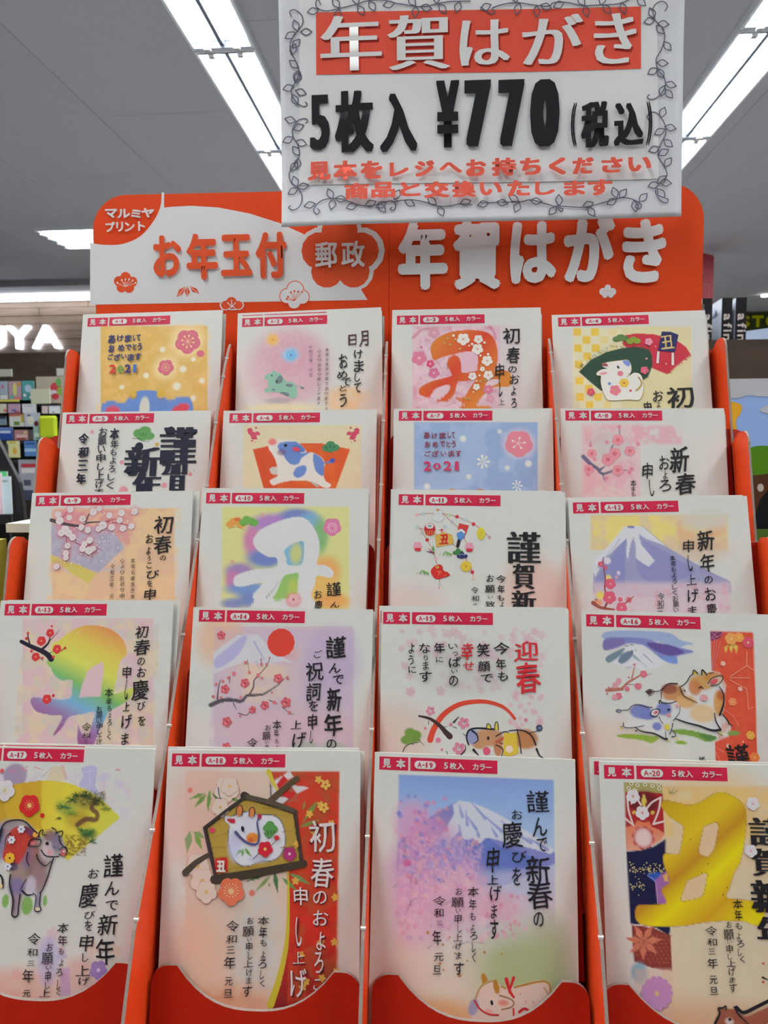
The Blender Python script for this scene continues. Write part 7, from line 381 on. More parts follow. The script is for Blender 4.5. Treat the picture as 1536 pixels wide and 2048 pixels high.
[[["p","a"],14271133,8.2,1,0,[312,113,1072,95,967,1400,248,1434]],[["p","n"],14859896,54.4,.45,.8,8.2,3,[312,113,854,361]],[["p","e"],14858872,.6,1,[535,141,269.6,134.8,0]],[["p","e"],13879986,.6,1,[558,876,326.1,326.1,0]],[["p","e"],13601122,.5,1,[536,1242,578,128.4,0]],[["p","a"],11116130,1.4,1,0,[120,98,311,104,314,180,121,151]],[["p","E"],14275513,[157,107,10.9,8.9,0]],[["p","E"],4210743,[157,107,4.1,3.4,0]],[["p","E"],14275513,[188,113,10.9,8.9,0]],[["p","E"],4210743,[188,113,4.1,3.4,0]],[["p","E"],14275513,[226,109,10.9,8.9,0]],[["p","E"],4210743,[226,109,4.1,3.4,0]],[["p","E"],14275513,[263,115,10.9,8.9,0]],[["p","E"],4210743,[263,115,4.1,3.4,0]],[["p","E"],14275513,[296,127,10.9,8.8,0]],[["p","E"],4210743,[296,127,4.1,3.4,0]],[["p","E"],14275513,[143,128,10.9,8.9,0]],[["p","E"],4210743,[143,128,4.1,3.4,0]],[["p","E"],14275513,[294,107,10.9,8.9,0]],[["p","E"],4210743,[294,107,4.1,3.4,0]],[["p","E"],14275513,[173,137,10.9,8.9,0]],[["p","E"],4210743,[173,137,4.1,3.4,0]],[["p","a"],11085608,1.4,1,0,[122,148,210,143,313,150,312,285,312,351,239,411,184,429,120,431]],[["p","e"],6692904,.9,.6,[215,196,74.8,54.4,0]],[["p","S"],14534852,10.8,8.9,1,[135,164,138,237,159,309]],[["p","S"],14534852,10.7,8.8,1,[201,209,181,183,153,204]],[["p","S"],14534852,10.7,8.8,1,[301,170,288,233,258,300]],[["p","S"],14534852,10.7,8.8,1,[227,228,256,195,301,170]],[["p","S"],14534852,10.7,8.8,1,[120,277,156,306]],[["p","S"],14534852,10.7,8.8,1,[258,300,312,285]],[["p","a"],14270040,1.4,1,0,[218,149,230,189,216,235,203,193]],[["p","a"],14270040,1.4,1,0,[155,243,171,236,175,249,159,255]],[["p","a"],14270040,1.4,1,0,[247,241,264,235,267,248,252,255]],[["p","g"],[[0,14251091],[1,14524035]],2,1,0,[211,288,205,428],[121,317,162,309,181,282,210,295,238,287,250,313,283,325,313,344,294,377,232,413,184,429,121,431]],[["p","e"],12203315,1,.1,[242,373,18.9,18.9,0]],[["p","e"],12203315,1,.1,[225,398,18.9,18.9,0]],[["p","e"],12203315,1,.1,[197,404,18.9,18.9,0]],[["p","e"],12203315,1,.1,[174,388,18.9,18.9,0]],[["p","e"],12203315,1,.1,[170,360,18.9,18.9,0]],[["p","e"],12203315,1,.1,[187,336,19,19,0]],[["p","e"],12203315,1,.1,[215,329,18.9,18.9,0]],[["p","e"],12203315,1,.1,[238,345,18.9,18.9,0]],[["p","e"],14862532,1,.6,[206,367,41.9,44.6,0]],[["p","F"],14275541,13866126,5,.3,.5,[163,168,35.5]],[["p","F"],14275541,13866126,5,.3,.5,[206,247,35.3]],[["p","a"],1842756,1.4,1,0,[120,434,184,429,253,408,315,370,308,634,332,684,312,823,248,788,182,777,123,773]],[["p","E"],13154947,[210,507,3.4,2.7,0]],[["p","E"],13154947,[278,516,3.3,2.7,0]],[["p","E"],13154947,[133,484,3.4,2.7,0]],[["p","E"],13154947,[144,514,3.4,2.7,0]],[["p","E"],13154947,[225,509,3.4,2.7,0]],[["p","E"],13154947,[195,510,3.4,2.7,0]],[["p","E"],13154947,[252,489,3.4,2.7,0]],[["p","E"],13154947,[157,521,3.4,2.7,0]],[["p","E"],13154947,[170,526,3.4,2.7,0]],[["p","E"],13154947,[288,521,3.3,2.7,0]],[["p","E"],13154947,[231,514,3.4,2.7,0]],[["p","E"],13154947,[259,497,3.4,2.7,0]],[["p","E"],13154947,[148,509,3.4,2.7,0]],[["p","E"],13154947,[253,531,3.3,2.7,0]],[["p","E"],13154947,[202,522,3.4,2.7,0]],[["p","E"],13154947,[166,520,3.4,2.7,0]],[["p","E"],13154947,[178,517,3.4,2.7,0]],[["p","E"],13154947,[282,501,3.3,2.7,0]],[["p","E"],13154947,[280,523,3.3,2.7,0]],[["p","E"],13154947,[214,517,3.4,2.7,0]],[["p","E"],13154947,[135,487,3.4,2.7,0]],[["p","E"],13154947,[149,528,3.4,2.7,0]],[["p","E"],13154947,[232,525,3.4,2.7,0]],[["p","E"],13154947,[283,523,3.3,2.7,0]],[["p","E"],13154947,[165,520,3.4,2.7,0]],[["p","E"],13154947,[223,512,3.4,2.7,0]],[["p","E"],13154947,[133,529,3.4,2.7,0]],[["p","E"],13154947,[287,518,3.3,2.7,0]],[["p","E"],13154947,[203,496,3.4,2.7,0]],[["p","E"],13154947,[146,526,3.4,2.7,0]],[["p","E"],13154947,[229,521,3.4,2.7,0]],[["p","E"],13154947,[293,527,3.3,2.7,0]],[["p","E"],13154947,[140,496,3.4,2.7,0]],[["p","E"],13154947,[156,507,3.4,2.7,0]],[["p","E"],13154947,[174,563,3.4,2.7,0]],[["p","E"],13154947,[151,513,3.4,2.7,0]],[["p","E"],13154947,[251,521,3.3,2.7,0]],[["p","E"],13154947,[235,508,3.4,2.7,0]],[["p","E"],13154947,[138,500,3.4,2.7,0]],[["p","E"],13154947,[231,527,3.4,2.7,0]],[["p","E"],13154947,[262,522,3.3,2.7,0]],[["p","E"],13154947,[278,517,3.3,2.7,0]],[["p","E"],13154947,[231,498,3.4,2.7,0]],[["p","E"],13154947,[299,514,3.3,2.7,0]],[["p","E"],13154947,[227,537,3.4,2.7,0]],[["p","E"],13154947,[186,516,3.4,2.7,0]],[["p","E"],13154947,[204,516,3.4,2.7,0]],[["p","E"],13154947,[185,528,3.4,2.7,0]],[["p","E"],13154947,[146,510,3.4,2.7,0]],[["p","E"],13154947,[265,506,3.4,2.7,0]],[["p","E"],13154947,[134,520,3.4,2.7,0]],[["p","E"],13154947,[217,487,3.4,2.7,0]],[["p","E"],13154947,[252,511,3.4,2.7,0]],[["p","E"],13154947,[202,536,3.4,2.7,0]],[["p","E"],13154947,[169,528,3.4,2.7,0]],[["p","E"],13154947,[194,510,3.4,2.7,0]],[["p","E"],13154947,[278,496,3.4,2.7,0]],[["p","E"],13154947,[159,529,3.4,2.7,0]],[["p","E"],13154947,[275,510,3.3,2.7,0]],[["p","E"],13154947,[297,514,3.3,2.7,0]],[["p","E"],13154947,[158,553,3.4,2.7,0]],[["p","E"],13154947,[235,498,3.4,2.7,0]],[["p","E"],13154947,[132,524,3.4,2.7,0]],[["p","E"],13154947,[197,516,3.4,2.7,0]],[["p","E"],13154947,[234,525,3.4,2.7,0]],[["p","E"],13154947,[154,511,3.4,2.7,0]],[["p","E"],13154947,[226,516,3.4,2.7,0]],[["p","E"],13154947,[225,516,3.4,2.7,0]],[["p","E"],13154947,[249,525,3.3,2.7,0]],[["p","E"],13154947,[250,517,3.4,2.7,0]],[["p","E"],13154947,[262,489,3.4,2.7,0]],[["p","E"],13154947,[158,534,3.4,2.7,0]],[["p","E"],13154947,[253,515,3.4,2.7,0]],[["p","E"],13154947,[216,483,3.4,2.7,0]],[["p","E"],13154947,[147,531,3.4,2.7,0]],[["p","E"],13154947,[160,519,3.4,2.7,0]],[["p","E"],13154947,[237,533,3.3,2.7,0]],[["p","E"],13154947,[168,526,3.4,2.7,0]],[["p","E"],13154947,[132,522,3.4,2.7,0]],[["p","E"],13154947,[225,526,3.4,2.7,0]],[["p","E"],13154947,[196,520,3.4,2.7,0]],[["p","E"],13154947,[291,524,3.3,2.7,0]],[["p","E"],13154947,[222,515,3.4,2.7,0]],[["p","E"],13154947,[300,508,3.3,2.7,0]],[["p","E"],13154947,[283,493,3.3,2.7,0]],[["p","E"],13154947,[222,507,3.4,2.7,0]],[["p","E"],13154947,[285,529,3.3,2.7,0]],[["p","E"],13154947,[223,520,3.4,2.7,0]],[["p","E"],13154947,[182,510,3.4,2.7,0]],[["p","E"],13154947,[149,492,3.4,2.7,0]],[["p","E"],13154947,[181,581,3.3,2.7,0]],[["p","E"],13154947,[176,602,3.3,2.7,0]],[["p","E"],13154947,[131,587,3.4,2.7,0]],[["p","E"],13154947,[195,588,3.3,2.7,0]],[["p","E"],13154947,[144,608,3.4,2.7,0]],[["p","E"],13154947,[176,576,3.4,2.7,0]],[["p","E"],13154947,[193,615,3.3,2.7,0]],[["p","E"],13154947,[174,601,3.3,2.7,0]],[["p","E"],13154947,[179,592,3.3,2.7,0]],[["p","E"],13154947,[141,601,3.4,2.7,0]],[["p","E"],13154947,[173,599,3.3,2.7,0]],[["p","E"],13154947,[154,602,3.4,2.7,0]],[["p","E"],13154947,[163,594,3.4,2.7,0]],[["p","E"],13154947,[186,596,3.3,2.7,0]],[["p","E"],13154947,[152,598,3.4,2.7,0]],[["p","E"],13154947,[200,594,3.3,2.7,0]],[["p","E"],13154947,[170,638,3.3,2.7,0]],[["p","E"],13154947,[191,590,3.3,2.7,0]],[["p","E"],13154947,[135,592,3.4,2.7,0]],[["p","E"],13154947,[186,605,3.3,2.7,0]],[["p","E"],13154947,[141,599,3.4,2.7,0]],[["p","E"],13154947,[136,605,3.4,2.7,0]],[["p","E"],13154947,[198,610,3.3,2.7,0]],[["p","E"],13154947,[184,595,3.3,2.7,0]],[["p","E"],13154947,[163,584,3.4,2.7,0]],[["p","E"],13154947,[176,595,3.3,2.7,0]],[["p","E"],13154947,[145,597,3.4,2.7,0]],[["p","E"],13154947,[141,615,3.3,2.7,0]],[["p","a"],3103150,1.3,1,1,[216,544,247,530,287,532,286,545,258,575]],[["p","a"],10380963,1.3,1,0,[255,565,286,539,328,505,332,684,260,674]],[["p","a"],14264664,1.3,1,0,[293,545,314,532,320,570,302,570]],[["p","S"],13156046,2,2,1,[216,544,255,575,260,674]],[["p","a"],8730931,1.3,1,0,[129,779,235,788,316,823,316,984,226,975,135,948]],[["p","a"],11098436,1.3,1,0,[141,829,147,823,153,829,147,835]],[["p","a"],11098436,1.3,1,0,[162,828,168,823,174,828,168,834]],[["p","a"],11098436,1.3,1,0,[183,828,190,822,195,827,189,833]],[["p","a"],11098436,1.3,1,0,[205,827,211,821,217,826,210,832]],[["p","a"],11098436,1.3,1,0,[226,826,232,820,238,826,231,832]],[["p","a"],11098436,1.3,1,0,[247,825,253,819,259,825,253,831]],[["p","a"],11098436,1.3,1,0,[268,825,274,819,280,824,274,830]],[["p","a"],11098436,1.3,1,0,[289,824,295,818,301,823,295,829]],[["p","a"],11098436,1.3,1,0,[310,823,317,817,322,823,316,828]],[["p","a"],11098436,1.3,1,0,[151,846,157,841,163,846,157,852]],[["p","a"],11098436,1.3,1,0,[172,846,178,840,184,845,178,851]],[["p","a"],11098436,1.3,1,0,[193,845,199,839,205,844,199,850]],[["p","a"],11098436,1.3,1,0,[214,844,221,838,226,844,220,849]],[["p","a"],11098436,1.3,1,0,[236,843,242,837,247,843,241,849]],[["p","a"],11098436,1.3,1,0,[257,842,263,837,269,842,262,848]],[["p","a"],11098436,1.3,1,0,[278,842,284,836,290,841,283,847]],[["p","a"],11098436,1.3,1,0,[299,841,305,835,311,840,305,846]],[["p","a"],11098436,1.3,1,0,[139,864,146,858,151,864,145,870]],[["p","a"],11098436,1.3,1,0,[161,864,167,858,173,863,166,869]],[["p","a"],11098436,1.3,1,0,[182,863,188,857,194,862,188,868]],[["p","a"],11098436,1.3,1,0,[203,862,209,856,215,862,209,867]],[["p","a"],11098436,1.3,1,0,[224,861,230,855,236,861,230,867]],[["p","a"],11098436,1.3,1,0,[245,860,251,855,257,860,251,866]],[["p","a"],11098436,1.3,1,0,[266,860,273,854,278,859,272,865]],[["p","a"],11098436,1.3,1,0,[287,859,294,853,299,858,293,864]],[["p","a"],11098436,1.3,1,0,[309,858,315,852,320,858,314,863]],[["p","a"],11098436,1.3,1,0,[149,881,156,876,161,881,155,887]],[["p","a"],11098436,1.3,1,0,[170,881,177,875,182,880,176,886]],[["p","a"],11098436,1.3,1,0,[192,880,198,874,204,879,197,885]],[["p","a"],11098436,1.3,1,0,[213,879,219,873,225,879,218,884]],[["p","a"],11098436,1.3,1,0,[234,878,240,872,246,878,240,884]],[["p","a"],11098436,1.3,1,0,[255,877,261,872,267,877,261,883]],[["p","a"],11098436,1.3,1,0,[276,877,282,871,288,876,282,882]],[["p","a"],11098436,1.3,1,0,[297,876,303,870,309,875,303,881]],[["p","a"],11098436,1.3,1,0,[138,899,144,894,150,899,144,905]],[["p","a"],11098436,1.3,1,0,[159,899,165,893,171,898,165,904]],[["p","a"],11098436,1.3,1,0,[180,898,186,892,192,897,186,903]],[["p","a"],11098436,1.3,1,0,[201,897,208,891,213,897,207,902]],[["p","a"],11098436,1.3,1,0,[223,896,229,890,234,896,228,902]],[["p","a"],11098436,1.3,1,0,[244,895,250,890,255,895,249,901]],[["p","a"],11098436,1.3,1,0,[265,895,271,889,277,894,270,900]],[["p","a"],11098436,1.3,1,0,[286,894,292,888,298,893,291,899]],[["p","a"],11098436,1.3,1,0,[307,893,313,887,319,892,312,898]],[["p","a"],11098436,1.3,1,0,[148,916,154,911,160,916,154,922]],[["p","a"],11098436,1.3,1,0,[169,916,175,910,181,915,175,921]],[["p","a"],11098436,1.3,1,0,[190,915,196,909,202,914,196,920]],[["p","a"],11098436,1.3,1,0,[211,914,217,908,223,914,217,919]],[["p","a"],11098436,1.3,1,0,[232,913,238,907,244,913,238,919]],[["p","a"],11098436,1.3,1,0,[253,912,260,907,265,912,259,918]],[["p","a"],11098436,1.3,1,0,[274,912,281,906,286,911,280,917]],[["p","a"],11098436,1.3,1,0,[295,911,302,905,307,910,301,916]],[["p","a"],11098436,1.3,1,0,[179,933,185,927,191,932,184,938]],[["p","a"],11098436,1.3,1,0,[200,932,206,926,212,931,206,937]],[["p","a"],11098436,1.3,1,0,[221,931,227,925,233,931,227,936]],[["p","a"],11098436,1.3,1,0,[242,930,248,924,254,930,248,936]],[["p","a"],11098436,1.3,1,0,[263,929,269,924,275,929,269,935]],[["p","a"],11098436,1.3,1,0,[284,929,290,923,296,928,290,934]],[["p","a"],11098436,1.3,1,0,[305,928,311,922,317,927,311,933]],[["p","a"],11098436,1.3,1,0,[210,949,216,943,221,948,215,954]],[["p","a"],11098436,1.3,1,0,[231,948,237,942,242,948,236,953]],[["p","a"],11098436,1.3,1,0,[252,947,258,941,263,947,257,953]],[["p","a"],11098436,1.3,1,0,[273,946,279,941,285,946,278,952]],[["p","a"],11098436,1.3,1,0,[294,946,300,940,306,945,299,951]],[["p","a"],13598562,1.3,1,0,[186,853,228,832,278,840,230,862]],[["p","S"],10373694,1.7,.7,1,[186,853,260,843]],[["p","a"],13598562,1.3,1,0,[186,853,227,868,250,910,205,891]],[["p","S"],10373694,1.7,.7,1,[186,853,238,898]],[["p","a"],13598562,1.3,1,0,[186,853,198,894,179,940,167,894]],[["p","S"],10373694,1.7,.7,1,[186,853,180,923]],[["p","a"],13598562,1.3,1,0,[186,853,161,891,112,911,141,869]],[["p","S"],10373694,1.7,.7,1,[186,853,127,899]],[["p","a"],13598562,1.3,1,0,[186,853,140,863,95,842,146,833]],[["p","S"],10373694,1.7,.7,1,[186,853,113,844]],[["p","a"],13598562,1.3,1,0,[186,853,152,825,143,778,180,810]],[["p","S"],10373694,1.7,.7,1,[186,853,152,793]],[["p","a"],13598562,1.3,1,0,[186,853,194,809,233,773,221,822]],[["p","S"],10373694,1.7,.7,1,[186,853,223,789]],[["p","e"],7645625,.9,.6,[159,997,39.5,46.1,0]],[["p","a"],14267299,19.8,.5,0,[134,979,318,972,298,1373,117,1381]],[["p","S"],12487097,15.7,31.4,1,[237,1086,299,1083]],[["p","S"],12487097,15.7,31.4,1,[237,1086,292,1111]],[["p","S"],12487097,15.7,31.4,1,[237,1086,273,1134]],[["p","S"],12487097,15.7,31.4,1,[237,1086,248,1148]],[["p","S"],12487097,15.7,31.4,1,[237,1086,221,1149]],[["p","S"],12487097,15.7,31.4,1,[237,1086,196,1137]],[["p","S"],12487097,15.7,31.4,1,[237,1086,180,1116]],[["p","S"],12487097,15.7,31.4,1,[237,1086,175,1088]],[["p","S"],12487097,15.7,31.4,1,[237,1086,183,1060]],[["p","S"],12487097,15.7,31.4,1,[237,1086,201,1037]],[["p","S"],12487097,15.7,31.4,1,[237,1086,226,1023]],[["p","S"],12487097,15.7,31.4,1,[237,1086,254,1022]],[["p","S"],12487097,15.7,31.4,1,[237,1086,278,1034]],[["p","S"],12487097,15.7,31.4,1,[237,1086,295,1055]],[["p","E"],13611896,[237,1086,10.5,11.8,0]],[["p","g"],[[0,12885531],[.3,14268962],[.45,12486946],[.6,14996247],[.8,13606434],[1,14864151]],1.4,1,1,[302,213,725,708],[302,216,314,185,358,187,438,203,499,185,562,147,616,138,675,164,712,202,721,261,702,365,675,469,646,515,615,592,602,637,703,646,773,669,777,706,754,757,715,758,658,742,500,754,367,777,202,780,157,759,150,722,163,690,193,685,293,676,301,653,283,609,325,570,302,493,305,442,351,440,379,433,403,341,402,302,353,271]],[["p","s"],10381879,3,3,2.7,.6,1,[302,216,314,185,358,187,438,203,499,185,562,147,616,138,675,164,712,202,721,261,702,365,675,469,646,515,615,592,602,637,703,646,773,669,777,706,754,757,715,758,658,742,500,754,367,777,202,780,157,759,150,722,163,690,193,685,293,676,301,653,283,609,325,570,302,493,305,442,351,440,379,433,403,341,402,302,353,271,302,216]],[["p","a"],14532248,2,1,0,[506,306,567,283,579,304,553,408,518,449,478,436,477,411]],[["p","s"],10381890,3,3,2.7,.7,1,[506,306,567,283,579,304,553,408,518,449,478,436,477,411,506,306]],[["p","a"],14532248,2,1,0,[412,564,507,525,504,564,480,634,427,652,374,657]],[["p","s"],10381890,3,3,2.7,.7,1,[412,564,507,525,504,564,480,634,427,652,374,657,412,564]],[["p","E"],4863276,[436,368,3.3,2.7,0]],[["p","E"],4863276,[516,480,3.3,2.7,0]],[["p","E"],4863276,[602,588,3.3,2.6,0]],[["p","E"],4863276,[580,622,3.3,2.6,0]],[["p","E"],4863276,[483,523,3.3,2.7,0]],[["p","F"],14275541,14261923,5,.3,.5,[752,188,33.4]],[["p","F"],14275541,14261923,5,.3,.5,[728,413,31.7]],[["p","e"],14272664,.7,.8,[427,157,33.8,27,0]],[["p","S"],9016418,5.6,1.4,1,[346,146,341,119]],[["p","S"],9016418,5.6,1.4,1,[353,147,368,122]],[["p","S"],9016418,5.6,1.4,1,[360,149,391,128]],[["l","G"],2368040,.06,1,["謹",824,321,198,133,"賀",800,465,145,128,"新",791,624,154,152,"年",804,786,143,137]],[["l","G"],2368040,.02,2,["本",648,664,49,44,"年",648,714,36,50,"も",646,764,31,31,"よ",643,811,20,31,"ろ",649,845,36,31,"し",644,883,18,34,"く",654,915,23,31]],[["l","G"],2368040,.02,2,["お",601,759,26,31,"願",596,805,49,47,"い",597,839,21,12,"申",596,870,31,40,"し",595,905,20,25,"上",600,935,45,28,"げ",601,971,32,40,"ま",600,1010,29,25,"す",601,1045,36,40]],[["l","G"],2368040,.02,2,["令",513,791,58,44,"和",514,842,46,34,"三",510,884,36,25,"年",510,938,49,46,"元",510,1013,38,37,"旦",509,1061,40,34]],[["p","a"],10377538,1.3,1,1,[505,1212,534,1158,526,1143,548,1139,599,1143,655,1171,734,1138,865,1096,846,1347,496,1363]],[["p","S"],2368040,10.1,5.3,1,[506,1208,531,1164,526,1140,549,1136,562,1127,564,1145]],[["p","S"],2368040,15.4,15.4,1,[613,1131,644,1153,703,1127,764,1097]],[["p","S"],2368040,10.1,4,1,[603,1131,624,1166,666,1205]],[["p","e"],14272708,.9,.6,[577,1198,19.3,15.4,0]],[["p","E"],2368040,[578,1186,7.7,6.4,0]],[["p","S"],2368040,8.4,2.9,1,[744,992,771,1003]],[["p","E"],12468301,[752,930,5.2,5.2,0]],[["p","E"],12468301,[746,1013,5.8,5.8,0]]]),
("H",[-.25938,.574,.18777],0,
[[["p","P"],15987699,0,[-25,357,77,363,219,369,363,314,476,198,539,101,620,96,759,94,960,112,1189,161,1417,237,1605,327,1854,381,2016,737,2058,804,-44,794]],[["p","P"],15987699,0,[536,-7,555,-6,551,103,532,126]],[["p","S"],15987699,18.6,18.6,1,[545,-1,533,93,480,195,371,308,227,364,77,366,-23,348]],[["p","E"],15987699,[1855,308,169,169,0]],[["p","E"],15987699,[2019,451,168.6,168.6,0]],[["p","E"],15987699,[1958,588,151.1,151.1,0]],[["p","E"],15987699,[1776,584,151.8,151.8,0]],[["p","E"],15987699,[1717,443,169.9,169.9,0]],[["p","E"],15987699,[1861,469,181.4,166.3,0]],[["p","E"],15949364,[1858,300,132.7,132.7,0]],[["p","E"],15949364,[2012,451,132.5,132.5,0]],[["p","E"],15949364,[1958,597,117.9,117.9,0]],[["p","E"],15949364,[1761,592,118.5,118.5,0]],[["p","E"],15949364,[1707,443,133.5,133.5,0]],[["p","E"],15949364,[1861,454,166.3,143.6,0]],[["l","G"],15987699,.07,0,["マ",149,133,94,67,"ル",245,136,97,67,"ミ",339,141,78,62,"ヤ",430,137,97,69]],[["l","G"],15987699,.05,0,["プ",140,231,74,73,"リ",213,232,53,71,"ン",289,235,77,67,"ト",380,232,53,70]],[["l","G"],15949364,.04,0,["お",568,455,216,301,"年",832,465,237,336,"玉",1089,462,234,299,"付",1350,468,231,335]],[["l","G"],15987699,.03,0,["郵",1758,476,165,186,"政",1956,476,175,190]],[["p","E"],15949364,[239,599,41.1,41.1,0]],[["p","E"],15949364,[186,626,38,38,0]],[["p","E"],15949364,[291,632,37.9,37.9,0]],[["p","E"],15949364,[205,672,38,38,0]],[["p","E"],15949364,[263,673,41.1,41.1,0]],[["p","S"],15987699,3.2,3.2,1,[233,667,174,640]],[["p","E"],15987699,[174,637,6.3,6.3,0]],[["p","S"],15987699,3.2,3.2,1,[233,667,210,621]],[["p","E"],15987699,[210,618,6.3,6.3,0]],[["p","S"],15987699,3.2,3.2,1,[233,667,238,616]],[["p","E"],15987699,[238,613,6.3,6.3,0]],[["p","S"],15987699,3.2,3.2,1,[233,667,267,616]],[["p","E"],15987699,[267,613,6.3,6.3,0]],[["p","S"],15987699,3.2,3.2,1,[233,667,293,626]],[["p","E"],15987699,[293,623,6.3,6.3,0]],[["p","S"],15987699,3.2,3.2,1,[233,667,316,643]],[["p","E"],15987699,[316,640,6.3,6.3,0]],[["p","P"],15949364,0,[704,755,687,707,711,675,729,715]],[["p","P"],15949364,0,[626,754,645,699,698,674,675,729]],[["p","P"],15949364,0,[798,732,781,694,724,672,749,716]],[["p","S"],15987699,3.9,3.9,1,[638,745,692,680]],[["p","S"],15987699,3.9,3.9,1,[706,746,709,684]],[["p","S"],15987699,3.9,3.9,1,[784,724,730,678]],[["p","E"],15949364,[1522,720,67.4,67.4,0]],[["p","E"],15949364,[1460,763,58.3,58.3,0]],[["p","E"],15949364,[1575,773,55.1,55.1,0]],[["p","E"],15949364,[1513,809,52.1,52.1,0]],[["p","E"],15987699,[1522,720,61.2,61.2,0]],[["p","E"],15987699,[1460,763,52.2,52.2,0]],[["p","E"],15987699,[1575,773,49,49,0]],[["p","E"],15987699,[1513,809,46,46,0]],[["p","E"],15987699,[1517,757,39.8,39.8,0]],[["p","S"],15949364,3.8,3.8,1,[1513,800,1468,769]],[["p","E"],15949364,[1468,769,7.7,7.7,0]],[["p","S"],15949364,3.8,3.8,1,[1513,800,1491,737]],[["p","E"],15949364,[1491,737,7.7,7.7,0]],[["p","S"],15949364,3.8,3.8,1,[1513,800,1517,729]],[["p","E"],15949364,[1517,729,7.7,7.7,0]],[["p","S"],15949364,3.8,3.8,1,[1513,800,1545,734]],[["p","E"],15949364,[1545,734,7.7,7.7,0]],[["p","S"],15949364,3.8,3.8,1,[1513,800,1575,734]],[["p","E"],15949364,[1575,734,7.6,7.6,0]],[["p","S"],15949364,3.8,3.8,1,[1513,800,1460,784]],[["p","E"],15949364,[1460,784,7.7,7.7,0]],[["p","E"],15987699,[1042,797,46.5,41.9,0]],[["p","E"],15987699,[995,819,43.5,39.2,0]],[["p","E"],15987699,[1096,821,40.3,36.3,0]],[["p","S"],15987699,9.3,9.3,1,[963,821,1018,849,1080,850,1130,825]],[["p","E"],15949364,[1042,797,40.3,36.3,0]],[["p","E"],15949364,[998,819,35.7,32.2,0]],[["p","E"],15949364,[1093,821,34.1,30.7,0]],[["p","S"],15987699,6.2,6.2,1,[1043,832,1011,801]],[["p","S"],15987699,6.2,6.2,1,[1043,832,1044,782]],[["p","S"],15987699,6.2,6.2,1,[1043,832,1073,802]],[["l","G"],15987699,.05,0,["年",2464,500,362,488,"賀",2854,503,346,500,"は",3255,500,330,436,"が",3650,481,360,473,"き",4033,509,308,444]],[["p","E"],15987699,[3787,756,22.8,22.8,0]],[["p","E"],15987699,[3754,783,26.4,26.4,0]],[["p","E"],15987699,[3821,785,26.3,26.3,0]],[["p","E"],15987699,[3769,808,19.3,19.3,0]],[["p","E"],15987699,[3809,809,19.3,19.3,0]],[["p","E"],15987699,[3788,784,24.6,24.6,0]],[["p","E"],15949364,[3758,783,2.6,2.6,0]],[["p","E"],15949364,[3770,779,2.6,2.6,0]],[["p","E"],15949364,[3782,776,2.6,2.6,0]],[["p","E"],15949364,[3795,776,2.6,2.6,0]],[["p","E"],15949364,[3807,779,2.6,2.6,0]],[["p","E"],15949364,[3819,785,2.6,2.6,0]],[["p","S"],13973277,3.6,3.6,0,[2221,238,2216,699,2211,1168]]]),
("S",[-.11182,.556,.36513],0,
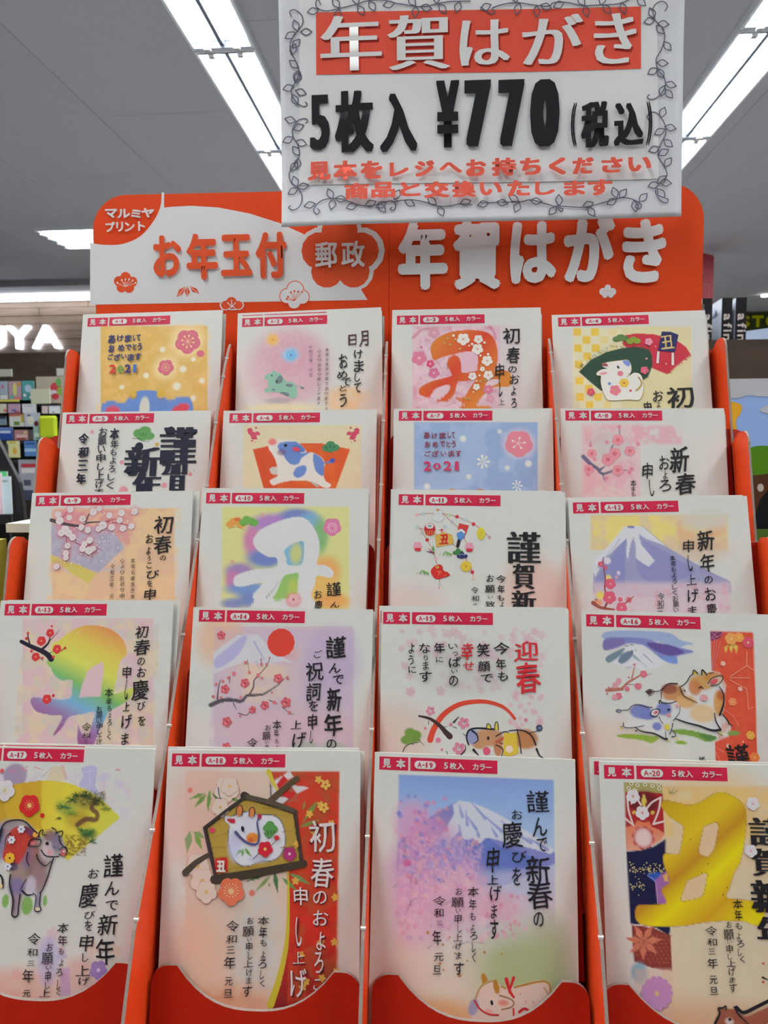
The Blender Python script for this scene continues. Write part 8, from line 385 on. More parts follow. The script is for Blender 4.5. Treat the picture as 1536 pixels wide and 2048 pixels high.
[[["p","Q"],15987699,[146,570,2575,647,2601,1849,124,1814]],[["p","Q"],15949643,[263,661,2465,715,2473,1114,256,1069]],[["p","G"],12925741,.04,1,["年",514,888,426,360,"賀",981,900,432,354,"は",1433,916,343,291,"が",1890,915,409,314,"き",2307,929,283,323]],[["l","G"],15987697,.04,1,["年",502,873,423,360,"賀",970,885,430,352,"は",1421,902,342,291,"が",1878,901,407,314,"き",2296,915,282,323]],[["l","G"],2500138,.03,3,["5",277,1392,140,372,"枚",519,1396,271,416,"入",828,1413,258,397]],[["l","G"],2500138,.03,3,["¥",1168,1367,158,450]],[["l","G"],2500138,.05,3,["7",1374,1371,182,449,"7",1604,1376,177,448,"0",1831,1383,199,450]],[["l","G"],2500138,.03,0,["(",2027,1470,44,297,")",2528,1484,43,295]],[["l","G"],2500138,.03,3,["税",2169,1475,187,305,"込",2392,1484,195,285]],[["l","G"],15952213,.06,3,["見",272,1727,163,128,"本",455,1730,166,133,"を",639,1733,152,125,"レ",831,1736,133,95,"ジ",1007,1735,134,109,"へ",1188,1734,155,74,"お",1362,1740,137,115,"持",1553,1739,166,122,"ち",1734,1742,142,115,"く",1916,1748,115,115,"だ",2088,1752,141,111,"さ",2281,1755,140,104,"い",2463,1758,153,96]],[["l","G"],15952213,.06,3,["商",537,1884,171,114,"品",722,1881,167,110,"と",908,1882,142,99,"交",1091,1889,169,116,"換",1278,1890,162,113,"い",1462,1892,153,91,"た",1651,1895,152,107,"し",1829,1900,133,91,"ま",2028,1905,142,101,"す",2199,1907,164,108]],[["p","S"],6645622,7.3,7.3,1,[89,681,80,646,117,639,162,676,170,728,133,778,86,836,79,896,115,976,137,1038,118,1098,80,1158,88,1210,124,1256,170,1278,189,1262,176,1247]],[["p","S"],6645622,7.3,7.3,1,[151,784,191,808,231,787]],[["p","S"],6645622,7.3,7.3,1,[151,784,192,763,231,787]],[["p","S"],6645622,7.3,7.3,1,[133,778,143,735,108,705]],[["p","S"],6645622,7.3,7.3,1,[133,778,98,747,108,705]],[["p","S"],6645622,7.3,7.3,1,[114,785,67,784,44,821]],[["p","S"],6645622,7.3,7.3,1,[114,785,91,823,44,821]],[["p","S"],6645622,7.3,7.3,1,[94,888,138,874,145,831]],[["p","S"],6645622,7.3,7.3,1,[94,888,101,845,145,831]],[["p","S"],6645622,7.4,7.4,1,[84,931,121,905,115,862]],[["p","S"],6645622,7.4,7.4,1,[84,931,77,887,115,862]],[["p","S"],6645622,7.4,7.4,1,[128,1020,116,977,70,966]],[["p","S"],6645622,7.4,7.4,1,[128,1020,83,1009,70,966]],[["p","S"],6645622,7.4,7.4,1,[132,1038,96,1065,104,1109]],[["p","S"],6645622,7.4,7.4,1,[132,1038,141,1082,104,1109]],[["p","S"],6645622,7.4,7.4,1,[112,1115,150,1089,143,1045]],[["p","S"],6645622,7.4,7.4,1,[112,1115,105,1071,143,1045]],[["p","S"],6645622,7.4,7.4,1,[99,1141,54,1126,20,1156]],[["p","S"],6645622,7.4,7.4,1,[99,1141,65,1171,20,1156]],[["p","S"],6645622,7.4,7.4,1,[107,1167,139,1202,184,1193]],[["p","S"],6645622,7.4,7.4,1,[107,1167,153,1159,184,1193]],[["p","S"],6645622,7.4,7.4,1,[85,1193,81,1237,120,1263]],[["p","S"],6645622,7.4,7.4,1,[85,1193,124,1218,120,1263]],[["p","S"],6645622,7.4,7.4,1,[177,1389,192,1372,169,1359,122,1370,84,1421,87,1483,119,1537,129,1608,89,1678,56,1730,68,1793,114,1830,147,1894,131,1965,83,1990,52,1971,65,1957]],[["p","S"],6645622,7.4,7.4,1,[107,1374,74,1342,29,1353]],[["p","S"],6645622,7.4,7.4,1,[107,1374,62,1386,29,1353]],[["p","S"],6645622,7.4,7.4,1,[88,1430,135,1438,163,1403]],[["p","S"],6645622,7.4,7.4,1,[88,1430,117,1395,163,1403]],[["p","S"],6645622,7.4,7.4,1,[87,1483,40,1477,13,1513]],[["p","S"],6645622,7.4,7.4,1,[87,1483,60,1519,13,1513]],[["p","S"],6645622,7.4,7.4,1,[105,1510,136,1545,182,1536]],[["p","S"],6645622,7.4,7.4,1,[105,1510,151,1501,182,1536]],[["p","S"],6645622,7.4,7.4,1,[129,1608,126,1563,82,1544]],[["p","S"],6645622,7.4,7.4,1,[129,1608,86,1589,82,1544]],[["p","S"],6645622,7.4,7.4,1,[122,1626,92,1660,110,1703]],[["p","S"],6645622,7.4,7.4,1,[122,1626,139,1668,110,1703]],[["p","S"],6645622,7.4,7.4,1,[64,1713,109,1698,116,1653]],[["p","S"],6645622,7.4,7.4,1,[64,1713,72,1668,116,1653]],[["p","S"],6645622,7.4,7.4,1,[114,1830,159,1846,195,1817]],[["p","S"],6645622,7.4,7.4,1,[114,1830,150,1801,195,1817]],[["p","S"],6645622,7.4,7.4,1,[118,1835,70,1834,47,1874]],[["p","S"],6645622,7.4,7.4,1,[118,1835,95,1875,47,1874]],[["p","S"],6645622,7.4,7.4,1,[111,1825,121,1780,85,1750]],[["p","S"],6645622,7.4,7.4,1,[111,1825,75,1794,85,1750]],[["p","S"],6645622,6.8,6.8,1,[2622,753,2638,725,2615,696,2573,697,2543,737,2558,805,2610,865,2625,925,2605,999,2572,1056,2582,1124,2626,1185,2633,1244,2594,1302,2543,1323,2517,1305,2530,1289]],[["p","S"],6645622,6.9,6.9,1,[2558,805,2516,790,2485,819]],[["p","S"],6645622,6.9,6.9,1,[2558,805,2527,833,2485,819]],[["p","S"],6645622,6.9,6.9,1,[2554,796,2558,754,2521,728]],[["p","S"],6645622,6.9,6.9,1,[2554,796,2518,770,2521,728]],[["p","S"],6645622,6.9,6.9,1,[2575,830,2611,857,2651,841]],[["p","S"],6645622,6.9,6.9,1,[2575,830,2615,814,2651,841]],[["p","S"],6645622,6.9,6.9,1,[2620,899,2610,857,2568,842]],[["p","S"],6645622,6.9,6.9,1,[2620,899,2578,884,2568,842]],[["p","S"],6645622,6.9,6.9,1,[2619,949,2626,992,2667,1009]],[["p","S"],6645622,6.9,6.9,1,[2619,949,2660,966,2667,1009]],[["p","S"],6645622,6.9,6.9,1,[2576,1082,2612,1109,2651,1092]],[["p","S"],6645622,6.9,6.9,1,[2576,1082,2615,1065,2651,1092]],[["p","S"],6645622,6.9,6.9,1,[2582,1119,2538,1117,2518,1154]],[["p","S"],6645622,6.9,6.9,1,[2582,1119,2562,1156,2518,1154]],[["p","S"],6645622,6.9,6.9,1,[2624,1185,2619,1142,2579,1123]],[["p","S"],6645622,6.9,6.9,1,[2624,1185,2584,1166,2579,1123]],[["p","S"],6645622,6.9,6.9,1,[2632,1219,2662,1252,2705,1244]],[["p","S"],6645622,6.9,6.9,1,[2632,1219,2675,1211,2705,1244]],[["p","S"],6645622,6.9,6.9,1,[2627,1235,2594,1262,2604,1305]],[["p","S"],6645622,6.9,6.9,1,[2627,1235,2637,1278,2604,1305]],[["p","S"],6645622,6.9,6.9,1,[2633,1261,2640,1304,2681,1321]],[["p","S"],6645622,6.9,6.9,1,[2633,1261,2674,1278,2681,1321]],[["p","S"],6645622,6.9,6.9,1,[2537,1469,2516,1435,2545,1408,2588,1420,2633,1490,2640,1558,2610,1617,2591,1694,2630,1764,2653,1833,2607,1875,2578,1934,2609,1996,2653,2014,2661,1989,2644,1985]],[["p","S"],6645622,6.9,6.9,1,[2606,1446,2640,1421,2632,1378]],[["p","S"],6645622,6.9,6.9,1,[2606,1446,2598,1403,2632,1378]],[["p","S"],6645622,6.9,6.9,1,[2633,1507,2667,1537,2708,1525]],[["p","S"],6645622,6.9,6.9,1,[2633,1507,2675,1494,2708,1525]],[["p","S"],6645622,6.9,6.9,1,[2635,1524,2591,1519,2567,1554]],[["p","S"],6645622,6.9,6.9,1,[2635,1524,2611,1559,2567,1554]],[["p","S"],6645622,6.9,6.9,1,[2627,1592,2642,1634,2686,1643]],[["p","S"],6645622,6.9,6.9,1,[2627,1592,2670,1601,2686,1643]],[["p","S"],6645622,6.9,6.9,1,[2602,1642,2558,1633,2530,1665]],[["p","S"],6645622,6.9,6.9,1,[2602,1642,2574,1675,2530,1665]],[["p","S"],6645622,6.9,6.9,1,[2594,1694,2638,1697,2660,1660]],[["p","S"],6645622,6.9,6.9,1,[2594,1694,2616,1657,2660,1660]],[["p","S"],6645622,6.9,6.9,1,[2634,1772,2675,1758,2680,1715]],[["p","S"],6645622,6.9,6.9,1,[2634,1772,2639,1729,2680,1715]],[["p","S"],6645622,7,7,1,[2646,1833,2602,1840,2590,1882]],[["p","S"],6645622,7,7,1,[2646,1833,2634,1875,2590,1882]],[["p","S"],6645622,7,7,1,[2607,1875,2643,1902,2683,1885]],[["p","S"],6645622,7,7,1,[2607,1875,2647,1857,2683,1885]],[["p","S"],6645622,7,7,1,[2602,1883,2559,1869,2528,1899]],[["p","S"],6645622,7,7,1,[2602,1883,2571,1913,2528,1899]],[["p","S"],6645622,7,7,1,[2590,1917,2597,1961,2639,1978]],[["p","S"],6645622,7,7,1,[2590,1917,2632,1934,2639,1978]],[["p","S"],6645622,7.4,7.4,1,[260,1990,275,2008,256,2026,231,2003,242,1968,289,1930,364,1918,447,1930,539,1968,631,1980,704,1964,778,1949,805,1976,796,2017,768,2010,781,1995]],[["p","S"],6645622,7.3,7.3,1,[778,1957,906,1944,1015,1965,1088,1993,1178,1996,1251,1981,1332,1987]],[["p","S"],6645622,7.2,7.2,1,[1386,1976,1449,1978,1539,1975,1665,1976,1736,1964,1825,1989,1915,2018,1959,2033,1942,2050,1925,2029]],[["p","S"],6645622,7.1,7.1,1,[1914,2009,2021,2021,2110,2024,2215,2001,2338,1970,2417,1978,2482,2018,2471,2049,2444,2034,2454,2017]],[["p","S"],6645622,7.4,7.4,1,[243,1950,197,1936,163,1967]],[["p","S"],6645622,7.4,7.4,1,[243,1950,208,1981,163,1967]],[["p","S"],6645622,7.4,7.4,1,[364,1922,369,1877,331,1849]],[["p","S"],6645622,7.4,7.4,1,[364,1922,325,1894,331,1849]],[["p","S"],6645622,7.4,7.4,1,[373,1922,340,1954,353,1998]],[["p","S"],6645622,7.4,7.4,1,[373,1922,386,1966,353,1998]],[["p","S"],6645622,7.4,7.4,1,[382,1919,420,1947,463,1929]],[["p","S"],6645622,7.4,7.4,1,[382,1919,425,1901,463,1929]],[["p","S"],6645622,7.4,7.4,1,[539,1968,492,1958,462,1992]],[["p","S"],6645622,7.4,7.4,1,[539,1968,508,2002,462,1992]],[["p","S"],6645622,7.4,7.4,1,[594,1979,640,1986,669,1950]],[["p","S"],6645622,7.4,7.4,1,[594,1979,622,1943,669,1950]],[["p","S"],6645622,7.3,7.3,1,[686,1967,692,2012,736,2030]],[["p","S"],6645622,7.3,7.3,1,[686,1967,729,1985,736,2030]],[["p","S"],6645622,7.3,7.3,1,[741,1956,694,1955,671,1995]],[["p","S"],6645622,7.3,7.3,1,[741,1956,718,1996,671,1995]],[["p","S"],6645622,7.3,7.3,1,[796,1940,836,1917,833,1872]],[["p","S"],6645622,7.3,7.3,1,[796,1940,793,1895,833,1872]],[["p","S"],6645622,7.3,7.3,1,[869,1948,893,1987,939,1987]],[["p","S"],6645622,7.3,7.3,1,[869,1948,916,1948,939,1987]],[["p","S"],6645622,7.3,7.3,1,[1088,1984,1074,1941,1029,1930]],[["p","S"],6645622,7.3,7.3,1,[1088,1984,1042,1974,1029,1930]],[["p","S"],6645622,7.3,7.3,1,[1106,1994,1098,2038,1135,2067]],[["p","S"],6645622,7.3,7.3,1,[1106,1994,1142,2023,1135,2067]],[["p","S"],6645622,7.2,7.2,1,[1251,1981,1296,1992,1327,1960]],[["p","S"],6645622,7.2,7.2,1,[1251,1981,1282,1948,1327,1960]],[["p","S"],6645622,7.2,7.2,1,[1449,1978,1405,1963,1372,1994]],[["p","S"],6645622,7.2,7.2,1,[1449,1978,1417,2008,1372,1994]],[["p","S"],6645622,7.2,7.2,1,[1503,1974,1540,2002,1582,1984]],[["p","S"],6645622,7.2,7.2,1,[1503,1974,1545,1957,1582,1984]],[["p","S"],6645622,7.2,7.2,1,[1656,1972,1634,1932,1588,1930]],[["p","S"],6645622,7.2,7.2,1,[1656,1972,1610,1970,1588,1930]],[["p","S"],6645622,7.2,7.2,1,[1661,1979,1624,2003,1629,2048]],[["p","S"],6645622,7.2,7.2,1,[1661,1979,1666,2024,1629,2048]],[["p","S"],6645622,7.1,7.1,1,[1736,1969,1773,1997,1814,1979]],[["p","S"],6645622,7.1,7.1,1,[1736,1969,1777,1951,1814,1979]],[["p","S"],6645622,7.1,7.1,1,[1932,2010,1954,1971,1929,1933]],[["p","S"],6645622,7.1,7.1,1,[1932,2010,1908,1971,1929,1933]],[["p","S"],6645622,7.1,7.1,1,[1915,2015,1871,2027,1863,2071]],[["p","S"],6645622,7.1,7.1,1,[1915,2015,1906,2058,1863,2071]],[["p","S"],6645622,7.1,7.1,1,[2092,2023,2137,2031,2163,1996]],[["p","S"],6645622,7.1,7.1,1,[2092,2023,2118,1988,2163,1996]],[["p","S"],6645622,7.1,7.1,1,[2127,2024,2130,2069,2170,2090]],[["p","S"],6645622,7.1,7.1,1,[2127,2024,2168,2046,2170,2090]],[["p","S"],6645622,7,7,1,[2320,1969,2329,1926,2294,1896]],[["p","S"],6645622,7,7,1,[2320,1969,2286,1939,2294,1896]],[["p","S"],6645622,7,7,1,[2320,1975,2275,1974,2255,2012]],[["p","S"],6645622,7,7,1,[2320,1975,2300,2013,2255,2012]],[["p","S"],6645622,7,7,1,[2338,1970,2379,1955,2385,1912]],[["p","S"],6645622,7,7,1,[2338,1970,2343,1926,2385,1912]],[["p","S"],6645622,7,7,1,[2470,2000,2513,1990,2522,1947]],[["p","S"],6645622,7,7,1,[2470,2000,2479,1957,2522,1947]],[["p","S"],6645622,7,7,1,[2435,1990,2419,2031,2449,2066]],[["p","S"],6645622,7,7,1,[2435,1990,2464,2025,2449,2066]],[["p","S"],6645622,7.3,7.3,1,[296,613,282,583,264,595,272,634,335,658,426,645,535,625,625,603,733,605,823,630,859,635,948,653,1019,656,1108,640,1197,631,1321,634]],[["p","S"],6645622,7.1,7.1,1,[1392,674,1463,720,1489,704,1471,686,1533,664,1638,656,1743,674,1848,687,1883,667,1970,668,2074,693,2178,695,2315,693,2401,664,2452,641]],[["p","S"],6645622,7.3,7.3,1,[281,647,237,632,203,661]],[["p","S"],6645622,7.3,7.3,1,[281,647,247,676,203,661]],[["p","S"],6645622,7.3,7.3,1,[426,642,422,598,380,579]],[["p","S"],6645622,7.3,7.3,1,[426,642,384,622,380,579]],[["p","S"],6645622,7.3,7.3,1,[426,649,391,675,399,719]],[["p","S"],6645622,7.3,7.3,1,[426,649,435,692,399,719]],[["p","S"],6645622,7.2,7.2,1,[553,626,563,583,528,553]],[["p","S"],6645622,7.2,7.2,1,[553,626,518,596,528,553]],[["p","S"],6645622,7.2,7.2,1,[553,631,554,674,595,696]],[["p","S"],6645622,7.2,7.2,1,[553,631,594,652,595,696]],[["p","S"],6645622,7.2,7.2,1,[634,604,631,647,670,672]],[["p","S"],6645622,7.2,7.2,1,[634,604,673,629,670,672]],[["p","S"],6645622,7.2,7.2,1,[805,626,761,611,728,640]],[["p","S"],6645622,7.2,7.2,1,[805,626,772,655,728,640]],[["p","S"],6645622,7.2,7.2,1,[948,650,944,606,902,587]],[["p","S"],6645622,7.2,7.2,1,[948,650,906,630,902,587]],[["p","S"],6645622,7.1,7.1,1,[957,653,925,683,939,725]],[["p","S"],6645622,7.1,7.1,1,[957,653,970,695,939,725]],[["p","S"],6645622,7.1,7.1,1,[984,655,1017,685,1061,673]],[["p","S"],6645622,7.1,7.1,1,[984,655,1027,642,1061,673]],[["p","S"],6645622,7.1,7.1,1,[1091,643,1117,608,1096,569]],[["p","S"],6645622,7.1,7.1,1,[1091,643,1070,603,1096,569]],[["p","S"],6645622,7.1,7.1,1,[1108,644,1115,687,1157,704]],[["p","S"],6645622,7.1,7.1,1,[1108,644,1151,661,1157,704]],[["p","S"],6645622,7.1,7.1,1,[1250,634,1216,660,1225,703]],[["p","S"],6645622,7.1,7.1,1,[1250,634,1260,676,1225,703]],[["p","S"],6645622,7.1,7.1,1,[1462,661,1418,654,1392,689]],[["p","S"],6645622,7.1,7.1,1,[1462,661,1437,695,1392,689]],[["p","S"],6645622,7,7,1,[1638,656,1642,613,1605,587]],[["p","S"],6645622,7,7,1,[1638,656,1601,629,1605,587]],[["p","S"],6645622,7,7,1,[1656,660,1622,686,1631,729]],[["p","S"],6645622,7,7,1,[1656,660,1665,702,1631,729]],[["p","S"],6645622,7,7,1,[1769,679,1750,716,1775,753]],[["p","S"],6645622,7,7,1,[1769,679,1795,715,1775,753]],[["p","S"],6645622,7,7,1,[1796,677,1826,710,1869,702]],[["p","S"],6645622,7,7,1,[1796,677,1839,669,1869,702]],[["p","S"],6645622,7,7,1,[1952,667,1908,661,1883,696]],[["p","S"],6645622,7,7,1,[1952,667,1928,702,1883,696]],[["p","S"],6645622,6.9,6.9,1,[2091,694,2086,651,2046,632]],[["p","S"],6645622,6.9,6.9,1,[2091,694,2050,675,2046,632]],[["p","S"],6645622,6.9,6.9,1,[2091,694,2080,735,2113,766]],[["p","S"],6645622,6.9,6.9,1,[2091,694,2123,725,2113,766]],[["p","S"],6645622,6.9,6.9,1,[2195,696,2229,671,2221,629]],[["p","S"],6645622,6.9,6.9,1,[2195,696,2187,653,2221,629]],[["p","S"],6645622,6.9,6.9,1,[2212,696,2223,739,2266,752]],[["p","S"],6645622,6.9,6.9,1,[2212,696,2255,710,2266,752]],[["p","S"],6645622,6.9,6.9,1,[2333,689,2326,731,2361,759]],[["p","S"],6645622,6.9,6.9,1,[2333,689,2368,717,2361,759]],[["p","S"],6645622,6.9,6.9,1,[2435,666,2450,706,2494,716]],[["p","S"],6645622,6.9,6.9,1,[2435,666,2478,675,2494,716]]]),
]

# ================================================================== the setting
# walls of the shop, built around and beyond the rack (x right, y away from the lens)
M_CEIL = mat('ceiling_board', (.46, .47, .53), .9, grain=.03, gscale=60)
M_WALL = mat('painted_wall', (.62, .62, .60), .9, grain=.02, gscale=20)
M_FLOOR = mat('floor_vinyl', (.34, .33, .32), .5, grain=.06, gscale=6)
M_BACKW = mat('greenish_wall', (.55, .58, .48), .9, grain=.02, gscale=15)
ZC = EYE+H
def struct(name, b, m, parent=None): return tag(box(name, b, m, parent), kind='structure')
struct('floor', (-9, 9, -8, 12, -.1, 0), M_FLOOR)
ceil = tag(boxes('ceiling', [(-9, 9, -8, 12, ZC+.012, ZC+.1)], mat('ceiling_gap', (.10, .10, .12), .9)), kind='structure')
# ceiling boards 0.91 x 1.82 m, laid with open joints
bx = [-1.96+.93*i for i in range(-7, 11)]
lampx = [-1.015, 1.495]
pm = {}
def panel(x0, x1, y0, y1):
    key = (round(x1-x0, 3), round(y1-y0, 3))
    if key not in pm:
        pm[key] = box_mesh('ceiling_panel', [(0, key[0], 0, key[1], 0, .012)]); pm[key].materials.append(M_CEIL)
    o = bpy.data.objects.new('ceiling_panel', pm[key]); COL.objects.link(o); o.parent = ceil; o.location = (x0, y0, ZC)
G = .0015
for i, x in enumerate(bx[:-1]):
    y = -7.6+(.9 if i % 2 else 0)
    while y < 11.5:
        y1 = min(y+1.86, 11.9); panel(x+G, x+.93-G, y+G, y1-G); y = y1
struct('wall_back', (-9, 9, 11.9, 12, 0, ZC), M_WALL)
struct('wall_left', (-9, -8.9, -8, 12, 0, ZC), M_WALL)
struct('wall_right', (8.9, 9, -8, 12, 0, ZC), M_WALL)
struct('wall_front', (-9, 9, -8, -7.9, 0, ZC), mat('white_wall', (.32, .32, .32), .9))
# ------------------------------------------------------------------ ceiling fluorescent fixtures
M_WHITE = mat('lamp_enamel', (.75, .8, .86), .35)
M_TUBE = mat('lamp_tube', (1, 1, 1), .3, emit=((.90, .97, 1), TUBE_E))
M_HOLD = mat('lamp_holder', (.5, .5, .5), .5)
FM = dict(body=box_mesh('body', [(-.135, .135, -.62, .62, -.004, .02), (-.150, -.135, -.62, .62, -.034, .02), (.135, .150, -.62, .62, -.034, .02),
          (-.135, .135, -.62, -.606, -.034, .02), (-.135, .135, .606, .62, -.034, .02)]),
          ridge=box_mesh('ridge', [(-.010, .010, -.606, .606, -.030, -.004), (-.134, .134, -.606, -.596, -.036, -.004), (-.134, .134, .596, .606, -.036, -.004)]),
          tube=tube_mesh('tube', [(0, -.58, -.03), (0, .58, -.03)], .016, 12), hold=box_mesh('holder', [(-.014, .014, -.606, -.578, -.05, -.004), (-.014, .014, .578, .606, -.05, -.004)]))
FM['body'].materials.append(M_WHITE); FM['ridge'].materials.append(mat('lamp_ridge', (.06, .08, .11), .5)); FM['tube'].materials.append(M_TUBE); FM['hold'].materials.append(M_HOLD)
def fixture(x, y, rot, label, group=None, watts=LAMP_W):
    t = empty('ceiling_lamp', (x, y, ZC), label, 'ceiling light', group); t.rotation_euler.z = rot
    for nm, k, dx in (('reflector', 'body', 0), ('center_ridge', 'ridge', 0), ('tube', 'tube', -.07), ('tube', 'tube', .07), ('lamp_holder', 'hold', -.07), ('lamp_holder', 'hold', .07)):
        o = bpy.data.objects.new(nm, FM[k]); COL.objects.link(o); o.parent = t; o.location.x = dx
    for dx in (-.07, .07): area_light('tube_light', (x+dx*math.cos(rot), y+dx*math.sin(rot), ZC-.0055), (0, 0, rot), .118, 1.18, watts/2)
    return t
for row, xl in (('left', -1.015), ('right', 1.50)):
    for j in range(-5, 5):
        y = 4.36+1.25*j+(.04 if row == 'right' else 0)
        if j >= 0: lb = 'two-tube white ceiling lamp, %s from the lens in the %s row' % (['second', 'third', 'fourth', 'fifth', 'sixth'][j], row)
        elif j == -1: lb = 'two-tube white ceiling lamp nearest the lens in the %s row' % row
        else: lb = 'two-tube white ceiling lamp behind the photographer, %s row, %s back' % (row, {-2: 'first', -3: 'second', -4: 'third', -5: 'fourth', -6: 'fifth', -7: 'sixth'}[j])
        fixture(xl, y, 0, lb, 'ceiling lamps in long rows', LAMP_W*POW.get(j, 1))
for i, (x, y) in enumerate(((-2.86, 6.70), (-2.86, 7.01), (-4.6, 1.6), (-4.6, 4.2), (4.1, 2.0), (4.1, 5.0), (4.1, 8.0), (-1.6, 8.4), (.8, 9.6))):
    fixture(x, y, R(90), ['crosswise ceiling lamp beside the upper left of the card rack, nearer tube pair', 'crosswise ceiling lamp beside the upper left of the card rack, farther tube pair',
      'ceiling lamp at far left near the camera', 'ceiling lamp at far left over the aisle', 'ceiling lamp at far right near the camera', 'ceiling lamp at far right over the aisle', 'ceiling lamp at far right beyond the magazines',
      'ceiling lamp hidden behind the card rack, left', 'ceiling lamp hidden behind the card rack, right', ][i], 'crosswise ceiling lamps', LAMP_W*(2.2 if x < -4 else 1))
# small spot at right
sp = empty('spot_lamp', (4.12, 10.35, ZC+.045), 'small round spotlight glowing on the ceiling at far right', 'spotlight')
link('lens', tube_mesh('lens', [(0, 0, -.075), (0, 0, -.055)], .04, 14), mat('spot_lens', (1, 1, 1), .3, emit=((1, .98, .9), 14)), sp)
link('housing', tube_mesh('housing', [(0, 0, -.056), (0, 0, 0)], .05, 14), M_WHITE, sp)
# ------------------------------------------------------------------ left: sign wall, lit from a cove, with planks and channel letters
struct('trim_1', (-8.9, -2.2, 8.55, 9.0, EYE+1.83, ZC), mat('soffit_paint', (.40, .40, .43), .9))
W_PLANK = wood('plank_wood', (.25, .18, .14), (.34, .255, .205), .55)
M_DARKW = wood('dark_wood', (.028, .016, .008), (.050, .030, .016), .7)
wl = tag(box('wall_sign', (-8.9, -2.2, 9.06, 9.3, 0, ZC), mat('wall_ply', (.20, .14, .10), .8)), kind='structure')
zz = EYE+1.04; pk = box_mesh('plank', [(0, 1.34, 0, .045, 0, .088)], .003); pk.materials.append(W_PLANK)
for r_ in range(9):
    for c_ in range(-1, 5):
        o = bpy.data.objects.new('plank', pk); COL.objects.link(o); o.parent = wl; o.location = (-8.8+1.345*c_+(.6 if r_ % 2 else 0)+(1.345 if c_ < 0 else 0)*0, 9.012+(r_ % 3)*.003, zz+r_*.0915)
for i, x in enumerate((-6.55, -5.37, -4.18, -2.99)):
    t = empty('cove_lamp', (x, 9.0, EYE+1.80), ['glowing tube strip high on the plank wall, outermost left', 'glowing tube strip above the letter U on the plank wall', 'glowing tube strip above the letters Y and A on the plank wall', 'glowing tube strip on the plank wall behind the rack'][i], 'wall light', 'tube strips along the plank wall')
    link('tube', tube_mesh('tube', [(-.575, -.05, -.02), (.575, -.05, -.02)], .034, 12), mat('cove_tube', (1, 1, 1), .3, emit=((.92, .98, 1), 4)), t)
    box('batten', (-.58, .58, -.015, .01, -.05, .03), M_WHITE, t)
    area_light('cove_light', (x, 8.86, EYE+1.72), (R(35), 0, 0), 1.1, .06, 1.0)
M_LET = mat('letter_face', (.9, .93, 1), .4, emit=((.86, .94, 1), .95))
def letter3d(ch, x0, x1, z0, z1, y, d, m, wt=.05):
    V, T, lo, hi = glyph(ch); bm = bmesh.new(); P = (V-lo)/(hi-lo)
    for ox, oz in ((0, 0), (wt, 0), (-wt, 0), (0, wt), (0, -wt), (wt*.7, wt*.7), (-wt*.7, -wt*.7), (wt*.7, -wt*.7), (-wt*.7, wt*.7)):
        vs = [bm.verts.new((x0+wt+(x1-x0-2*wt)*p[0]+ox, 0, z0+wt+(z1-z0-2*wt)*p[1]+oz)) for p in P]
        fs = []
        for t in T:
            try: fs.append(bm.faces.new([vs[i] for i in t]))
            except ValueError: pass
        r = bmesh.ops.extrude_face_region(bm, geom=fs); bmesh.ops.translate(bm, verts=[v for v in r['geom'] if isinstance(v, bmesh.types.BMVert)], vec=(0, d, 0))
    bmesh.ops.recalc_face_normals(bm, faces=bm.faces[:]); me = bpy.data.meshes.new('letter'); bm.to_mesh(me); bm.free()
    o = link('shop_letter', me, m); o.location = (0, y, EYE); return o
for ch, x0, x1 in (('U', -5.50, -5.18), ('Y', -5.155, -4.855), ('A', -4.835, -4.49)):
    o = letter3d(ch, x0, x1, 1.19, 1.465, 8.93, .07, M_LET, .010)
    tag(o, 'glowing white sign letter %s on the plank wall' % ch, 'sign letter', 'white letters of the shop sign')
# far bookcase under the sign
S = 7.0/5.5
bc = empty('bookcase', (-4.6, 7.3, 0), 'dark wooden bookcase full of magazines below the letter sign', 'bookcase')
def bp(name, b, m): o = box(name, b, m, bc); o.matrix_parent_inverse = Matrix.Translation((4.6, -7.3, 0)); return o
bp('back_panel', (-6.4, -3.0, 7.30, 7.36, 0, EYE+.90), mat('bookcase_back', (.05, .035, .028), .7))
bp('top_board', (-6.4, -3.0, 7.02, 7.30, EYE+.86, EYE+.90), M_DARKW)
for z in (.44, .335, .20, .065, -.08, -.50): bp('shelf_board', (-6.4, -3.0, 7.0, 7.30, EYE+z*S-.02, EYE+z*S), mat('shelf_dark', (.035, .035, .05), .5))
bp('plinth', (-6.4, -3.0, 7.02, 7.30, 0, .1), M_DARKW)
rnd = random.Random(8)
def art_book(name, x0, x1, z0, z1, y, base, blobs, label, group, cat='book', d=.012, lean=.0, writing=None):
    """a real thin volume with a printed cover"""
    t = empty(name, ((x0+x1)/2, y, z0), label, cat, group); t.rotation_euler.x = -lean
    w_, h_ = x1-x0, z1-z0
    box('pages', (-w_/2+.001, w_/2-.002, .001, d-.001, .001, h_-.001), mat('page_block', (.75, .73, .68), .8), t)
    box('cover', (-w_/2, w_/2, 0, .001, 0, h_), mat('cover_'+base, hexlin(base), .35), t)
    ik = Ink(.0001, 2e-5)
    for b in blobs:
        c, u, v, a, e = b[:5]; q = b[5] if len(b) > 5 else 'r'; W1, H1 = w_*1e4, h_*1e4
        if q == 'r': ik.poly([(u*W1, v*H1), ((u+a)*W1, v*H1), ((u+a)*W1, (v+e)*H1), (u*W1, (v+e)*H1)], c)
        elif q == 'e': ik.ell(u*W1, v*H1, a*W1, e*H1, 0, c)
        elif q == 'f': ik.flower(u*W1, v*H1, a*W1, 5, .3, .5, c, '')
        else: ik.char(q, u*W1, v*H1, a*W1, e*H1, c, .05, 0)
    if blobs:
        o = link('cover_print', ik.mesh('cover_print'), M_PRINTB, t); o.rotation_euler = (R(90), 0, 0); o.location = (-w_/2, -.0003, h_)
    return t
